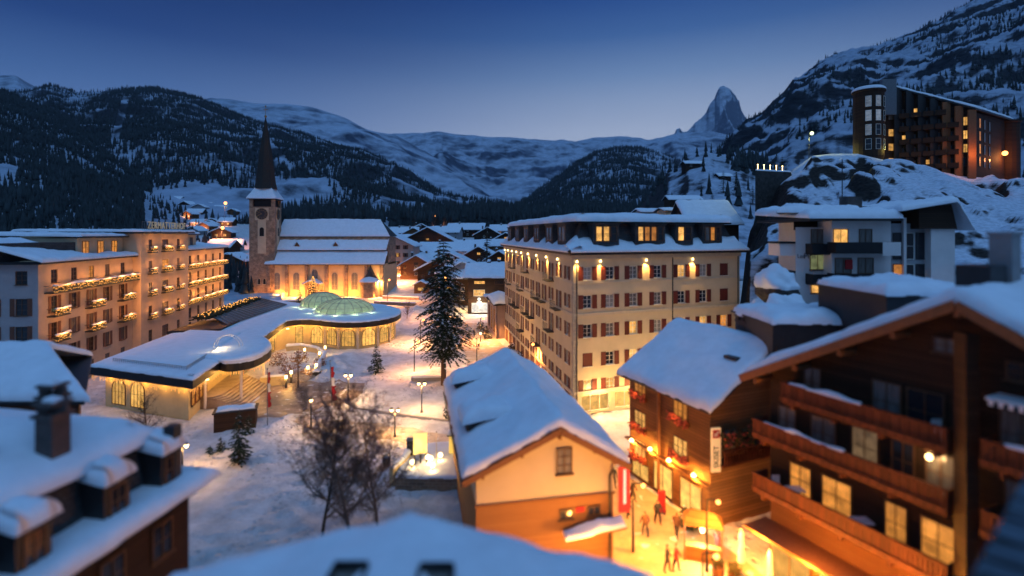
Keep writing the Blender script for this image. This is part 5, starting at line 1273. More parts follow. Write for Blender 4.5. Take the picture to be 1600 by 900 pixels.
# ================================================================ timber shop house with the vertical sign
t, Q = house('timber_house', 'dark log house with lit fretwork windows and a vertical white sign reading SKISET', 'house', (10.1, 43.9), (.394, -.919), 9.2, 11.2, 0, 8.75, 12.3, 'u', WOODM, .42, .8, seed=51, snowdu=.4, base=WOODM, basez=3.0, over_f=.8)
CR, CRQ = t, Q; d_ = Vector((.394, -.919))
CRn = Vector((-.919, -.394))
for (s, z, pn) in ((1.5, 7.0, LITO), (1.5, 4.35, LIT), (1.5, 1.9, LIT), (6.3, 6.6, LITO), (6.3, 3.9, LIT)):
    wo = window(t, Q(s, -.05, z), d_, 1.5, 1.4, FRB, pn, None, 0, 3, 2)
    b = MB(); f = MB(); rnd = random.Random(int(s*z*10))
    b.bar(Q(s-1.0, -.25, z-.05), Q(s+1.0, -.25, z-.05), .3, .25)
    for k in range(9): b.bar(Q(s-1.0+k*.25, -.4, z+.05), Q(s-1.0+((k+1) % 9)*.25, -.4, z+.5), .03, .03)
    o = b.build('flower_box', WOODV, t)
    for k in range(70): p = Q(s+rnd.uniform(-1.05, 1.05), -.42+rnd.uniform(-.12, .1), z+rnd.uniform(-.25, .45)); f.box(p, (.13, .11, .10), rnd.uniform(0, 3))
    f.build('flowers', mat('pink_flowers', (.32, .07, .05), .8, .3, 5, 0) if 'pink_flowers' not in MATS else MATS['pink_flowers'], o)
    lamp(o, Q(s, -.9, z+.3), 3.5, (1, .36, .08), .15)
b = MB(); b.bar(Q(3.9, -.12, .2), Q(3.9, -.12, 8.6), .2, .26); b.build('post', RUST, t)
# gable end balcony
gd = Vector((.919, .394)); b = MB(); o0 = Q(9.2, .2, 0)
def GQ(s, o, z): p = o0+Vector((gd.x*s, gd.y*s, z)); return p+Vector((.394*o, -.919*o, 0))
b.bar(GQ(0, .5, 4.7), GQ(7, .5, 4.7), 1.0, .12)
for k in range(26): b.bar(GQ(.1+k*.27, .98, 4.8), GQ(.1+k*.27, .98, 5.7), .05, .14)
b.bar(GQ(0, .98, 5.75), GQ(7, .98, 5.75), .1, .1); bo = b.build('balcony', WOODV, t)
f = MB(); rnd = random.Random(9)
for k in range(260): p = GQ(rnd.uniform(0, 6.5), .7+rnd.uniform(-.3, .4), 6.0+rnd.uniform(-.2, .9)); f.box(p, (.16, .14, .12), rnd.uniform(0, 3), 0 if k % 4 else 1)
f.build('balcony_plants', [NEEDLEW, MATS['pink_flowers']], bo)
for s in (1.6, 4.2): window(t, GQ(s, .03, 5.0), gd, 1.1, 1.8, FRB, GLASS2, None, 0, 2, 2)
# shopfront at street level
for s in (1.6, 4.4, 7.4): window(t, Q(s, -.1, .25), d_, 2.2, 1.35 if s < 2 else 2.3, FRB, LITY, None, 0, 2, 1, sill=False, kind='shop_window')
b = MB(); b.bar(Q(-.2, -.22, 3.05), Q(9.3, -.22, 3.05), .35, .14); b.build('cornice', RUST, t)
for s, z in ((1.0, 3.0), (3.4, 3.2), (5.6, 3.2), (8.2, 3.2)):  # lamps added to make the lower wall glow gold
    b = MB(); p = Q(s, -.55, z+.25); b.lathe([(.13, -.1), (.2, -.02), (.05, .15)], p, 8); o = b.build('shop_lamp', BULB, t); lamp(o, (p.x, p.y, p.z), 60, (1, .38, .045), .12)
# sign
b = MB(); c = GQ(-.25, .55, 0); rz = R(8)
b.box((c.x, c.y, 5.75), (.66, .12, 3.0), rz); so = b.build('vertical_sign', emit('sign_panel', (1, .62, .25), .42, base=(.7, .6, .45)), t)
def text(s, size, m, parent, loc, rot, name='lettering', ext=.012):
    cu = bpy.data.curves.new('t', 'FONT'); cu.body = s; cu.size = size; cu.extrude = ext; cu.align_x = 'CENTER'; cu.align_y = 'CENTER'
    to = bpy.data.objects.new('t', cu); COL.objects.link(to); dg = bpy.context.evaluated_depsgraph_get(); me = bpy.data.meshes.new_from_object(to.evaluated_get(dg)); bpy.data.objects.remove(to)
    me.materials.clear(); me.materials.append(m); o = bpy.data.objects.new(name, me); COL.objects.link(o); o.parent = parent; o.location = Vector(loc)-wloc(parent); o.rotation_euler = rot; return o
nrm = Vector((math.sin(rz), -math.cos(rz), 0)); fc = Vector((c.x, c.y, 5.3))+nrm*.08
tx = text('SKISET', .52, mat('black_paint', (.02, .02, .02), .6, .1, 2, 0), so, fc, (R(90), 0, rz))
tx.rotation_mode = 'QUATERNION'; tx.rotation_quaternion = (Matrix.Rotation(rz, 3, 'Z') @ Matrix.Rotation(R(90), 3, 'X') @ Matrix.Rotation(R(90), 3, 'Z')).to_quaternion()
b = MB(); lc = Vector((c.x, c.y, 6.85))+nrm*.075; b.box(lc, (.5, .02, .55), rz); lg = b.build('logo_square', REDC, so)
b = MB(); u_ = Vector((math.cos(rz), math.sin(rz), 0)); l2 = lc+nrm*.02
b.bar(l2-u_*.14-Vector((0, 0, .17)), l2+u_*.14+Vector((0, 0, .17)), .02, .07); b.bar(l2-u_*.14+Vector((0, 0, .05)), l2+u_*.1-Vector((0, 0, .12)), .02, .06); b.build('logo_mark', WHC, lg)
b = MB(); b.bar(GQ(-.25, .1, 6.9), GQ(-.25, .6, 6.9), .05, .05); b.bar(GQ(-.25, .1, 4.6), GQ(-.25, .6, 4.6), .05, .05); b.build('sign_bracket', DARK, so)
# chimney, roof hatch
c = Q(6.2, 6.6, 0); b = MB(); b.box((c.x, c.y, 12.4), (.95, .95, 2.2), .3); b.box((c.x, c.y, 13.55), (1.15, 1.15, .14), .3)
for sx in (-.4, .4):
    for sy in (-.4, .4): b.box((c.x+sx, c.y+sy, 13.75), (.14, .14, .3), .3)
b.box((c.x, c.y, 13.98), (1.2, 1.2, .12), .3); co = b.build('chimney', CHIM, t)
snow_loft([(c.x-.6, c.y-.6, 14.03), (c.x-.6, c.y+.6, 14.03)], [(c.x+.6, c.y-.6, 14.03), (c.x+.6, c.y+.6, 14.03)], .22, 'chimney_snow', co, .25)
for (s, q) in ((8.2, 3.2),):
    c = Q(s, q, 8.75+q*.634+.62); b = MB(); b.box(c, (1.1, .8, .2), math.atan2(-.919, .394)); b.build('roof_hatch', DARK, t)

# ================================================================ big brown chalet at the right
t, Q = house('big_chalet', 'huge dark timber chalet with three long balconies and a snow-edged gable at the right', 'chalet', (15.35, 30.4), (.443, -.897), 19.2, 15, 0, 12.35, 17.6, 'v', WOODD, .55, .9, seed=61, snowdu=.4, over_f=1.4, base=WOODO, basez=4.9)  # orange base boards carry the street's golden light in their colour
BR, BQ = t, Q; d_ = Vector((.443, -.897)); b = MB()
b.bar(Q(9.75, -.9, 0), Q(9.75, -.9, 16.4), .55, .6); b.build('corner_post', WOODD, t)
b = MB()
for i in (0, 1):
    a_, c_ = [Q(-.95, -1.44, 11.85), Q(9.6, -1.44, 17.55), Q(20.1, -1.44, 11.85)][i:i+2]; b.bar(a_, c_, .12, .42)
for s in (0, 2.4, 4.8, 7.2, 9.6, 12, 14.4): zz = 17.4-abs(s-9.6)*.545; b.bar(Q(s, -1.35, zz-.25), Q(s, .2, zz-.25), .2, .26)
b.build('bargeboard', RUST, t)
rnd = random.Random(5)
def bigbalc(s0, s1, zf, out=1.25, lit=False, snow=True):
    b = MB(); b.bar(Q(s0, -out/2, zf), Q(s1, -out/2, zf), out, .2)
    n = int((s1-s0)/.19)
    for k in range(n):
        s = s0+.1+k*.19; b.bar(Q(s, -out, zf+.05), Q(s, -out, zf+.98), .15, .04) if False else b.box(Q(s, -out, zf+.5), (.155, .05, .86), math.atan2(d_.y, d_.x))
    b.bar(Q(s0-.05, -out, zf+1.0), Q(s1+.05, -out, zf+1.0), .14, .1); b.bar(Q(s0-.05, -out-.04, zf+.12), Q(s1+.05, -out-.04, zf+.12), .06, .26)
    for s in (s0, s1): b.bar(Q(s, 0, zf+.5), Q(s, -out, zf+.5), .06, .95)
    for s in np.arange(s0+.6, s1, 2.2): b.bar(Q(s, .1, zf-.25), Q(s, -out, zf-.22), .16, .22)
    o = b.build('balcony', WOODV, t)
    if snow:
        L = s1-s0; k0 = rnd.uniform(0, .1)*L
        snow_loft([Q(s0+k0, -out-.07, zf+1.05), Q(s0+k0, -out+.13, zf+1.05)], [Q(s0+L*.55, -out-.07, zf+1.05), Q(s0+L*.55, -out+.13, zf+1.05)], .12, 'rail_snow', o, .25, zf)
    return o
bigbalc(1.6, 9.2, 11.25); bigbalc(-.2, 9.2, 8.65); bigbalc(-.2, 9.2, 5.5, snow=False)
bigbalc(10.4, 19, 11.25); bigbalc(10.4, 19, 8.4, snow=False); bigbalc(10.4, 19, 5.3, snow=False)
W_ = [(2.6, 11.5, 1.0, 1.7, GLASS2), (6.3, 11.4, 1.3, 1.95, GLASS2), (7.9, 11.4, 1.5, 1.95, GLASS), (11.2, 11.5, 1.4, 1.9, GLASS2), (12.9, 11.5, 1.3, 1.9, GLASS), (14.6, 11.5, 1.3, 1.9, LITO),
      (1.1, 8.95, 1.1, 1.6, GLASS2), (3.2, 8.85, 1.4, 1.8, GLASS2), (5.3, 8.85, 1.3, 1.9, LITB), (7.0, 8.85, 1.0, 1.9, GLASS), (8.5, 8.85, 1.2, 1.9, GLASS2), (11.3, 8.7, 1.3, 1.9, GLASS2), (13.2, 8.7, 1.2, 1.9, GLASS),
      (1.9, 5.85, 1.3, 1.7, LITO), (3.9, 5.8, 1.6, 1.8, LITO), (6.7, 5.75, 1.0, 1.9, LITO), (8.4, 5.75, 1.4, 1.9, LITO), (11.2, 5.8, 1.1, 1.6, LITO), (13.5, 5.8, 1.1, 1.6, GLASS),
      (8.7, 15.2, 1.0, .7, GLASS2), (11.2, 14.6, 1.0, .75, GLASS)]
for s, z, w, h, pn in W_: window(t, Q(s, -.05, z), d_, w, h, FRB, pn, None, 0, 2, 2)
b = MB(); q0, q1 = Q(10.6, -.9, 14.0), Q(17, -.9, 14.0); b.bar(q0, q1, 1.2, .1)
for k in range(22): b.bar(Q(10.7+k*.3, -1.5, 13.86), Q(10.85+k*.3, -1.5, 13.86), .05, .2)
b.build('awning', WHC, t)
b = MB(); c = Q(8.3, -.6, 10.6); b.ball(c, .13); o = b.build('balcony_lamp', BULB, t); lamp(o, c, 5, (1, .55, .2), .12)
# ground floor shops
for s in (1.3, 4.2, 7.1): window(t, Q(s, -.1, .3), d_, 2.5, 2.7, FRB, LITY, None, 0, 2, 1, sill=False, kind='shop_window')
b = MB(); b.bar(Q(-.3, -1.0, 3.5), Q(9.5, -1.0, 3.5), 1.9, .16); b.build('shop_canopy', RUST, t)
for s in (.8, 3.6, 6.4, 9.0): lamp(t, Q(s, -2.3, 3.1), 160, (1, .40, .05), .25)
lamp(t, Q(4, -2.6, 4.6), 55, (1, .34, .05), .25); lamp(t, Q(8.6, -2.6, 4.6), 60, (1, .34, .05), .25)
# dormer boxes with deep snow on the far slope
for (px0, px1, Yb, zt, zb, th, dp) in ((1207, 1345, 36.0, 14.05, 10.5, .85, 6), (1385, 1520, 31.5, 16.6, 13.5, .8, 7)):
    xa, xb = (px0-800)/F*Yb, (px1-800)/F*Yb; b = MB(); b.box(((xa+xb)/2, Yb+dp/2, (zt+zb)/2), (xb-xa, dp, zt-zb)); b.box(((xa+xb)/2, Yb+dp/2, zt+.06), (xb-xa+.5, dp+.5, .13)); o = b.build('dormer', DARK, t)
    snow_loft([(xa-.2, Yb-.25, zt+.12), (xa-.2, Yb+dp, zt+.12)], [(xb+.2, Yb-.25, zt+.12), (xb+.2, Yb+dp, zt+.12)], th, 'dormer_snow', o, .4, px0, r=1.3, lump=.2)
b = MB(); c = (23.0, 23.9); b.box((*c, 18.9), (.85, .85, 3.2), .45); b.box((*c, 20.5), (1.0, 1.0, .16), .45); co = b.build('chimney', CONC, t)
b = MB(); b.box((21.6, 23.6, 18.3), (1.5, 1.3, 1.5), .45); b.build('roof_box', DARK, t)
# things on the balconies
def chairset(name, c, rz, label):
    t2 = thing(name, c, label, 'chair'); b = MB()
    for sx in (-.2, .2):
        for sy in (-.2, .2): b.tube((c[0]+sx, c[1]+sy, c[2]), (c[0]+sx, c[1]+sy, c[2]+(.44 if sy < 0 else .9)), .02, n=5)
    b.build('leg_frame', WHC, t2); b = MB(); b.box((c[0], c[1], c[2]+.45), (.46, .46, .05)); b.build('seat', WHC, t2)
    b = MB(); b.box((c[0], c[1]+.21, c[2]+.75), (.44, .04, .4)); b.build('backrest', WHC, t2)
    snow_loft([(c[0]-.22, c[1]-.22, c[2]+.48), (c[0]-.22, c[1]+.18, c[2]+.48)], [(c[0]+.22, c[1]-.22, c[2]+.48), (c[0]+.22, c[1]+.18, c[2]+.48)], .12, 'seat_snow', t2, .15)
chairset('chair', tuple(Q(.9, -.6, 5.62)), 0, 'white chair on the lowest balcony of the big chalet')
chairset('chair', tuple(Q(8.7, -.55, 11.37)), 0, 'white snow-topped chair on the top balcony of the big chalet')
def table(c, label):
    t2 = thing('table', c, label, 'table'); b = MB(); b.box((c[0], c[1], c[2]+.7), (1.0, .7, .05)); b.build('tabletop', WHC, t2)
    for sx in (-.42, .42):
        for sy in (-.28, .28): b = MB(); b.tube((c[0]+sx, c[1]+sy, c[2]), (c[0]+sx, c[1]+sy, c[2]+.68), .025, n=5); b.build('leg', DARK, t2)
table(tuple(Q(1.9, -.6, 5.62)), 'table beside the chair on the lowest balcony of the big chalet')
table(tuple(Q(5.4, -.6, 5.62)), 'table further along the lowest balcony of the big chalet, nearer the camera')

# ================================================================ white apartment house on the slope
def apartments():
    Yf = 55.0; t = thing('apartment_house', (36, Yf, 12), 'white apartment house with dark balconies and deep snow roof on the rocky slope', 'apartment house')
    X = lambda px, Y=Yf: (px-800)/F*Y
    b = MB(); b.prism([(X(1243, 56.6), 56.6), (X(1300, 56.6), 56.6), (X(1300, 66), 66), (X(1246, 66), 66)], 9, 21.2); b.prism([(X(1300), Yf), (X(1392), Yf), (X(1392), 66), (X(1300), 66)], 9, 21.85)
    b.prism([(X(1450), 54.6), (X(1487), 54.6), (X(1492), 66), (X(1450), 66)], 9, 21.0); b.build('wall', WHITEP, t)
    b = MB(); b.prism([(X(1392), 55.5), (X(1450), 55.5), (X(1450), 66), (X(1392), 66)], 9, 21.6); gt = b.build('glazed_stair', GREYP, t)
    for k in range(3):
        for i, px in enumerate((1402, 1420, 1438)): window(gt, (X(px, 55.5), 55.44, 10.9+k*3.4), Vector((1, 0)), 1.05, 2.9, FRW if i == 1 else DARK, LITO if (k, i) == (1, 0) else GLASS, None, 0, 1, 2, sill=False)
    b = MB(); b.bar((X(1416), 55.3, 9.5), (X(1416), 55.3, 22.2), .3, .3); b.build('stair_mullion', WHITEP, t)
    # gable end right
    gx0, gx1, ga = X(1428), X(1503), X(1478)
    b = MB(); b.add([(gx0, 54.3, 21.0), (X(1487), 54.3, 21.0), (ga, 54.3, 23.6), (gx0, 54.3, 23.2), (gx0, 66, 21.0), (X(1487), 66, 21.0), (ga, 66, 23.6), (gx0, 66, 23.2)], [(0, 1, 2, 3), (5, 4, 7, 6), (1, 5, 6, 2), (0, 3, 7, 4), (4, 5, 1, 0)]); b.build('gable', WOODD, t)
    snow_loft([(gx0-2.5, 53.4, 22.9), (ga, 53.4, 23.9), (gx1, 53.4, 20.9)], [(gx0-2.5, 66, 22.9), (ga, 66, 23.9), (gx1, 66, 20.9)], .55, 'roof_snow', t, .5, 3, lump=.15)
    b = MB(); b.box(((X(1255)+X(1398))/2, 59.6, 22.0), (X(1398)-X(1255), 11.6, .3)); b.prism([(X(1213, 56.4), 56.4), (X(1340, 56.4), 56.4), (X(1340, 66), 66), (X(1224, 66), 66)], 22.75, 22.95); b.build('eaves', DARK, t)
    snow_loft([(X(1253), 53.7, 22.15), (X(1253), 66, 22.9)], [(X(1399), 53.7, 22.15), (X(1399), 66, 22.9)], .95, 'roof_snow', t, .45, 7, r=1.3, lump=.22)
    snow_loft([(X(1213, 56.2), 56.2, 22.85), (X(1222, 66), 66, 23.2)], [(X(1345, 56.2), 56.2, 22.85), (X(1345, 66), 66, 23.2)], .75, 'roof_snow', t, .45, 9, r=1.2, lump=.2)
    b = MB(); b.prism([(X(1240, 57.6), 57.6), (X(1300, 57.6), 57.6), (X(1300, 66), 66), (X(1246, 66), 66)], 20.9, 22.75); b.build('upper_wall', WOODD, t)
    b = MB(); b.box((X(1329, 60), 60, 23.8), (1.7, 1.5, 2.0)); b.box((X(1358, 60), 60.2, 23.3), (1.6, 1, .8)); b.build('chimney', CHIM, t)
    b = MB(); b.tube((X(1316, 62), 62, 23), (X(1316, 62), 62, 29.5), .06, n=5); b.build('antenna', DARK, t)
    W = [(1313, 55, 19.4, 1.6, 1.6, LIT), (1352, 55, 19.4, 1.4, 1.6, GLASS2), (1277, 56.6, 19.4, 1.5, 1.6, GLASS2), (1277, 56.6, 16.5, 1.7, 1.7, LITG), (1280, 56.6, 13.9, 1.9, 1.6, LIT), (1317, 55, 16.2, 1.8, 1.7, GLASS2), (1352, 55, 16.2, 1.7, 1.7, GLASS2), (1320, 55, 13.2, 1.6, 1.6, GLASS), (1352, 55, 13.2, 1.6, 1.6, GLASS)]
    for px, Y, z, w, h, pn in W: window(t, (X(px, Y), Y-.05, z), Vector((1, 0)), w, h, FRB, pn, None, 0, 2, 1)
    def balc(x0, x1, y, z, out=1.3, m=DARK, h=1.1):
        b = MB(); b.box(((x0+x1)/2, y-out/2, z), (x1-x0, out, .18)); b.box(((x0+x1)/2, y-out, z+h/2), (x1-x0, .08, h)); b.box((x0, y-out/2, z+h/2), (.08, out, h)); b.box((x1, y-out/2, z+h/2), (.08, out, h)); b.build('balcony', m, t)
    for z in (18.5, 15.2, 12.0):
        balc(X(1293), X(1386), Yf, z, 1.4, BLACKF); balc(X(1259, 56.6), X(1292, 56.6), 56.6, z-.2, 1.3, BLACKF)
        b = MB(); b.box((X(1233, 57), 58.3, z+.2), (2.0, 2.6, 1.35)); b.build('side_balcony', WHITEP, t); b = MB(); b.box((X(1233, 57), 58.2, z+1.0), (2.15, 2.8, .22)); b.build('balcony_rim', BLACKF, t)
    b = MB(); b.box((X(1378), 53.6, 18.9), (1.9, .1, 1.4)); b.build('balcony_screen', WHITEP, t)
    text('Les', .62, mat('sign_grey', (.16, .12, .12), .7, .1, 2, 0), t, (X(1251, 56.6), 56.53, 18.0), (R(90), 0, 0)); text('Pins', .85, MATS['sign_grey'], t, (X(1265, 56.6), 56.53, 18.0), (R(90), 0, 0))
    b = MB(); b.box((X(1325), 54.85, 17.2), (.75, .1, 1.0)); b.build('hanging_cloth', REDC, t)
    return t
LITG = emit('lit_window_dim', (.45, .5, .22), .35, .4); LITB_ = None
apartments()

# ================================================================ modern hotel on the rock
def modern_hotel():
    t = thing('modern_hotel', (100, 122, 36), 'dark modern hotel with sloping roof and round glass tower on top of the rocky hill', 'hotel')
    X = lambda px, Y: (px-800)/F*Y
    p0 = (X(1402, 124), 124.0); p1 = (X(1517, 117), 117.0); p2 = (X(1572, 132), 132.0); p3 = (p0[0]+8, 142.0)
    zt = {0: 55.6, 1: 48.6, 2: 49.6, 3: 56.0}; b = MB(); P = [p0, p1, p2, p3]
    vs = [(*p, 33.0) for p in P]+[(*p, zt[i]) for i, p in enumerate(P)]; b.add(vs, [(i, (i+1) % 4, 4+(i+1) % 4, 4+i) for i in range(4)]+[(4, 5, 6, 7)]); b.build('wall', WOODD, t)
    I = inset(P, -1.0); b = MB(); vs = [(*p, zt[i]+.05) for i, p in enumerate(I)]+[(*p, zt[i]+.5) for i, p in enumerate(I)]; b.add(vs, [(i, (i+1) % 4, 4+(i+1) % 4, 4+i) for i in range(4)]+[(4, 5, 6, 7), (3, 2, 1, 0)]); b.build('roof', DARK, t)
    I = [Vector((*p, zt[i]+.5)) for i, p in enumerate(I)]; snow_loft([I[0], I[3]], [I[1], I[2]], .5, 'roof_snow', t, 1.4, 4, lump=.1)
    d = unit(p0, p1); L = math.hypot(p1[0]-p0[0], p1[1]-p0[1]); d2 = unit(p1, p2); L2 = math.hypot(p2[0]-p1[0], p2[1]-p1[1])
    litset = {(5, 1), (5, 2), (5, 3), (1, 4), (2, 0), (0, 2)}; n = 6
    for i in range(n):
        s = L*(i+.5)/n; top = zt[0]+(zt[1]-zt[0])*(i+.5)/n
        for j in range(5):
            z = 36.0+j*3.1
            if z+2.4 > top: continue
            window(t, spot_on(p0, d, s, z, .05), d, L/n-.9, 2.0, FRB, LIT if (i, j) in litset else (LITO if (i, j) == (2, 0) else GLASS), None, 0, 3, 1, sill=False)
            if i < 5:
                b = MB(); b.bar(spot_on(p0, d, s-L/n/2+.15, z-.3, .9), spot_on(p0, d, s+L/n/2-.15, z-.3, .9), 1.7, .25); b.bar(spot_on(p0, d, s-L/n/2+.15, z+.3, 1.7), spot_on(p0, d, s+L/n/2-.15, z+.3, 1.7), .08, .9); b.build('balcony', WOODD, t)
    for i in range(n+1):
        s = L*i/n; top = zt[0]+(zt[1]-zt[0])*i/n; b = MB(); b.bar(spot_on(p0, d, s, 33, .9), spot_on(p0, d, s, top, .9), 1.8, .3); b.build('fin', RUST if i > 3 else DARK, t)
    for s in (2.5, 6.2, 9.8, 13.5):
        for j in range(4): window(t, spot_on(p1, d2, s, 36.3+j*3.0, .05), d2, 1.2, 2.3, FRB, LITO if (s < 7 and j < 3) or (s, j) == (6.2, 3) else GLASS2, None, 0, 1, 2, sill=False)
    cx, cy = X(1357, 121), 121.0
    b = MB(); b.lathe([(2.3, 36), (3.1, 38.6), (3.1, 53.6), (3.4, 53.7), (3.4, 54.1)], (cx, cy, 0), 20); tw = b.build('round_tower', WOODD, t)
    b = MB(); b.lathe([(3.45, 54.1), (3.4, 54.5), (2.9, 54.9), (.05, 55.2)], (cx, cy, 0), 20); b.build('tower_snow', SNOW, tw, True)
    for a in (-125, -88, -50):
        for j in range(4):
            ar = R(a); q = (cx+3.12*math.cos(ar), cy+3.12*math.sin(ar)); dd = Vector((-math.sin(ar), math.cos(ar))); window(tw, (q[0], q[1], 40.0+j*3.3), dd, 1.2, 2.5, FRW, PALEG if (a, j) in ((-88, 3), (-88, 2), (-125, 2), (-125, 1), (-125, 3)) else GLASS, None, 0, 1, 2, sill=False)
    b = MB(); b.prism([(X(1377, 124), 124), (X(1402, 124), 124), (X(1402, 124), 132), (X(1377, 124), 132)], 34, 54); b.build('link_block', WOODD, t)
    b = MB(); b.prism([(X(1379, 122.5), 122.5), (X(1401, 122.5), 122.5), (X(1401, 122.5), 123.5), (X(1379, 122.5), 123.5)], 49, 57.5); b.build('grey_panel', GREYM, t)
    for z in (37, 40.5, 44, 48): window(t, (X(1392, 123.9), 123.9, z), Vector((1, 0)), 1.3, 1.8, FRB, LIT if z < 45 else GLASS2, None, 0, 1, 2, sill=False)
    cx2, cy2 = X(1573, 133), 133.0; b = MB(); b.lathe([(2.6, 34), (2.6, 49), (2.9, 49.1), (2.9, 49.5), (.05, 50.3)], (cx2, cy2, 0), 16); b.build('round_turret', WOODD, t)
    q = (X(1572, 129), 129.3, 40.8); b = MB(); b.ball(q, .6); o = b.build('wall_lamp', BULBO, t); lamp(o, (q[0], q[1]-1.4, q[2]), 130, (1, .32, .08), .6)
    lamp(t, (X(1450, 115), 114.0, 39), 25, (1, .4, .12), .5); lamp(t, (X(1385, 119), 118.0, 40), 25, (.9, .8, .2), .5); lamp(t, (X(1520, 116), 114.0, 38.5), 70, (1, .32, .08), .5)
PALEG = emit('pale_tower_glass', (.55, .70, .95), .22, .3)
modern_hotel()

# ================================================================ mansard building, left foreground
def mansard():
    P = [(-14.9, 23.6), (-16.9, 6.5), (-36, 8), (-33.5, 27.0)]
    t = thing('mansard_building', (-15, 23, 0), 'near building at lower left with deep snow on its mansard roof and twin brick chimneys', 'building')
    b = MB(); b.prism(P, 0, 8.85, bottom=False); b.build('wall', WOODD, t); b = MB(); b.prism(inset(P, -.75), 8.85, 9.05); b.build('eaves', DARK, t)
    b = MB(); lo, hi = inset(P, .9), inset(P, 1.25); n = 4
    for i in range(4): b.quad((*lo[i], 9.05), (*lo[(i+1) % 4], 9.05), (*hi[(i+1) % 4], 11.3), (*hi[i], 11.3))
    b.build('mansard_roof', SLATE, t)
    snow_poly(inset(P, -.9), 9.05, .55, 'eaves_snow', t, .5, .8, seed=5, lump=.25, wob=.18)
    U = inset(P, .75); b = MB(); b.prism(inset(U, .1), 11.3, 11.45); b.build('roof', DARK, t)
    def zf(x, y):
        e = min(abs(x-(-15.65-(23.6-y)*.117)), abs(27-y+(x+33)*-.18)); return 11.45+min(1.5, max(0, e-.5)*.28)
    snow_poly(U, 11.45, .65, 'roof_snow', t, .5, .9, seed=9, lump=.12, wob=.16, zf=zf)
    d = unit(P[1], P[0]); L = math.hypot(P[1][0]-P[0][0], P[1][1]-P[0][1]); rz = math.atan2(d.y, d.x)
    for i, Y in enumerate((22.7, 20.0, 16.9, 13.6)):
        s = (Y-6.5)/(23.6-6.5)*L; c = spot_on(P[1], d, s, 10.1, -.75); b = MB(); b.box(c, (1.15, 1.3, 1.75), rz); o = b.build('dormer', DARK, t)
        window(o, spot_on(P[1], d, s, 9.5, -.08), d, .75, 1.2, FRB, GLASS, None, 0, 2, 2, sill=False)
        A_ = spot_on(P[1], d, s-.75, 11.0, .12); B_ = spot_on(P[1], d, s+.75, 11.0, .12); A2 = spot_on(P[1], d, s-.75, 11.25, -1.5); B2 = spot_on(P[1], d, s+.75, 11.25, -1.5)
        snow_loft([A_, A2], [B_, B2], .55, 'dormer_snow', o, .3, i, r=.5, lump=.12)
    for i, s in enumerate((L-1.6, L-4, L-6.6, L-9.4)): window(t, spot_on(P[1], d, s, 6.6, .05), d, 1.1, 1.5, FRB, LITO if i == 2 else GLASS, None, 0, 2, 2)
    for (x, y, zt, w) in ((-17.3, 19.3, 13.65, .72), (-18.2, 20.3, 14.0, .62)):
        b = MB(); b.box((x, y, (11.5+zt)/2), (w, w, zt-11.5), rz); b.box((x, y, zt+.05), (w+.2, w+.2, .14), rz)
        for sx in (-.3, .3): b.box((x+sx, y, zt+.28), (.14, w*.8, .35), rz)
        b.box((x, y, zt+.5), (w+.15, w+.15, .1), rz); o = b.build('chimney', CHIM, t)
        snow_loft([(x-w*.35, y-w*.35, zt+.55), (x-w*.35, y+w*.35, zt+.55)], [(x+w*.35, y-w*.35, zt+.55), (x+w*.35, y+w*.35, zt+.55)], .12, 'chimney_snow', o, .2)
    b = MB(); b.box((-18.9, 18.0, 13.1), (.9, .7, .5)); b.build('roof_hatch', DARK, t)
    b = MB(); b.box((-15.25, 23.0, 10.4), (.5, .5, 3.0)); b.build('corner_pipe', DARK, t)
mansard()
def back_house():
    t = thing('hipped_house', (-34, 34, 0), 'house with hipped snow roof behind the twin-chimney building at the left edge', 'house')
    b = MB(); b.prism([(-52, 31), (-26.2, 31), (-34.5, 41), (-52, 41)], 0, 10.4); b.build('wall', WOODM, t); b = MB(); b.prism([(-53, 30.3), (-25.3, 30.3), (-34.2, 41.7), (-53, 41.7)], 10.35, 10.55); b.build('eaves', DARK, t)
    snow_loft([(-53, 30.2, 10.55), (-53, 35.5, 12.6), (-53, 41.8, 10.55)], [(-25.0, 30.4, 10.55), (-32, 35.5, 12.6), (-34.2, 41.8, 10.55)], .5, 'roof_snow', t, .5, 4, lump=.12)
back_house()
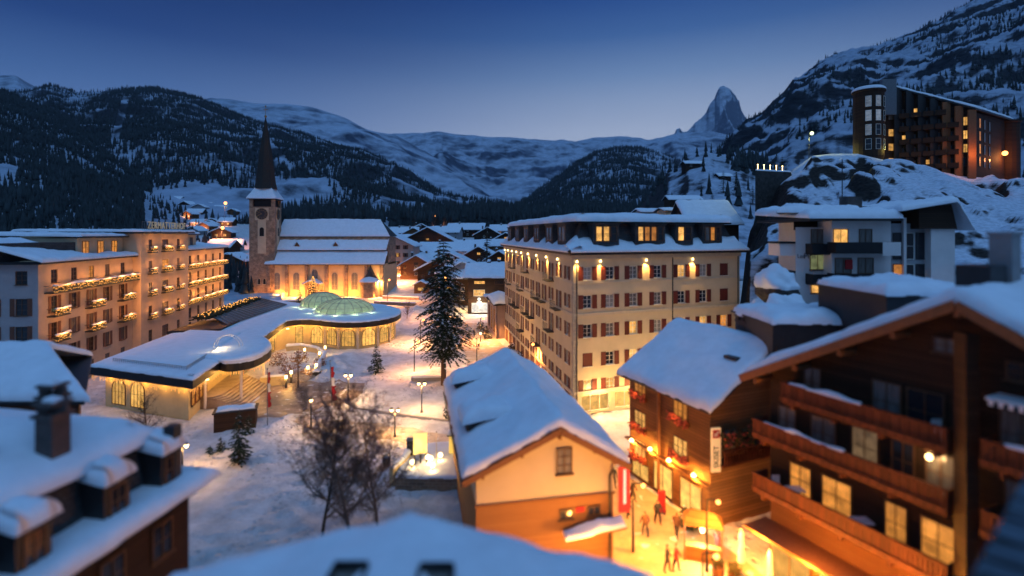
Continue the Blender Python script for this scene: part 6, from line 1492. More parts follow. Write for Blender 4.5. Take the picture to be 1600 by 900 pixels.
# ================================================================ nearest roof, bottom centre
t, Q = house('near_house', 'nearest house, only its broad snow-covered gable roof with two roof windows showing', 'house', (-9.0, 2.5), (1, 0), 12.4, 11.3, 0, 10.55, 12.15, 'v', WOODM, .55, .6, seed=71, snowdu=.35)
for x in (-3.75, -1.75):
    zz = 12.15-abs(x+2.8)*.26+.62; b = MB(); sg = -1 if x < -2.8 else 1
    b.box((x, 11.95, zz+.16), (.78, .07, .34)); b.box((x-.39*1, 11.55, zz+.1), (.07, .8, .34)); b.box((x+.39, 11.55, zz+.1), (.07, .8, .34)); b.box((x, 11.15, zz+.1), (.78, .07, .3)); o = b.build('roof_window', DARK, t)
    b = MB(); b.box((x, 11.55, zz+.10), (.7, .75, .03)); b.build('pane', GLASS2, o)
def tile_roof():
    t = thing('slate_house', (12, 8, 0), 'corner of a bare grey slate roof at the bottom right edge', 'house')
    A_, B_ = Vector((10.25, 10.1, 15.95)), Vector((7.3, 8.4, 14.45)); e = Vector((5, -3.2, -.6)); b = MB(); dn = Vector((0, 0, -.22))
    V = [A_, B_, B_+e, A_+e]; V = V+[v+dn for v in V]; b.add(V, [(0, 1, 2, 3), (7, 6, 5, 4), (0, 4, 5, 1), (1, 5, 6, 2), (2, 6, 7, 3), (3, 7, 4, 0)]); b.build('roof', GREYM2, t)
    b = MB()
    for k in range(7):
        p = A_.lerp(B_, k/7)+Vector((0, 0, .03)); b.bar(p, p+e, .05, .05)
    b.build('roof_seams', DARK, t)
    b = MB(); b.prism([(10.6, 9.4), (8.2, 7.8), (12.6, 5.2), (14.8, 6.6)], 0, 14.2); b.build('wall', CONC, t)
GREYM2 = brickmat('blue_slate', (.10, .14, .19), (.075, .10, .14), (.02, .025, .03), .6, .35)
tile_roof()
# ================================================================ the square: trodden ways
g = lambda px, py: Gx(gnd(px, py))
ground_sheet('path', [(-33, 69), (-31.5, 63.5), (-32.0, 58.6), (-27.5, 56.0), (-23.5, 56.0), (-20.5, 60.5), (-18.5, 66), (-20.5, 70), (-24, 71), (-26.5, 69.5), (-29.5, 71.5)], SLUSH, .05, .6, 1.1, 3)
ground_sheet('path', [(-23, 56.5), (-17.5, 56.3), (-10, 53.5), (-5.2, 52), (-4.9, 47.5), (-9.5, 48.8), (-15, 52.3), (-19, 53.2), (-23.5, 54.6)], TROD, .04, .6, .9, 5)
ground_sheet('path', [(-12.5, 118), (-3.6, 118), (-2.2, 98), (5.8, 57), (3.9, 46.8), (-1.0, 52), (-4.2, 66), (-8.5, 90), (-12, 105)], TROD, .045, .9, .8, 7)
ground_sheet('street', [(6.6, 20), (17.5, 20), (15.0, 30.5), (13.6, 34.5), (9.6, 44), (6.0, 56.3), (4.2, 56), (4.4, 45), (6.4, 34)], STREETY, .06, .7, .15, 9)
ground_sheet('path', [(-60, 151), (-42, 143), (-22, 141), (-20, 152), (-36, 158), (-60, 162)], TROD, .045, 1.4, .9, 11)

# ================================================================ lamps
def street_lamp(label, loc, h=3.1, arms=2, power=170, group='twin-globe lamps on the square', col=(1, .50, .16)):
    x, y = loc; z = ground_z(x, y); t = thing('street_lamp', (x, y, z), label, 'street lamp', group)
    b = MB(); b.lathe([(.17, -.1), (.17, .12), (.10, .25), (.07, .6), (.05, h-.2), (.04, h)], (x, y, z), 10)
    if arms == 2: b.bar((x-.33, y, z+h-.1), (x+.33, y, z+h-.1), .05, .05)
    b.build('post', DARK, t)
    for sx in ((-.33, .33) if arms == 2 else (0,)):
        c = (x+sx, y, z+h+.12); b = MB(); b.ball(c, .17, 10); o = b.build('lamp_globe', BULB, t, True)
        b = MB(); b.lathe([(.19, .1), (.13, .2), (.02, .27)], c, 8); b.build('lamp_cap', DARK, o)
        lamp(o, (c[0], c[1], c[2]+.02), power/(2 if arms == 2 else 1), col, .19)
    return t
street_lamp('twin-globe lamp standing on the open snow behind the bare trees', g(544, 627), 3.0)
street_lamp('twin-globe lamp nearest the foot of the tall pine', g(659, 645), 3.2)
street_lamp('twin-globe lamp in front of the lit terrace', g(617, 683), 2.6)
street_lamp('single-globe lamp showing above the bare tree twigs', g(486, 672), 2.9, 1, 80, None)
street_lamp('twin-globe lamp half hidden by the near mansard building', (-27.8, 43.2), 2.6, 2, 90, None)
def gas_lamp(label, x, y, z0, h, power, col=(1, .50, .16), r=.22, m=None, spot=158, aim=None):
    t = thing('street_lamp', (x, y, z0), label, 'street lamp'); b = MB(); b.lathe([(.12, -.3), (.09, .5), (.05, h)], (x, y, z0), 8); b.bar((x, y, z0+h), (x+.6, y-.2, z0+h+.1), .06, .06); b.build('post', DARK, t)
    b = MB(); b.ball((x+.6, y-.2, z0+h-.05), r, 8); o = b.build('lamp_head', m or BULBO, t, True); lamp(o, (x+.6, y-.2, z0+h-.1), power*1.25, (col[0], col[1]*.8, col[2]*.6), r+.05, spot, .5, aim); return t
gas_lamp('orange street lamp glowing behind the top of the tall pine', -17.0, 125, 0.5, 9.0, 1100, (1, .45, .14), .5)
gas_lamp('orange street lamp beside the right end of the church', -37.0, 152, .3, 6.5, 1700, (1, .46, .18), .3)
gas_lamp('orange street lamp between the pine and the hotel side', 2.4, 73.0, 0, 4.8, 520, (1, .45, .13))
gas_lamp('orange street lamp in the lane beside the salmon-coloured house', -6.0, 97.0, 0, 4.5, 620, (1, .48, .16))
gas_lamp('orange street lamp beside the round hall of the pavilion', -17.0, 95.0, 0, 4.5, 620, (1, .50, .22))
gas_lamp('orange street lamp hidden behind the cream-gabled house roof', 1.2, 49.5, 0, 4.2, 380, (1, .48, .18))
gas_lamp('added wash lamp in the lane between the cream hotel front and the log house, left', 12.6, 51.5, 0, 5.0, 120, (1, .72, .36), .16, BULB, None)  # lamp added to wash the cream front with warm light
gas_lamp('added wash lamp in the lane behind the log house, further right', 20.5, 55.5, 0, 5.0, 105, (1, .72, .36), .16, BULB, None)  # second added lamp, warming the right of the same front
gas_lamp('added wash lamp beside the long balcony side of the cream hotel', -5.5, 80, 0, 5.0, 160, (1, .66, .32), .16, BULB, None)  # added to warm the long side of the hotel
gas_lamp('added orange lamp in front of the pink house', -43, 188, 2.0, 6.0, 1700, (1, .48, .2), .3)  # added to throw warm light on the house and nearby snow
gas_lamp('orange street lamp left of the tall pine on the open snow', -14.5, 76, 0, 4.5, 330, (1, .50, .22))
gas_lamp('small orange lamp between the first chalets above the shop', -17, 168, 3, 4.5, 500, (1, .45, .2), .3)
gas_lamp('small orange lamp in the village left of the slim fir', -22, 212, 6, 4.5, 700, (1, .45, .2), .3)
gas_lamp('small orange lamp in the village by the farthest roofs', -36, 262, 11, 5, 700, (1, .45, .2), .35)
gas_lamp('greenish floodlight on a mast at the top of the rocky hill', (1264-800)/F*128, 128, 33, 12.6, 900, (.8, 1, .4), .45, BULBW)
gas_lamp('bright lamp over the street between the two timber houses', 11.8, 31.0, 0, 4.4, 330, (1, .40, .055), .14)
gas_lamp('bright lamp over the street beside the red banner', 7.8, 33.0, 0, 4.4, 330, (1, .40, .055), .14)
gas_lamp('added out-of-view floodlight before the cream gable, below the near roof', 2.6, 22.6, 0, 4.6, 260, (1, .52, .14), aim=(.05, .8, .32), spot=130)  # unseen lamp, added and aimed to light the gable wall
gas_lamp('added lamp nearest the camera beside the lower street', 9.5, 25.5, 0, 4.6, 420, (1, .40, .055), .14)  # extra lamp added to strengthen the street's orange glow
for x, y, z, p, lab in ((-152, 268, 24, 2600, 'lower of two orange lamps on the slope at the far left'), (-160, 285, 38, 2200, 'upper of two orange lamps on the slope at the far left'),
                        (-9, 300, 17, 4500, 'bright pink lamp at the far end of the village'), (-99, 215, 13, 2600, 'pinkish lamp just left of the bell tower'),
                        (-25, 230, 8.5, 900, 'orange lamp among the chalets above the pine'), (-66, 440, 36, 1500, 'small lamp in the dark woods over the church')):
    z0 = float(terrain_z(x, y)); gas_lamp(lab, x, y, z0-.5, max(3, z-z0), p, (1, .42, .22), .8)
gas_lamp('small lamp at the foot of the rocks beside the cream hotel', 29.0, 61.0, 6.3, 1.6, 40, (1, .6, .2), .2, BULB)

# ================================================================ flagpoles
def flagpole(label, loc, h, m1, m2, f0, f1, hw=.28, lean=0):
    x, y = loc; z = ground_z(x, y); t = thing('flagpole', (x, y, z), label, 'flagpole'); b = MB(); b.tube((x, y, z-.2), (x+lean, y, z+h), .06, .035, 8); b.ball((x+lean, y, z+h+.08), .09); b.build('pole', GREYM, t)
    b = MB(); n = 16; 
    for i in range(n+1):
        zz = z+f0+(f1-f0)*i/n; w = hw*(.55+.45*math.sin(i*1.1)**2)*(1-.35*i/n); xx = x+lean*(f0+(f1-f0)*i/n)/h+.05
        for k, (ox, oy) in enumerate(((0, 0), (.35, -.12), (.7, .1), (1, -.05))): b.v.append((xx+w*ox*1.6, y+oy+.04*math.sin(i), zz))
    for i in range(n):
        for k in range(3): b.f.append((i*4+k, i*4+k+1, i*4+5+k, i*4+4+k)); b.m.append(1 if n*.42 < i < n*.68 else 0)
    b.build('flag', [m1, m2], t); return t
flagpole('thin flagpole with a limp red and white flag in front of the entrance steps', g(418, 668), 5.9, REDC, WHC, 1.9, 5.6)
flagpole('leaning flagpole with a long limp red flag on the snowbank', g(519, 640), 5.2, REDC, WHC, .6, 4.6, .42, -.25)

# ================================================================ trees
def conifer(name, label, loc, h, rad, whorls=22, per=8, seed=0, snowf=.25, group=None, m=NEEDLE, z=None, bare=.12, droop=.35, lights=False, fine=1.0, pw=.75, rag=(.55, 1.15)):
    x, y = loc; z = ground_z(x, y) if z is None else z; t = thing(name, (x, y, z), label, 'tree', group); rnd = random.Random(seed)
    b = MB(); bend = rnd.uniform(-.3, .3); b.tube((x, y, z-.3), (x+bend*.5, y, z+h*.5), h*.018+.04, h*.012+.02, 7); b.tube((x+bend*.5, y, z+h*.5), (x, y, z+h), h*.012+.02, .02, 6); b.build('trunk', BARK, t)
    c = MB()
    for i in range(whorls):
        u = bare+(1-bare)*(i+rnd.uniform(-.3, .3))/whorls; u = min(max(u, bare), .985); R0 = rad*(1-u)**pw*(1.0 if u > bare+.1 else .8)
        for k in range(per):
            if rnd.random() < .14: continue
            a = 2*math.pi*(k+rnd.random())/per; L = R0*rnd.uniform(*rag)+.08; z0 = z+u*h; n = max(3, int(L/(.26*fine)))
            dx, dy = math.cos(a), math.sin(a)
            for j in range(n):
                f = (j+.6)/n; px_, py_ = x+dx*L*f, y+dy*L*f; pz = z0-droop*L*f*f+.12*L*f
                w = (.30+.22*(1-f))*min(1.2, L)*.9*fine**.5; l_ = L/n*1.25
                for q in range(2):
                    aa = a+rnd.uniform(-.9, .9); ca, sa = math.cos(aa), math.sin(aa); tz = rnd.uniform(-.22, .02)*w*2
                    c.add([(px_-sa*w*.5, py_+ca*w*.5, pz+rnd.uniform(-.1, .05)), (px_+sa*w*.5, py_-ca*w*.5, pz+rnd.uniform(-.1, .05)), (px_+ca*l_, py_+sa*l_, pz+tz-.06)], [(0, 1, 2)], 1 if rnd.random() < snowf and q == 0 else 0)
                if rnd.random() < .6: c.add([(px_, py_, pz), (px_+dx*.3, py_+dy*.3, pz-.05), (px_+rnd.uniform(-.12, .12), py_, pz-rnd.uniform(.15, .4)*w*2)], [(0, 1, 2)], 0)
    c.build('crown', [m, SNOW], t)
    if lights:
        b = MB()
        for _ in range(lights):
            u = rnd.random(); a = rnd.uniform(0, 6.28); rr = rad*(1-u)**.8; b.box((x+rr*math.cos(a), y+rr*math.sin(a), z+.1*h+u*h*.88), (.14, .14, .14))
        b.build('string_lights', BEAD, t)
    return t
c = gnd(693, 600); conifer('pine_tree', 'tall dark pine with uneven tiers of drooping branches in the middle of the square', Gx(c), 19.8, 5.3, 36, 20, 5, .26, bare=.2, droop=.42, fine=.75, pw=.55, rag=(.4, 1.12))
conifer('fir_tree', 'small snow-dusted fir alone on the snow in front of the round hall', g(588, 582), 4.3, 1.35, 16, 9, 7, .3, bare=.05, fine=.6)
conifer('fir_tree', 'dark fir beside two little ones in the foreground snow', g(374, 727), 4.9, 1.15, 18, 9, 8, .12, bare=.08, fine=.55)
conifer('fir_tree', 'little fir, larger of the two left of the dark fir', g(345, 713), 1.35, .5, 9, 8, 9, .2, bare=.05, fine=.35)
conifer('fir_tree', 'tiniest fir, leftmost in the foreground snow', g(328, 716), .8, .32, 7, 7, 10, .2, bare=.05, fine=.3)
conifer('fir_tree', 'small fir growing close against the foot of the dark one', g(388, 690), 2.0, .7, 9, 8, 19, .15, bare=.05, fine=.4)
c = gnd(489, 478); conifer('christmas_tree', 'fir covered in golden lights before the church door', (c.x, c.y), 8.6, 2.3, 16, 9, 11, .1, m=NEEDLEW, bare=.06, lights=240)
lamp(bpy.data.objects['christmas_tree'], (c.x, c.y-3.0, 3.5), 110, (1, .52, .16), .5)
c = gnd(468, 480); conifer('fir_tree', 'dark fir between the christmas tree and the bell tower', (c.x, c.y), 5.2, 1.6, 12, 8, 12, .3)
c = gnd(504, 482); conifer('fir_tree', 'dark fir just right of the christmas tree', (c.x, c.y), 6.2, 1.8, 12, 8, 13, .3)
Yq = 190.0; conifer('fir_tree', 'slim dark fir standing high among the village roofs', (-9.2, Yq), 20, 3.0, 22, 8, 14, .18, z=4.5, fine=1.6)
conifer('fir_tree', 'dark fir in front of the timber shop side wall, behind the pine', (-16.2, 128), 15, 3.6, 20, 8, 15, .2, z=0, fine=1.6)
for i, (px, Y, h, r, lab) in enumerate(((1130, 330, 15, 4.6, 'left of the two snowy larches on the knoll above the hotel roof'), (1150, 320, 17.5, 5.2, 'right, taller of the two snowy larches on the knoll'), (1128, 240, 8, 2.5, 'small dark fir below the two larches'), (1176, 300, 12, 3.5, 'fir half hidden by the dark terrace wall'),
        (1094, 280, 10, 3.5, 'fir beside the chalet on the knoll'), (1113, 300, 9, 3.2, 'second fir right of the knoll chalet'))):
    x = (px-800)/F*Y; conifer('larch_tree' if 'larch' in lab else 'fir_tree', lab, (x, Y), h, r, 15, 8, 20+i, .35, z=float(terrain_z(x, Y))-.4, fine=1.8, bare=.05)
for i, (px, Y, h) in enumerate(((1222, 150, 17), (1228, 170, 15), (1213, 118, 10), (1196, 118, 8))):
    x = (px-800)/F*Y; conifer('fir_tree', ('dark ragged fir on the crest left of the round tower', 'second dark fir behind the one on the crest', 'fir behind the lit end of the terrace wall', 'low fir behind the middle of the terrace wall')[i], (x, Y), h*.62, h*.16, 14, 7, 30+i, .15, z=(33, 34, 30, 28)[i], fine=1.4)

def bare_tree(name, label, loc, h, seed, spread=.55, depth=3, m=BARKP, group=None, r0=.13):
    x, y = loc; z = ground_z(x, y); t = thing(name, (x, y, z-.1), label, 'tree', group); rnd = random.Random(seed); tr = MB(); tw = MB()
    def rv(a=1, up=0): return Vector((rnd.uniform(-1, 1), rnd.uniform(-1, 1), rnd.uniform(-1, 1)+up))*a
    def branch(p, d, L, r, lv):
        n = 5 if lv < 2 else 4; q = p
        for i in range(n):
            d = (d+rv(.16, .25 if lv < 2 else -.15)).normalized(); q2 = q+d*L/n; ra, rb = max(.005, r*(1-i/n)), max(.004, r*(1-(i+1)/n))
            (tr if lv == 0 else tw).tube(q, q2, ra, rb, 5 if lv < 2 else 3, caps=False)
            if lv < depth:
                for _ in range(2 if lv < 2 else 3):
                    if rnd.random() < .9: branch(q.lerp(q2, rnd.random()), (d*.7+rv(.9, .15)).normalized(), L*rnd.uniform(.28, .5), rb*.5, lv+1)
            q = q2
    q = Vector((x, y, z-.1)); d = Vector((rnd.uniform(-.1, .1), rnd.uniform(-.06, .06), 1)).normalized(); N = 14
    for i in range(N):
        d = (d+rv(.07, .12)).normalized(); q2 = q+d*h/N; u = i/N; tr.tube(q, q2, r0*(1-u)+.015, r0*(1-u-1/N)+.015, 7, caps=False)
        if u > .12:
            for _ in range(2):
                a = rnd.uniform(0, 6.28); L = h*(.36*(1-u)**.7+.10)*rnd.uniform(.7, 1.15)
                branch(q.lerp(q2, rnd.random()), Vector((math.cos(a), math.sin(a), .65+.5*u)).normalized(), L, r0*(1-u)*.5+.012, 0 if L > h*.2 else 1)
        q = q2
    tr.build('trunk', m, t); tw.build('crown', m, t); return t
bare_tree('bare_tree', 'middle and tallest of the three bare birches in the foreground', (-10.6, 33.6), 10.6, 3, r0=.13)
bare_tree('bare_tree', 'left of the three bare birches in the foreground', (-12.7, 34.2), 9.6, 5, .5, 3, BARK, r0=.11)
bare_tree('bare_tree', 'right of the three bare birches, nearest the lit terrace', (-9.0, 34.6), 9.3, 8, r0=.11)
c = gnd(636, 500); bare_tree('bare_tree', 'small snowy shrub-like tree between the round hall and the pine', (c.x, c.y), 4.2, 11, .5, 2, r0=.08)
bare_tree('bare_tree', 'bare tree against the pavilion front near the mansard building', (-36.0, 50.5), 4.8, 13, .5, 2, BARK, r0=.09)
conifer('pine_tree', 'upright leafless-bottomed tree trunk beside the garden steps', g(466, 606), 5.2, 1.2, 8, 7, 44, .1, m=LEAF, bare=.55, fine=.5)

def bush(name, label, c, rx, rz_, n, seed, mats, cat='bush', sz=.16, group=None, snowf=.15):
    t = thing(name, (c[0], c[1], c[2]), label, cat, group); rnd = random.Random(seed); b = MB()
    for i in range(n):
        a = rnd.uniform(0, 6.28); v = rnd.uniform(0, 1)**.5; h = rnd.uniform(0, 1); r = rx*v*math.sqrt(max(.05, 1-(h-.35)**2*1.6)); p = (c[0]+r*math.cos(a), c[1]+r*math.sin(a), c[2]+h*rz_)
        s = sz*rnd.uniform(.6, 1.4); k = 1 if (h > .6 and rnd.random() < snowf*2) else 0
        b.add([(p[0]+rnd.uniform(-s, s), p[1]+rnd.uniform(-s, s), p[2]+rnd.uniform(-s, s)) for _ in range(3)], [(0, 1, 2)], k)
    b.build('foliage', mats, t); b = MB()
    for i in range(6): a = i*1.05; b.tube((c[0], c[1], c[2]-.1), (c[0]+rx*.6*math.cos(a), c[1]+rx*.6*math.sin(a), c[2]+rz_*.7), .03, .01, 4)
    b.build('stems', BARK, t); return t
c = gnd(706, 655); bush('bush', 'round dark bush at the eaves of the cream-gabled house', (c.x, c.y, 0), 1.0, 2.0, 900, 3, [NEEDLE, SNOW])
for i, (px, py, r, h, lab) in enumerate(((448, 588, 1.3, 1.6, 'rust-leaved bush left of the garden trunk'), (480, 590, 1.1, 1.3, 'rust-leaved bush right of the garden trunk'), (436, 570, 1.4, 1.9, 'rust-leaved bush closest to the canopy'), (468, 566, 1.5, 1.6, 'rust-leaved bush in the middle of the garden'), (500, 572, 1.0, 1.2, 'rust-leaved bush at the right end of the garden'))):
    c = gnd(px, py); bush('bush', lab, (c.x, c.y, 0), r, h, 500, 40+i, [LEAF, SNOW], sz=.14)
for i, (x, y, lab) in enumerate(((-4.6, 104, 'dark shrub left of the salmon-coloured house'), (-5.9, 109, 'snow-capped shrub behind the first, nearer the bright shop'), (1.0, 90.5, 'low dark shrub against the cream hotel wall, far end'), (2.2, 84, 'low dark shrub against the cream hotel wall, middle'), (3.1, 78, 'low dark shrub against the cream hotel wall, near end'), (-3.9, 99.5, 'small shrub at the downpipe of the salmon-coloured house'))):
    bush('shrub', lab, (x-.8, y, 0), .9, 1.7 if i < 2 else 1.1, 350, 60+i, [NEEDLEW, SNOW], 'shrub')

# ================================================================ garden terrace, walls, steps
def wall_line(name, label, pts, h, th, m, cat='wall', snow=.2, z=None, seed=0):
    t = thing(name, (*pts[0], 0), label, cat); b = MB()
    for p, q in zip(pts, pts[1:]):
        z0, z1 = ((ground_z(*p), ground_z(*q)) if z is None else (z, z)); b.bar((*p, z0+h/2-.15), (*q, z1+h/2-.15), th, h+.3)
        if snow:
            d = unit(p, q); n = Vector((-d.y, d.x))*(th/2+.05)
            snow_loft([(p[0]+n.x, p[1]+n.y, z0+h), (p[0]-n.x, p[1]-n.y, z0+h)], [(q[0]+n.x, q[1]+n.y, z1+h), (q[0]-n.x, q[1]-n.y, z1+h)], snow, 'wall_snow', t, .35, seed, lump=.05)
    b.build('masonry', m, t); return t
wall_line('garden_wall', 'yellow-lit low wall between the entrance steps and the garden', [g(407, 603), g(445, 601)], 1.3, .35, YELP)
wall_line('garden_wall', 'snow-covered low wall curving in front of the round hall', [g(447, 548), g(470, 546), g(497, 551), g(505, 562)], .9, .4, YELP, snow=.35)
wall_line('garden_wall', 'snow-topped wall running down the right side of the garden', [g(508, 560), g(500, 573), g(493, 585)], .9, .4, WHITEP, snow=.35)
wall_line('low_wall', 'long thin dark kerb wall across the open snow', [g(527, 624), g(560, 637), g(640, 652), g(700, 660)], .18, .25, CONC, snow=0)
wall_line('low_wall', 'snow-topped low wall at the foot of the tall pine', [g(643, 597), g(690, 592)], .45, .5, CONC, snow=.2)
wall_line('low_wall', 'snow-topped boundary wall in front of the church, left part', [g(432, 474), g(470, 473)], .8, .4, STONE)
wall_line('low_wall', 'snow-topped boundary wall between the domes and the pine', [g(585, 475), g(650, 478)], .9, .5, STONE)
wall_line('low_wall', 'second snow-topped wall nearer the round hall', [g(598, 466), g(655, 468)], .8, .5, STONE)
t = thing('garden_steps', (-31, 68, 0), 'round-ended steps leading down from the lit garden', 'steps')
c = gnd(482, 592); b = MB()
for k in range(5): b.lathe([(3.1-.42*k, .16*k), (3.1-.42*k, .16*(k+1)), (.02, .16*(k+1))], (c.x-1.0, c.y+1.5, 0), 24)
b.build('tread', STREET, t)
for i, (px, py) in enumerate(((447, 606), (455, 598), (481, 590), (494, 586), (476, 560), (499, 566), (508, 556))):
    c = gnd(px, py); t = thing('lantern', (c.x, c.y, 0), ('lantern post left of the garden steps', 'lantern post just behind the left one', 'lantern post in the middle of the garden edge', 'lantern post right of the garden steps', 'lantern post on the snowy wall before the hall', 'lantern post at the corner of the snowy wall', 'lantern post at the far right of the garden')[i], 'lantern', 'lantern posts round the garden')
    b = MB(); b.box((c.x, c.y, .6), (.22, .22, 1.2)); b.box((c.x, c.y, 1.75), (.34, .34, .08)); b.build('post', DARK, t); b = MB(); b.box((c.x, c.y, 1.45), (.24, .24, .42)); o = b.build('lamp_glass', BULB, t); lamp(o, (c.x, c.y-.1, 1.6), 30, (1, .48, .10), .2)
t = thing('planter', (*g(496, 590), 0), 'dark square planter at the garden corner', 'planter'); c = gnd(495, 590); b = MB(); b.box((c.x, c.y, .45), (.9, .9, .9)); b.build('tub', DARK, t); snow_loft([(c.x-.45, c.y-.45, .9), (c.x-.45, c.y+.45, .9)], [(c.x+.45, c.y-.45, .9), (c.x+.45, c.y+.45, .9)], .2, 'snow', t, .2)
# dark shelter with snow on top beside the entrance
t = thing('shelter', (-29.5, 55, 0), 'low dark shelter with a strip of snow on its roof beside the entrance steps', 'shelter')
c = Vector((-29.2, 54.2)); b = MB(); b.box((c.x, c.y, .95), (3.9, 1.9, 1.9), R(22)); b.build('body', WOODD, t); b = MB(); b.box((c.x, c.y, 1.95), (4.2, 2.2, .12), R(22)); b.build('roof', BLACKF, t)
u = Vector((math.cos(R(22)), math.sin(R(22)))); v = Vector((-u.y, u.x)); S = lambda a, q: (c.x+u.x*a+v.x*q, c.y+u.y*a+v.y*q, 2.0)
snow_loft([S(-1.8, -.7), S(-1.8, .7)], [S(1.8, -.7), S(1.8, .7)], .22, 'roof_snow', t, .3)
# terrace in front of the cream-gabled house
T0 = [(-9.4, 41.2), (-3.9, 41.0), (-5.0, 48.5), (-9.8, 47.5)]
t = thing('terrace', (-6.5, 41.2, 0), 'raised snowy terrace edged by a stone wall, lit by globe lamps', 'terrace')
b = MB(); b.prism(T0, -.2, .85); b.build('retaining_wall', STONE, t); snow_poly(T0, .85, .16, 'snow', t, .5, .4, seed=3, lump=.3)
wall_line('garden_wall', 'curved snow-topped lit wall at the left edge of the terrace', [(-9.5, 47.3), (-8.9, 45.4), (-9.3, 43.6), (-9.9, 42)], 1.5, .35, YELP, snow=.25)
def glow_ball(label, x, y, z, r=.2, p=9):
    t = thing('globe_lamp', (x, y, z), label, 'globe lamp', 'globe lamps on the terrace'); b = MB(); b.tube((x, y, z), (x, y, z+.35), .04, n=6); b.build('stem', DARK, t); b = MB(); b.ball((x, y, z+.5), r, 10); o = b.build('globe', BULB, t, True); lamp(o, (x, y, z+.5), p, (1, .58, .2), r+.02)
for (px, py, lab) in ((644, 722, 'globe lamp lowest and furthest left on the terrace'), (668, 714, 'left globe lamp of the middle pair on the terrace'), (673, 716, 'globe lamp close beside its neighbour in the middle of the terrace'), (688, 711, 'globe lamp nearest the yellow box on the terrace'), (676, 727, 'globe lamp closest to the terrace wall')):
    Yl = (CH-1.5)*F/(py-HZ); glow_ball(lab, (px-800)/F*Yl, Yl, 1.0)
t = thing('menu_board', (-8.0, 44.2, 1), 'tall bright yellow lit board on the terrace', 'lit board'); c = at(657, 712, 43.5); b = MB(); b.box((c.x, c.y, 2.0), (.12, .14, 2.2), 0); b.box((c.x-.5, c.y, 1.4), (.08, .1, .9)); b.box((c.x+.5, c.y, 1.4), (.08, .1, .9)); b.build('post', DARK, t); b = MB(); b.box((c.x, c.y-.1, 2.7), (1.15, .10, 1.75), R(14)); b.build('panel', emit('lit_board', (1, .78, .25), 1.3, .2, base=(.6, .5, .2)), t); lamp(t, (c.x, c.y-.8, 2.6), 6, (1, .6, .15), .3)
t = thing('cabinet', (-7.9, 45.2, 1), 'dark cabinet left of the bright board on the terrace', 'cabinet'); c = at(643, 697, 45.0); b = MB(); b.box((c.x, c.y, 1.75), (.7, .6, 1.3)); b.build('body', DARK, t); b = MB(); b.box((c.x, c.y, 2.45), (.8, .7, .08)); b.build('lid', GREYM, t)
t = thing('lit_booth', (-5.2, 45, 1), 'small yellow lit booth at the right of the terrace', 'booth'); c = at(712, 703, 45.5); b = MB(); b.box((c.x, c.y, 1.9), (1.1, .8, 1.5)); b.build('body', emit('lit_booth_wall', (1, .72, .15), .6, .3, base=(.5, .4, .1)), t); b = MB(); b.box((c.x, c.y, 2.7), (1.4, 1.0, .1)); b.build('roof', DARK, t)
snow_loft([(c.x-.7, c.y-.5, 2.75), (c.x-.7, c.y+.5, 2.75)], [(c.x+.7, c.y-.5, 2.75), (c.x+.7, c.y+.5, 2.75)], .15, 'roof_snow', t, .25)
t = thing('mast', (-6.9, 43.8, 1), 'thin lit mast in the middle of the terrace', 'mast'); c = at(682, 700, 43.5); b = MB(); b.tube((c.x, c.y, .9), (c.x, c.y, 3.6), .05, .02, 6); b.build('pole', YELP, t); b = MB(); b.ball((c.x, c.y, 3.65), .07); b.build('finial', DARK, t)
t = thing('bin', (-9.9, 41, 0), 'dark bin in the snow at the left foot of the terrace', 'bin'); c = gnd(604, 728); b = MB(); b.lathe([(.3, 0), (.38, .8), (.38, .85)], (c.x, c.y, 0), 12); b.build('body', DARK, t); b = MB(); b.lathe([(.4, .85), (.3, .95), (.01, 1.0)], (c.x, c.y, 0), 12); b.build('lid', GREYM, t)

# ================================================================ wall and huts on the hill
Xp = lambda px, Y: (px-800)/F*Y
t = thing('terrace_wall', (Xp(1182, 108), 108, 26), 'dark stone terrace wall with a row of small lights on the hillside', 'wall')
b = MB(); b.prism([(Xp(1180, 106), 106), (Xp(1236, 109), 109), (Xp(1238, 118), 118), (Xp(1182, 116), 116)], 20, 33.6); b.build('masonry', ROCK, t)
snow_poly([(Xp(1180, 106), 106), (Xp(1236, 109), 109), (Xp(1238, 118), 118), (Xp(1182, 116), 116)], 33.6, .35, 'snow', t, 1)
for k in range(5):
    x, y = Xp(1184+k*12, 107), 107+k*.6; b = MB(); b.tube((x, y, 33.5), (x, y, 34.7), .05, n=5); b.ball((x, y, 34.9), .12); o = b.build('light', BULB, t); lamp(o, (x, y, 34.9), 5, (1, .5, .25), .12)
for (px, Y, w, he, lab, wm, lit) in ((1070, 300, 19, 6, 'dark chalet with pale posts on the snowy knoll', WOODD, 1), (1112, 290, 13, 4, 'low dark hut right of the knoll chalet', WOODD, 0), (1085, 430, 16, 5, 'dark hut near the top of the knoll under the trees', WOODD, 0), (1132, 380, 9, 3.5, 'tiny hut alone in the middle of the knoll', WOODD, 0)):
    x = Xp(px, Y); z0 = float(terrain_z(x, Y))-1; house('chalet', lab, 'chalet', (x-w/2, Y-2), (1, .1), w, 8, z0-3, z0+he, z0+he+2, 'u', wm, .7, 1.2, wins=[(w*.3, z0+2, 1.5, 2.2, FRW, GLASS, None, 'f'), (w*.8, z0+2, 1.5, 1.8, FRB, LIT if lit else GLASS, None, 'f')], seed=px, snowdu=1.2)
house('roof_house', 'house with a flat pale wall just above the cream hotel roof', 'house', (Xp(1003, 170), 170), (1, .05), 12, 10, 0, 27.6, 28.6, 'u', GREYP, .5, .8, seed=3, snowdu=1)
house('roof_house', 'lit flat-roofed house behind the right part of the hotel roof', 'house', (Xp(1040, 150), 150), (1, .05), 8, 8, 0, 27.2, 27.9, 'u', CREAM2, .4, .8, seed=4, snowdu=1)
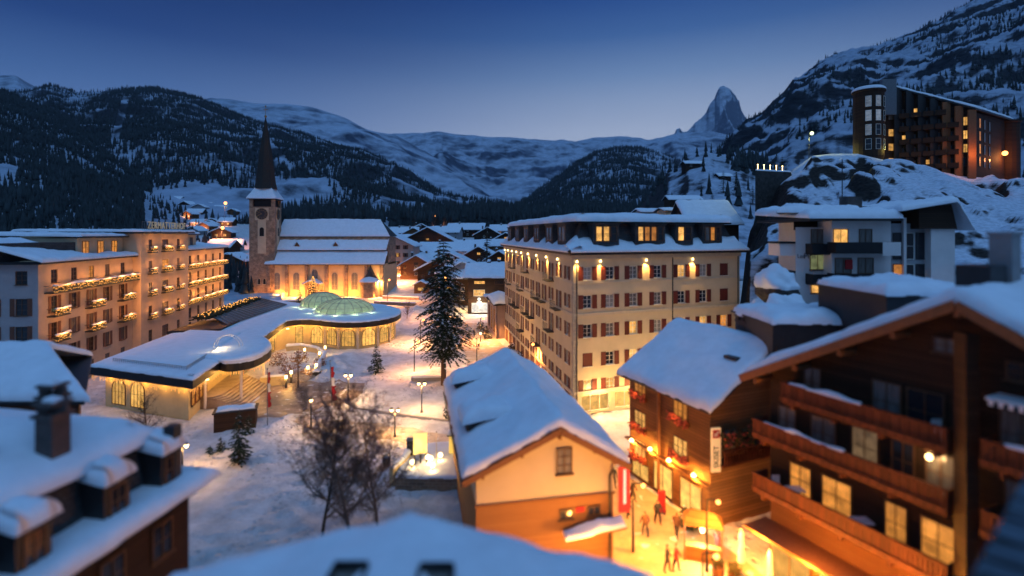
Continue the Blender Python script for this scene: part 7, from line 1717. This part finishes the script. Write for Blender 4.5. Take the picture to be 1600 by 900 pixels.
house('roof_house', 'building under a broad plain snow roof behind the right end of the cream hotel', 'house', (Xp(1078, 112), 112), (1, -.04), 10.5, 16, 0, 22.8, 27.6, 'u', WOODD, .6, .9, seed=6, snowdu=1)
# boulders with snow hats on the slope between the hotel and the apartments
def boulder(label, x, y, z, rx, rz_, seed):
    t = thing('boulder', (x, y, z), label, 'boulder', 'snow-capped rocks on the slope'); bm = bmesh.new(); bmesh.ops.create_icosphere(bm, subdivisions=4, radius=1)
    for v in bm.verts:
        n = mnoise.fractal(v.co*1.1+Vector((seed, 0, 0)), 1, 2, 4)*.35; v.co = Vector((v.co.x*rx*(1+n), v.co.y*rx*(1+n), v.co.z*rz_*(1+n)))
    me = bpy.data.meshes.new('stone'); bm2 = bm.copy(); bm.to_mesh(me); me.materials.append(ROCK); o = bpy.data.objects.new('stone', me); COL.objects.link(o); o.parent = t
    for v in bm2.verts:
        k = max(0, v.co.z/rz_+.1); s = 1.10+.04*k
        v.co = Vector((v.co.x*s, v.co.y*s, v.co.z*1.0+k*.75)) if v.co.z > .05*rz_ else Vector((v.co.x*.9, v.co.y*.9, v.co.z*.6))
    me = bpy.data.meshes.new('snow_cap'); bm2.to_mesh(me); me.materials.append(SNOW); me.polygons.foreach_set('use_smooth', [True]*len(me.polygons)); o = bpy.data.objects.new('snow_cap', me); COL.objects.link(o); o.parent = t; bm.free(); bm2.free()
for i, (px, py, Y, r, h, lab) in enumerate(((1216, 448, 52, 1.9, 1.6, 'snow-capped rock touching the left corner of the white apartment house'), (1230, 490, 49, 2.0, 1.3, 'rounded snow-capped rock below the apartment balconies'), (1186, 492, 56, 1.6, 1.2, 'snow-capped rock nearest the cream hotel'), (1262, 508, 46, 1.8, 1.0, 'snow-capped rock behind the flat snowy dormer'), (1208, 512, 48, 1.5, .9, 'lowest snow-capped rock beside the log house chimney'))):
    p = at(px, py, Y); boulder(lab, p.x, p.y, p.z-.3, r, h, i*3.7)
t = thing('retaining_wall', (Xp(1160, 60), 60, 0), 'dark rock retaining wall below the snowy slope behind the log house', 'wall')
b = MB(); b.prism([(Xp(1150, 62), 62), (Xp(1245, 47), 47), (Xp(1250, 49), 49), (Xp(1160, 66), 66)], 0, 9.0); b.build('masonry', ROCK, t); snow_poly([(Xp(1150, 62), 62), (Xp(1245, 47), 47), (Xp(1250, 49), 49), (Xp(1160, 66), 66)], 9, .4, 'snow', t, .8)

# ================================================================ people, dog
def person(label, loc, h=1.74, rz=0.0, jac=CLOTH1, stride=.22, seed=0, z=None, arm=.1, hold=None):
    x, y = loc; z = ground_z(x, y)+.06 if z is None else z; s = h/1.74
    J = [((0, 0, .96), .145), ((0, 0, 1.18), .15), ((0, 0, 1.38), .175), ((0, 0, 1.49), .06), ((0, -.01, 1.56), .075), ((0, -.015, 1.66), .095), ((0, -.01, 1.72), .06),
         ((-.10, 0, .90), .11), ((-.11, stride*.55, .50), .075), ((-.11, stride*.9, .09), .05), ((-.12, stride*.9-.16, .05), .04),
         ((.10, 0, .90), .11), ((.11, -stride*.6, .50), .075), ((.11, -stride*.7, .09), .05), ((.12, -stride*.7-.16, .05), .04),
         ((-.20, 0, 1.40), .075), ((-.25, arm, 1.13), .058), ((-.24, arm-.14, .90), .045), ((-.24, arm-.17, .80), .035),
         ((.20, 0, 1.40), .075), ((.25, -arm, 1.13), .058), ((.24, -arm-.14, .90), .045), ((.24, -arm-.18, .80), .035)]
    E = [(0, 1), (1, 2), (2, 3), (3, 4), (4, 5), (5, 6), (0, 7), (7, 8), (8, 9), (9, 10), (0, 11), (11, 12), (12, 13), (13, 14), (2, 15), (15, 16), (16, 17), (17, 18), (2, 19), (19, 20), (20, 21), (21, 22)]
    me = bpy.data.meshes.new('person'); me.from_pydata([tuple(c*s for c in p) for p, r in J], E, []); o = bpy.data.objects.new('person', me); COL.objects.link(o)
    sk = o.modifiers.new('s', 'SKIN'); 
    for i, (p, r) in enumerate(J): me.skin_vertices[0].data[i].radius = (r*s, r*s*.85)
    me.skin_vertices[0].data[0].use_root = True; o.modifiers.new('u', 'SUBSURF').levels = 1
    dg = bpy.context.evaluated_depsgraph_get(); m2 = bpy.data.meshes.new_from_object(o.evaluated_get(dg)); bpy.data.objects.remove(o)
    m2.materials.clear(); [m2.materials.append(k) for k in (TROU, jac, SKIN, CLOTH2)]
    for f in m2.polygons:
        c = f.center/s; f.material_index = 0 if c.z < .88 and abs(c.x) < .19 else (3 if c.z > 1.64 or (c.z > 1.5 and c.y > .02) else (2 if c.z > 1.5 or (c.z < .86 and abs(c.x) > .19) else 1)); f.use_smooth = True
    o = bpy.data.objects.new('person', m2); COL.objects.link(o); o.location = (x, y, z); o.rotation_euler = (0, 0, rz); tag(o, label, 'person'); return o
PE = [(733, 529, 'person in dark winter clothes walking, holding the dog lead', .2, CLOTH1), (741, 522, 'person in dark clothes walking furthest from the camera', 3.0, CLOTH1), (757, 528, 'person in dark clothes walking nearest the hotel side', 3.1, CLOTH1), (716, 542, 'person in dark clothes half behind the pine branches', 1.6, CLOTH2)]
for i, (px, py, lab, rz, j) in enumerate(PE): person(lab, g(px, py+5), 1.75-.04*(i % 2), rz, j, seed=i)
def dog(loc, rz):
    x, y = loc; z = ground_z(x, y)+.04; J = [((0, .25, .42), .11), ((0, 0, .44), .12), ((0, -.22, .46), .13), ((0, -.36, .58), .07), ((0, -.43, .68), .08), ((0, -.56, .65), .045), ((0, .42, .50), .03), ((0, .56, .62), .02)]
    E = [(0, 1), (1, 2), (2, 3), (3, 4), (4, 5), (0, 6), (6, 7)]
    for sx in (-.08, .08):
        k = len(J); J += [((sx, -.22, .32), .05), ((sx, -.20, .17), .03), ((sx, -.23, .02), .032)]; E += [(2, k), (k, k+1), (k+1, k+2)]
        k = len(J); J += [((sx, .20, .30), .06), ((sx, .30, .17), .03), ((sx, .25, .02), .032)]; E += [(0, k), (k, k+1), (k+1, k+2)]
        J.append(((sx*.6, -.42, .78), .02)); E.append((4, len(J)-1))
    me = bpy.data.meshes.new('dog'); me.from_pydata([p for p, r in J], E, []); o = bpy.data.objects.new('dog', me); COL.objects.link(o); o.modifiers.new('s', 'SKIN')
    for i, (p, r) in enumerate(J): me.skin_vertices[0].data[i].radius = (r, r)
    me.skin_vertices[0].data[1].use_root = True; o.modifiers.new('u', 'SUBSURF').levels = 1
    dg = bpy.context.evaluated_depsgraph_get(); m2 = bpy.data.meshes.new_from_object(o.evaluated_get(dg)); bpy.data.objects.remove(o); m2.materials.clear(); m2.materials.append(TROU); m2.polygons.foreach_set('use_smooth', [True]*len(m2.polygons))
    o = bpy.data.objects.new('dog', m2); COL.objects.link(o); o.location = (x, y, z); o.rotation_euler = (0, 0, rz); tag(o, 'dark dog on a lead on the orange-lit way', 'dog')
dc = g(748, 543); dog(dc, .3)
hp_ = g(733, 534); b = MB(); P0 = Vector((hp_[0]+.25, hp_[1], .9)); P1 = Vector((dc[0], dc[1]-.3, .55)); prev = P0
for i in range(1, 9): q = P0.lerp(P1, i/8); q.z -= .35*math.sin(math.pi*i/8); b.tube(prev, q, .02, n=4); prev = q
tag(b.build('dog_lead', DARK), 'thin dark lead sagging between the walker and the dog', 'dog lead')
# street in the lower right: people, stall, closed parasols, stands
for x, y, j, rz, lab in ((10.3, 36.2, CLOTH1, .4, 'person in a dark jacket outside the log house shop'), (11.0, 34.2, CLOTH2, 2.5, 'person in a brown jacket beside the market stall'), (9.2, 39.0, CLOTH2, 1.0, 'person in a brown jacket further up the bright street'), (12.9, 32.2, CLOTH3, 2.0, 'person in a red jacket between stall and parasol'), (13.6, 33.6, CLOTH1, -1, 'person in dark clothes by the passage between the timber houses'),
    (8.4, 37.0, CLOTH1, 2.0, 'person in dark clothes crossing the bright street near the red banner'), (9.0, 34.6, CLOTH2, 3.4, 'person in a brown jacket in the middle of the bright street'), (8.2, 41.5, CLOTH1, .3, 'person in dark clothes furthest up the bright street'), (10.0, 31.2, CLOTH3, 1.2, 'person in a red jacket nearest the camera in the street'), (9.4, 31.0, CLOTH1, 1.3, 'person in dark clothes beside the one in red nearest the camera')): person(lab, (x, y), 1.74, rz, j)
t = thing('market_stall', (11.9, 32.6, 0), 'brown-roofed market stall with a bright white lamp in the street', 'stall')
b = MB(); b.add([(10.7, 32.0, 2.3), (13.0, 31.3, 2.3), (13.5, 32.9, 2.3), (11.2, 33.6, 2.3), (11.45, 32.8, 2.95), (12.75, 32.1, 2.95)], [(0, 1, 5, 4), (1, 2, 5), (2, 3, 4, 5), (3, 0, 4)]); b.build('roof', WOODM, t)
for x, y in ((10.8, 32.05), (12.9, 31.4), (13.4, 32.8), (11.3, 33.5)): b = MB(); b.tube((x, y, 0), (x, y, 2.35), .05, n=6); b.build('post', RUST, t)
b = MB(); b.prism([(10.9, 32.1), (12.9, 31.5), (13.05, 32.0), (11.05, 32.6)], 0, .95); b.build('counter', WOODO, t)
b = MB(); b.ball((11.9, 32.0, 2.0), .16); o = b.build('stall_lamp', BULB, t); lamp(o, (11.9, 31.95, 1.9), 60, (1, .8, .5), .18)
def parasol(label, x, y, m=WHC):
    t = thing('parasol', (x, y, 0), label, 'parasol'); b = MB(); b.tube((x, y, 0), (x, y, 2.9), .03, n=6); b.lathe([(.3, 0), (.3, .08), (.02, .1)], (x, y, 0), 12); b.build('pole', GREYM, t); b = MB(); b.lathe([(.06, 2.85), (.12, 2.5), (.16, 1.6), (.22, .9), (.03, .95)], (x, y, 0), 10); b.build('canopy', m, t)
parasol('closed white parasol in front of the big chalet shops', 13.7, 30.6); parasol('second closed white parasol, nearer the camera', 14.4, 28.6)
t = thing('display_stand', (9.6, 41.0, 0), 'red display stand beside the log house shop window', 'display stand'); b = MB(); b.box((11.0, 37.6, .85), (.5, .4, 1.5), -.4); b.build('board', REDC, t); b = MB(); b.box((11.0, 37.6, .06), (.6, .6, .12), -.4); b.build('foot', DARK, t)
bush('bush', 'dark evergreen bush beside the log house door', (12.3, 35.6, 0), .7, 1.3, 500, 90, [NEEDLE, SNOW])

for i, (x, y) in enumerate(((13.0, 30.0), (12.3, 30.6))):
    t = thing('planter', (x, y, 0), ('wooden flower tub at the foot of the closed parasol', 'wooden flower tub left of the closed parasol')[i], 'planter'); b = MB(); b.lathe([(.32, 0), (.38, .55), (.3, .55), (.01, .5)], (x, y, .06), 10); b.build('tub', RUST, t); bb = MB(); rr = random.Random(i)
    for k in range(60): bb.box((x+rr.uniform(-.3, .3), y+rr.uniform(-.3, .3), .65+rr.uniform(0, .45)), (.12, .1, .1), rr.uniform(0, 3))
    bb.build('foliage', NEEDLEW, t)
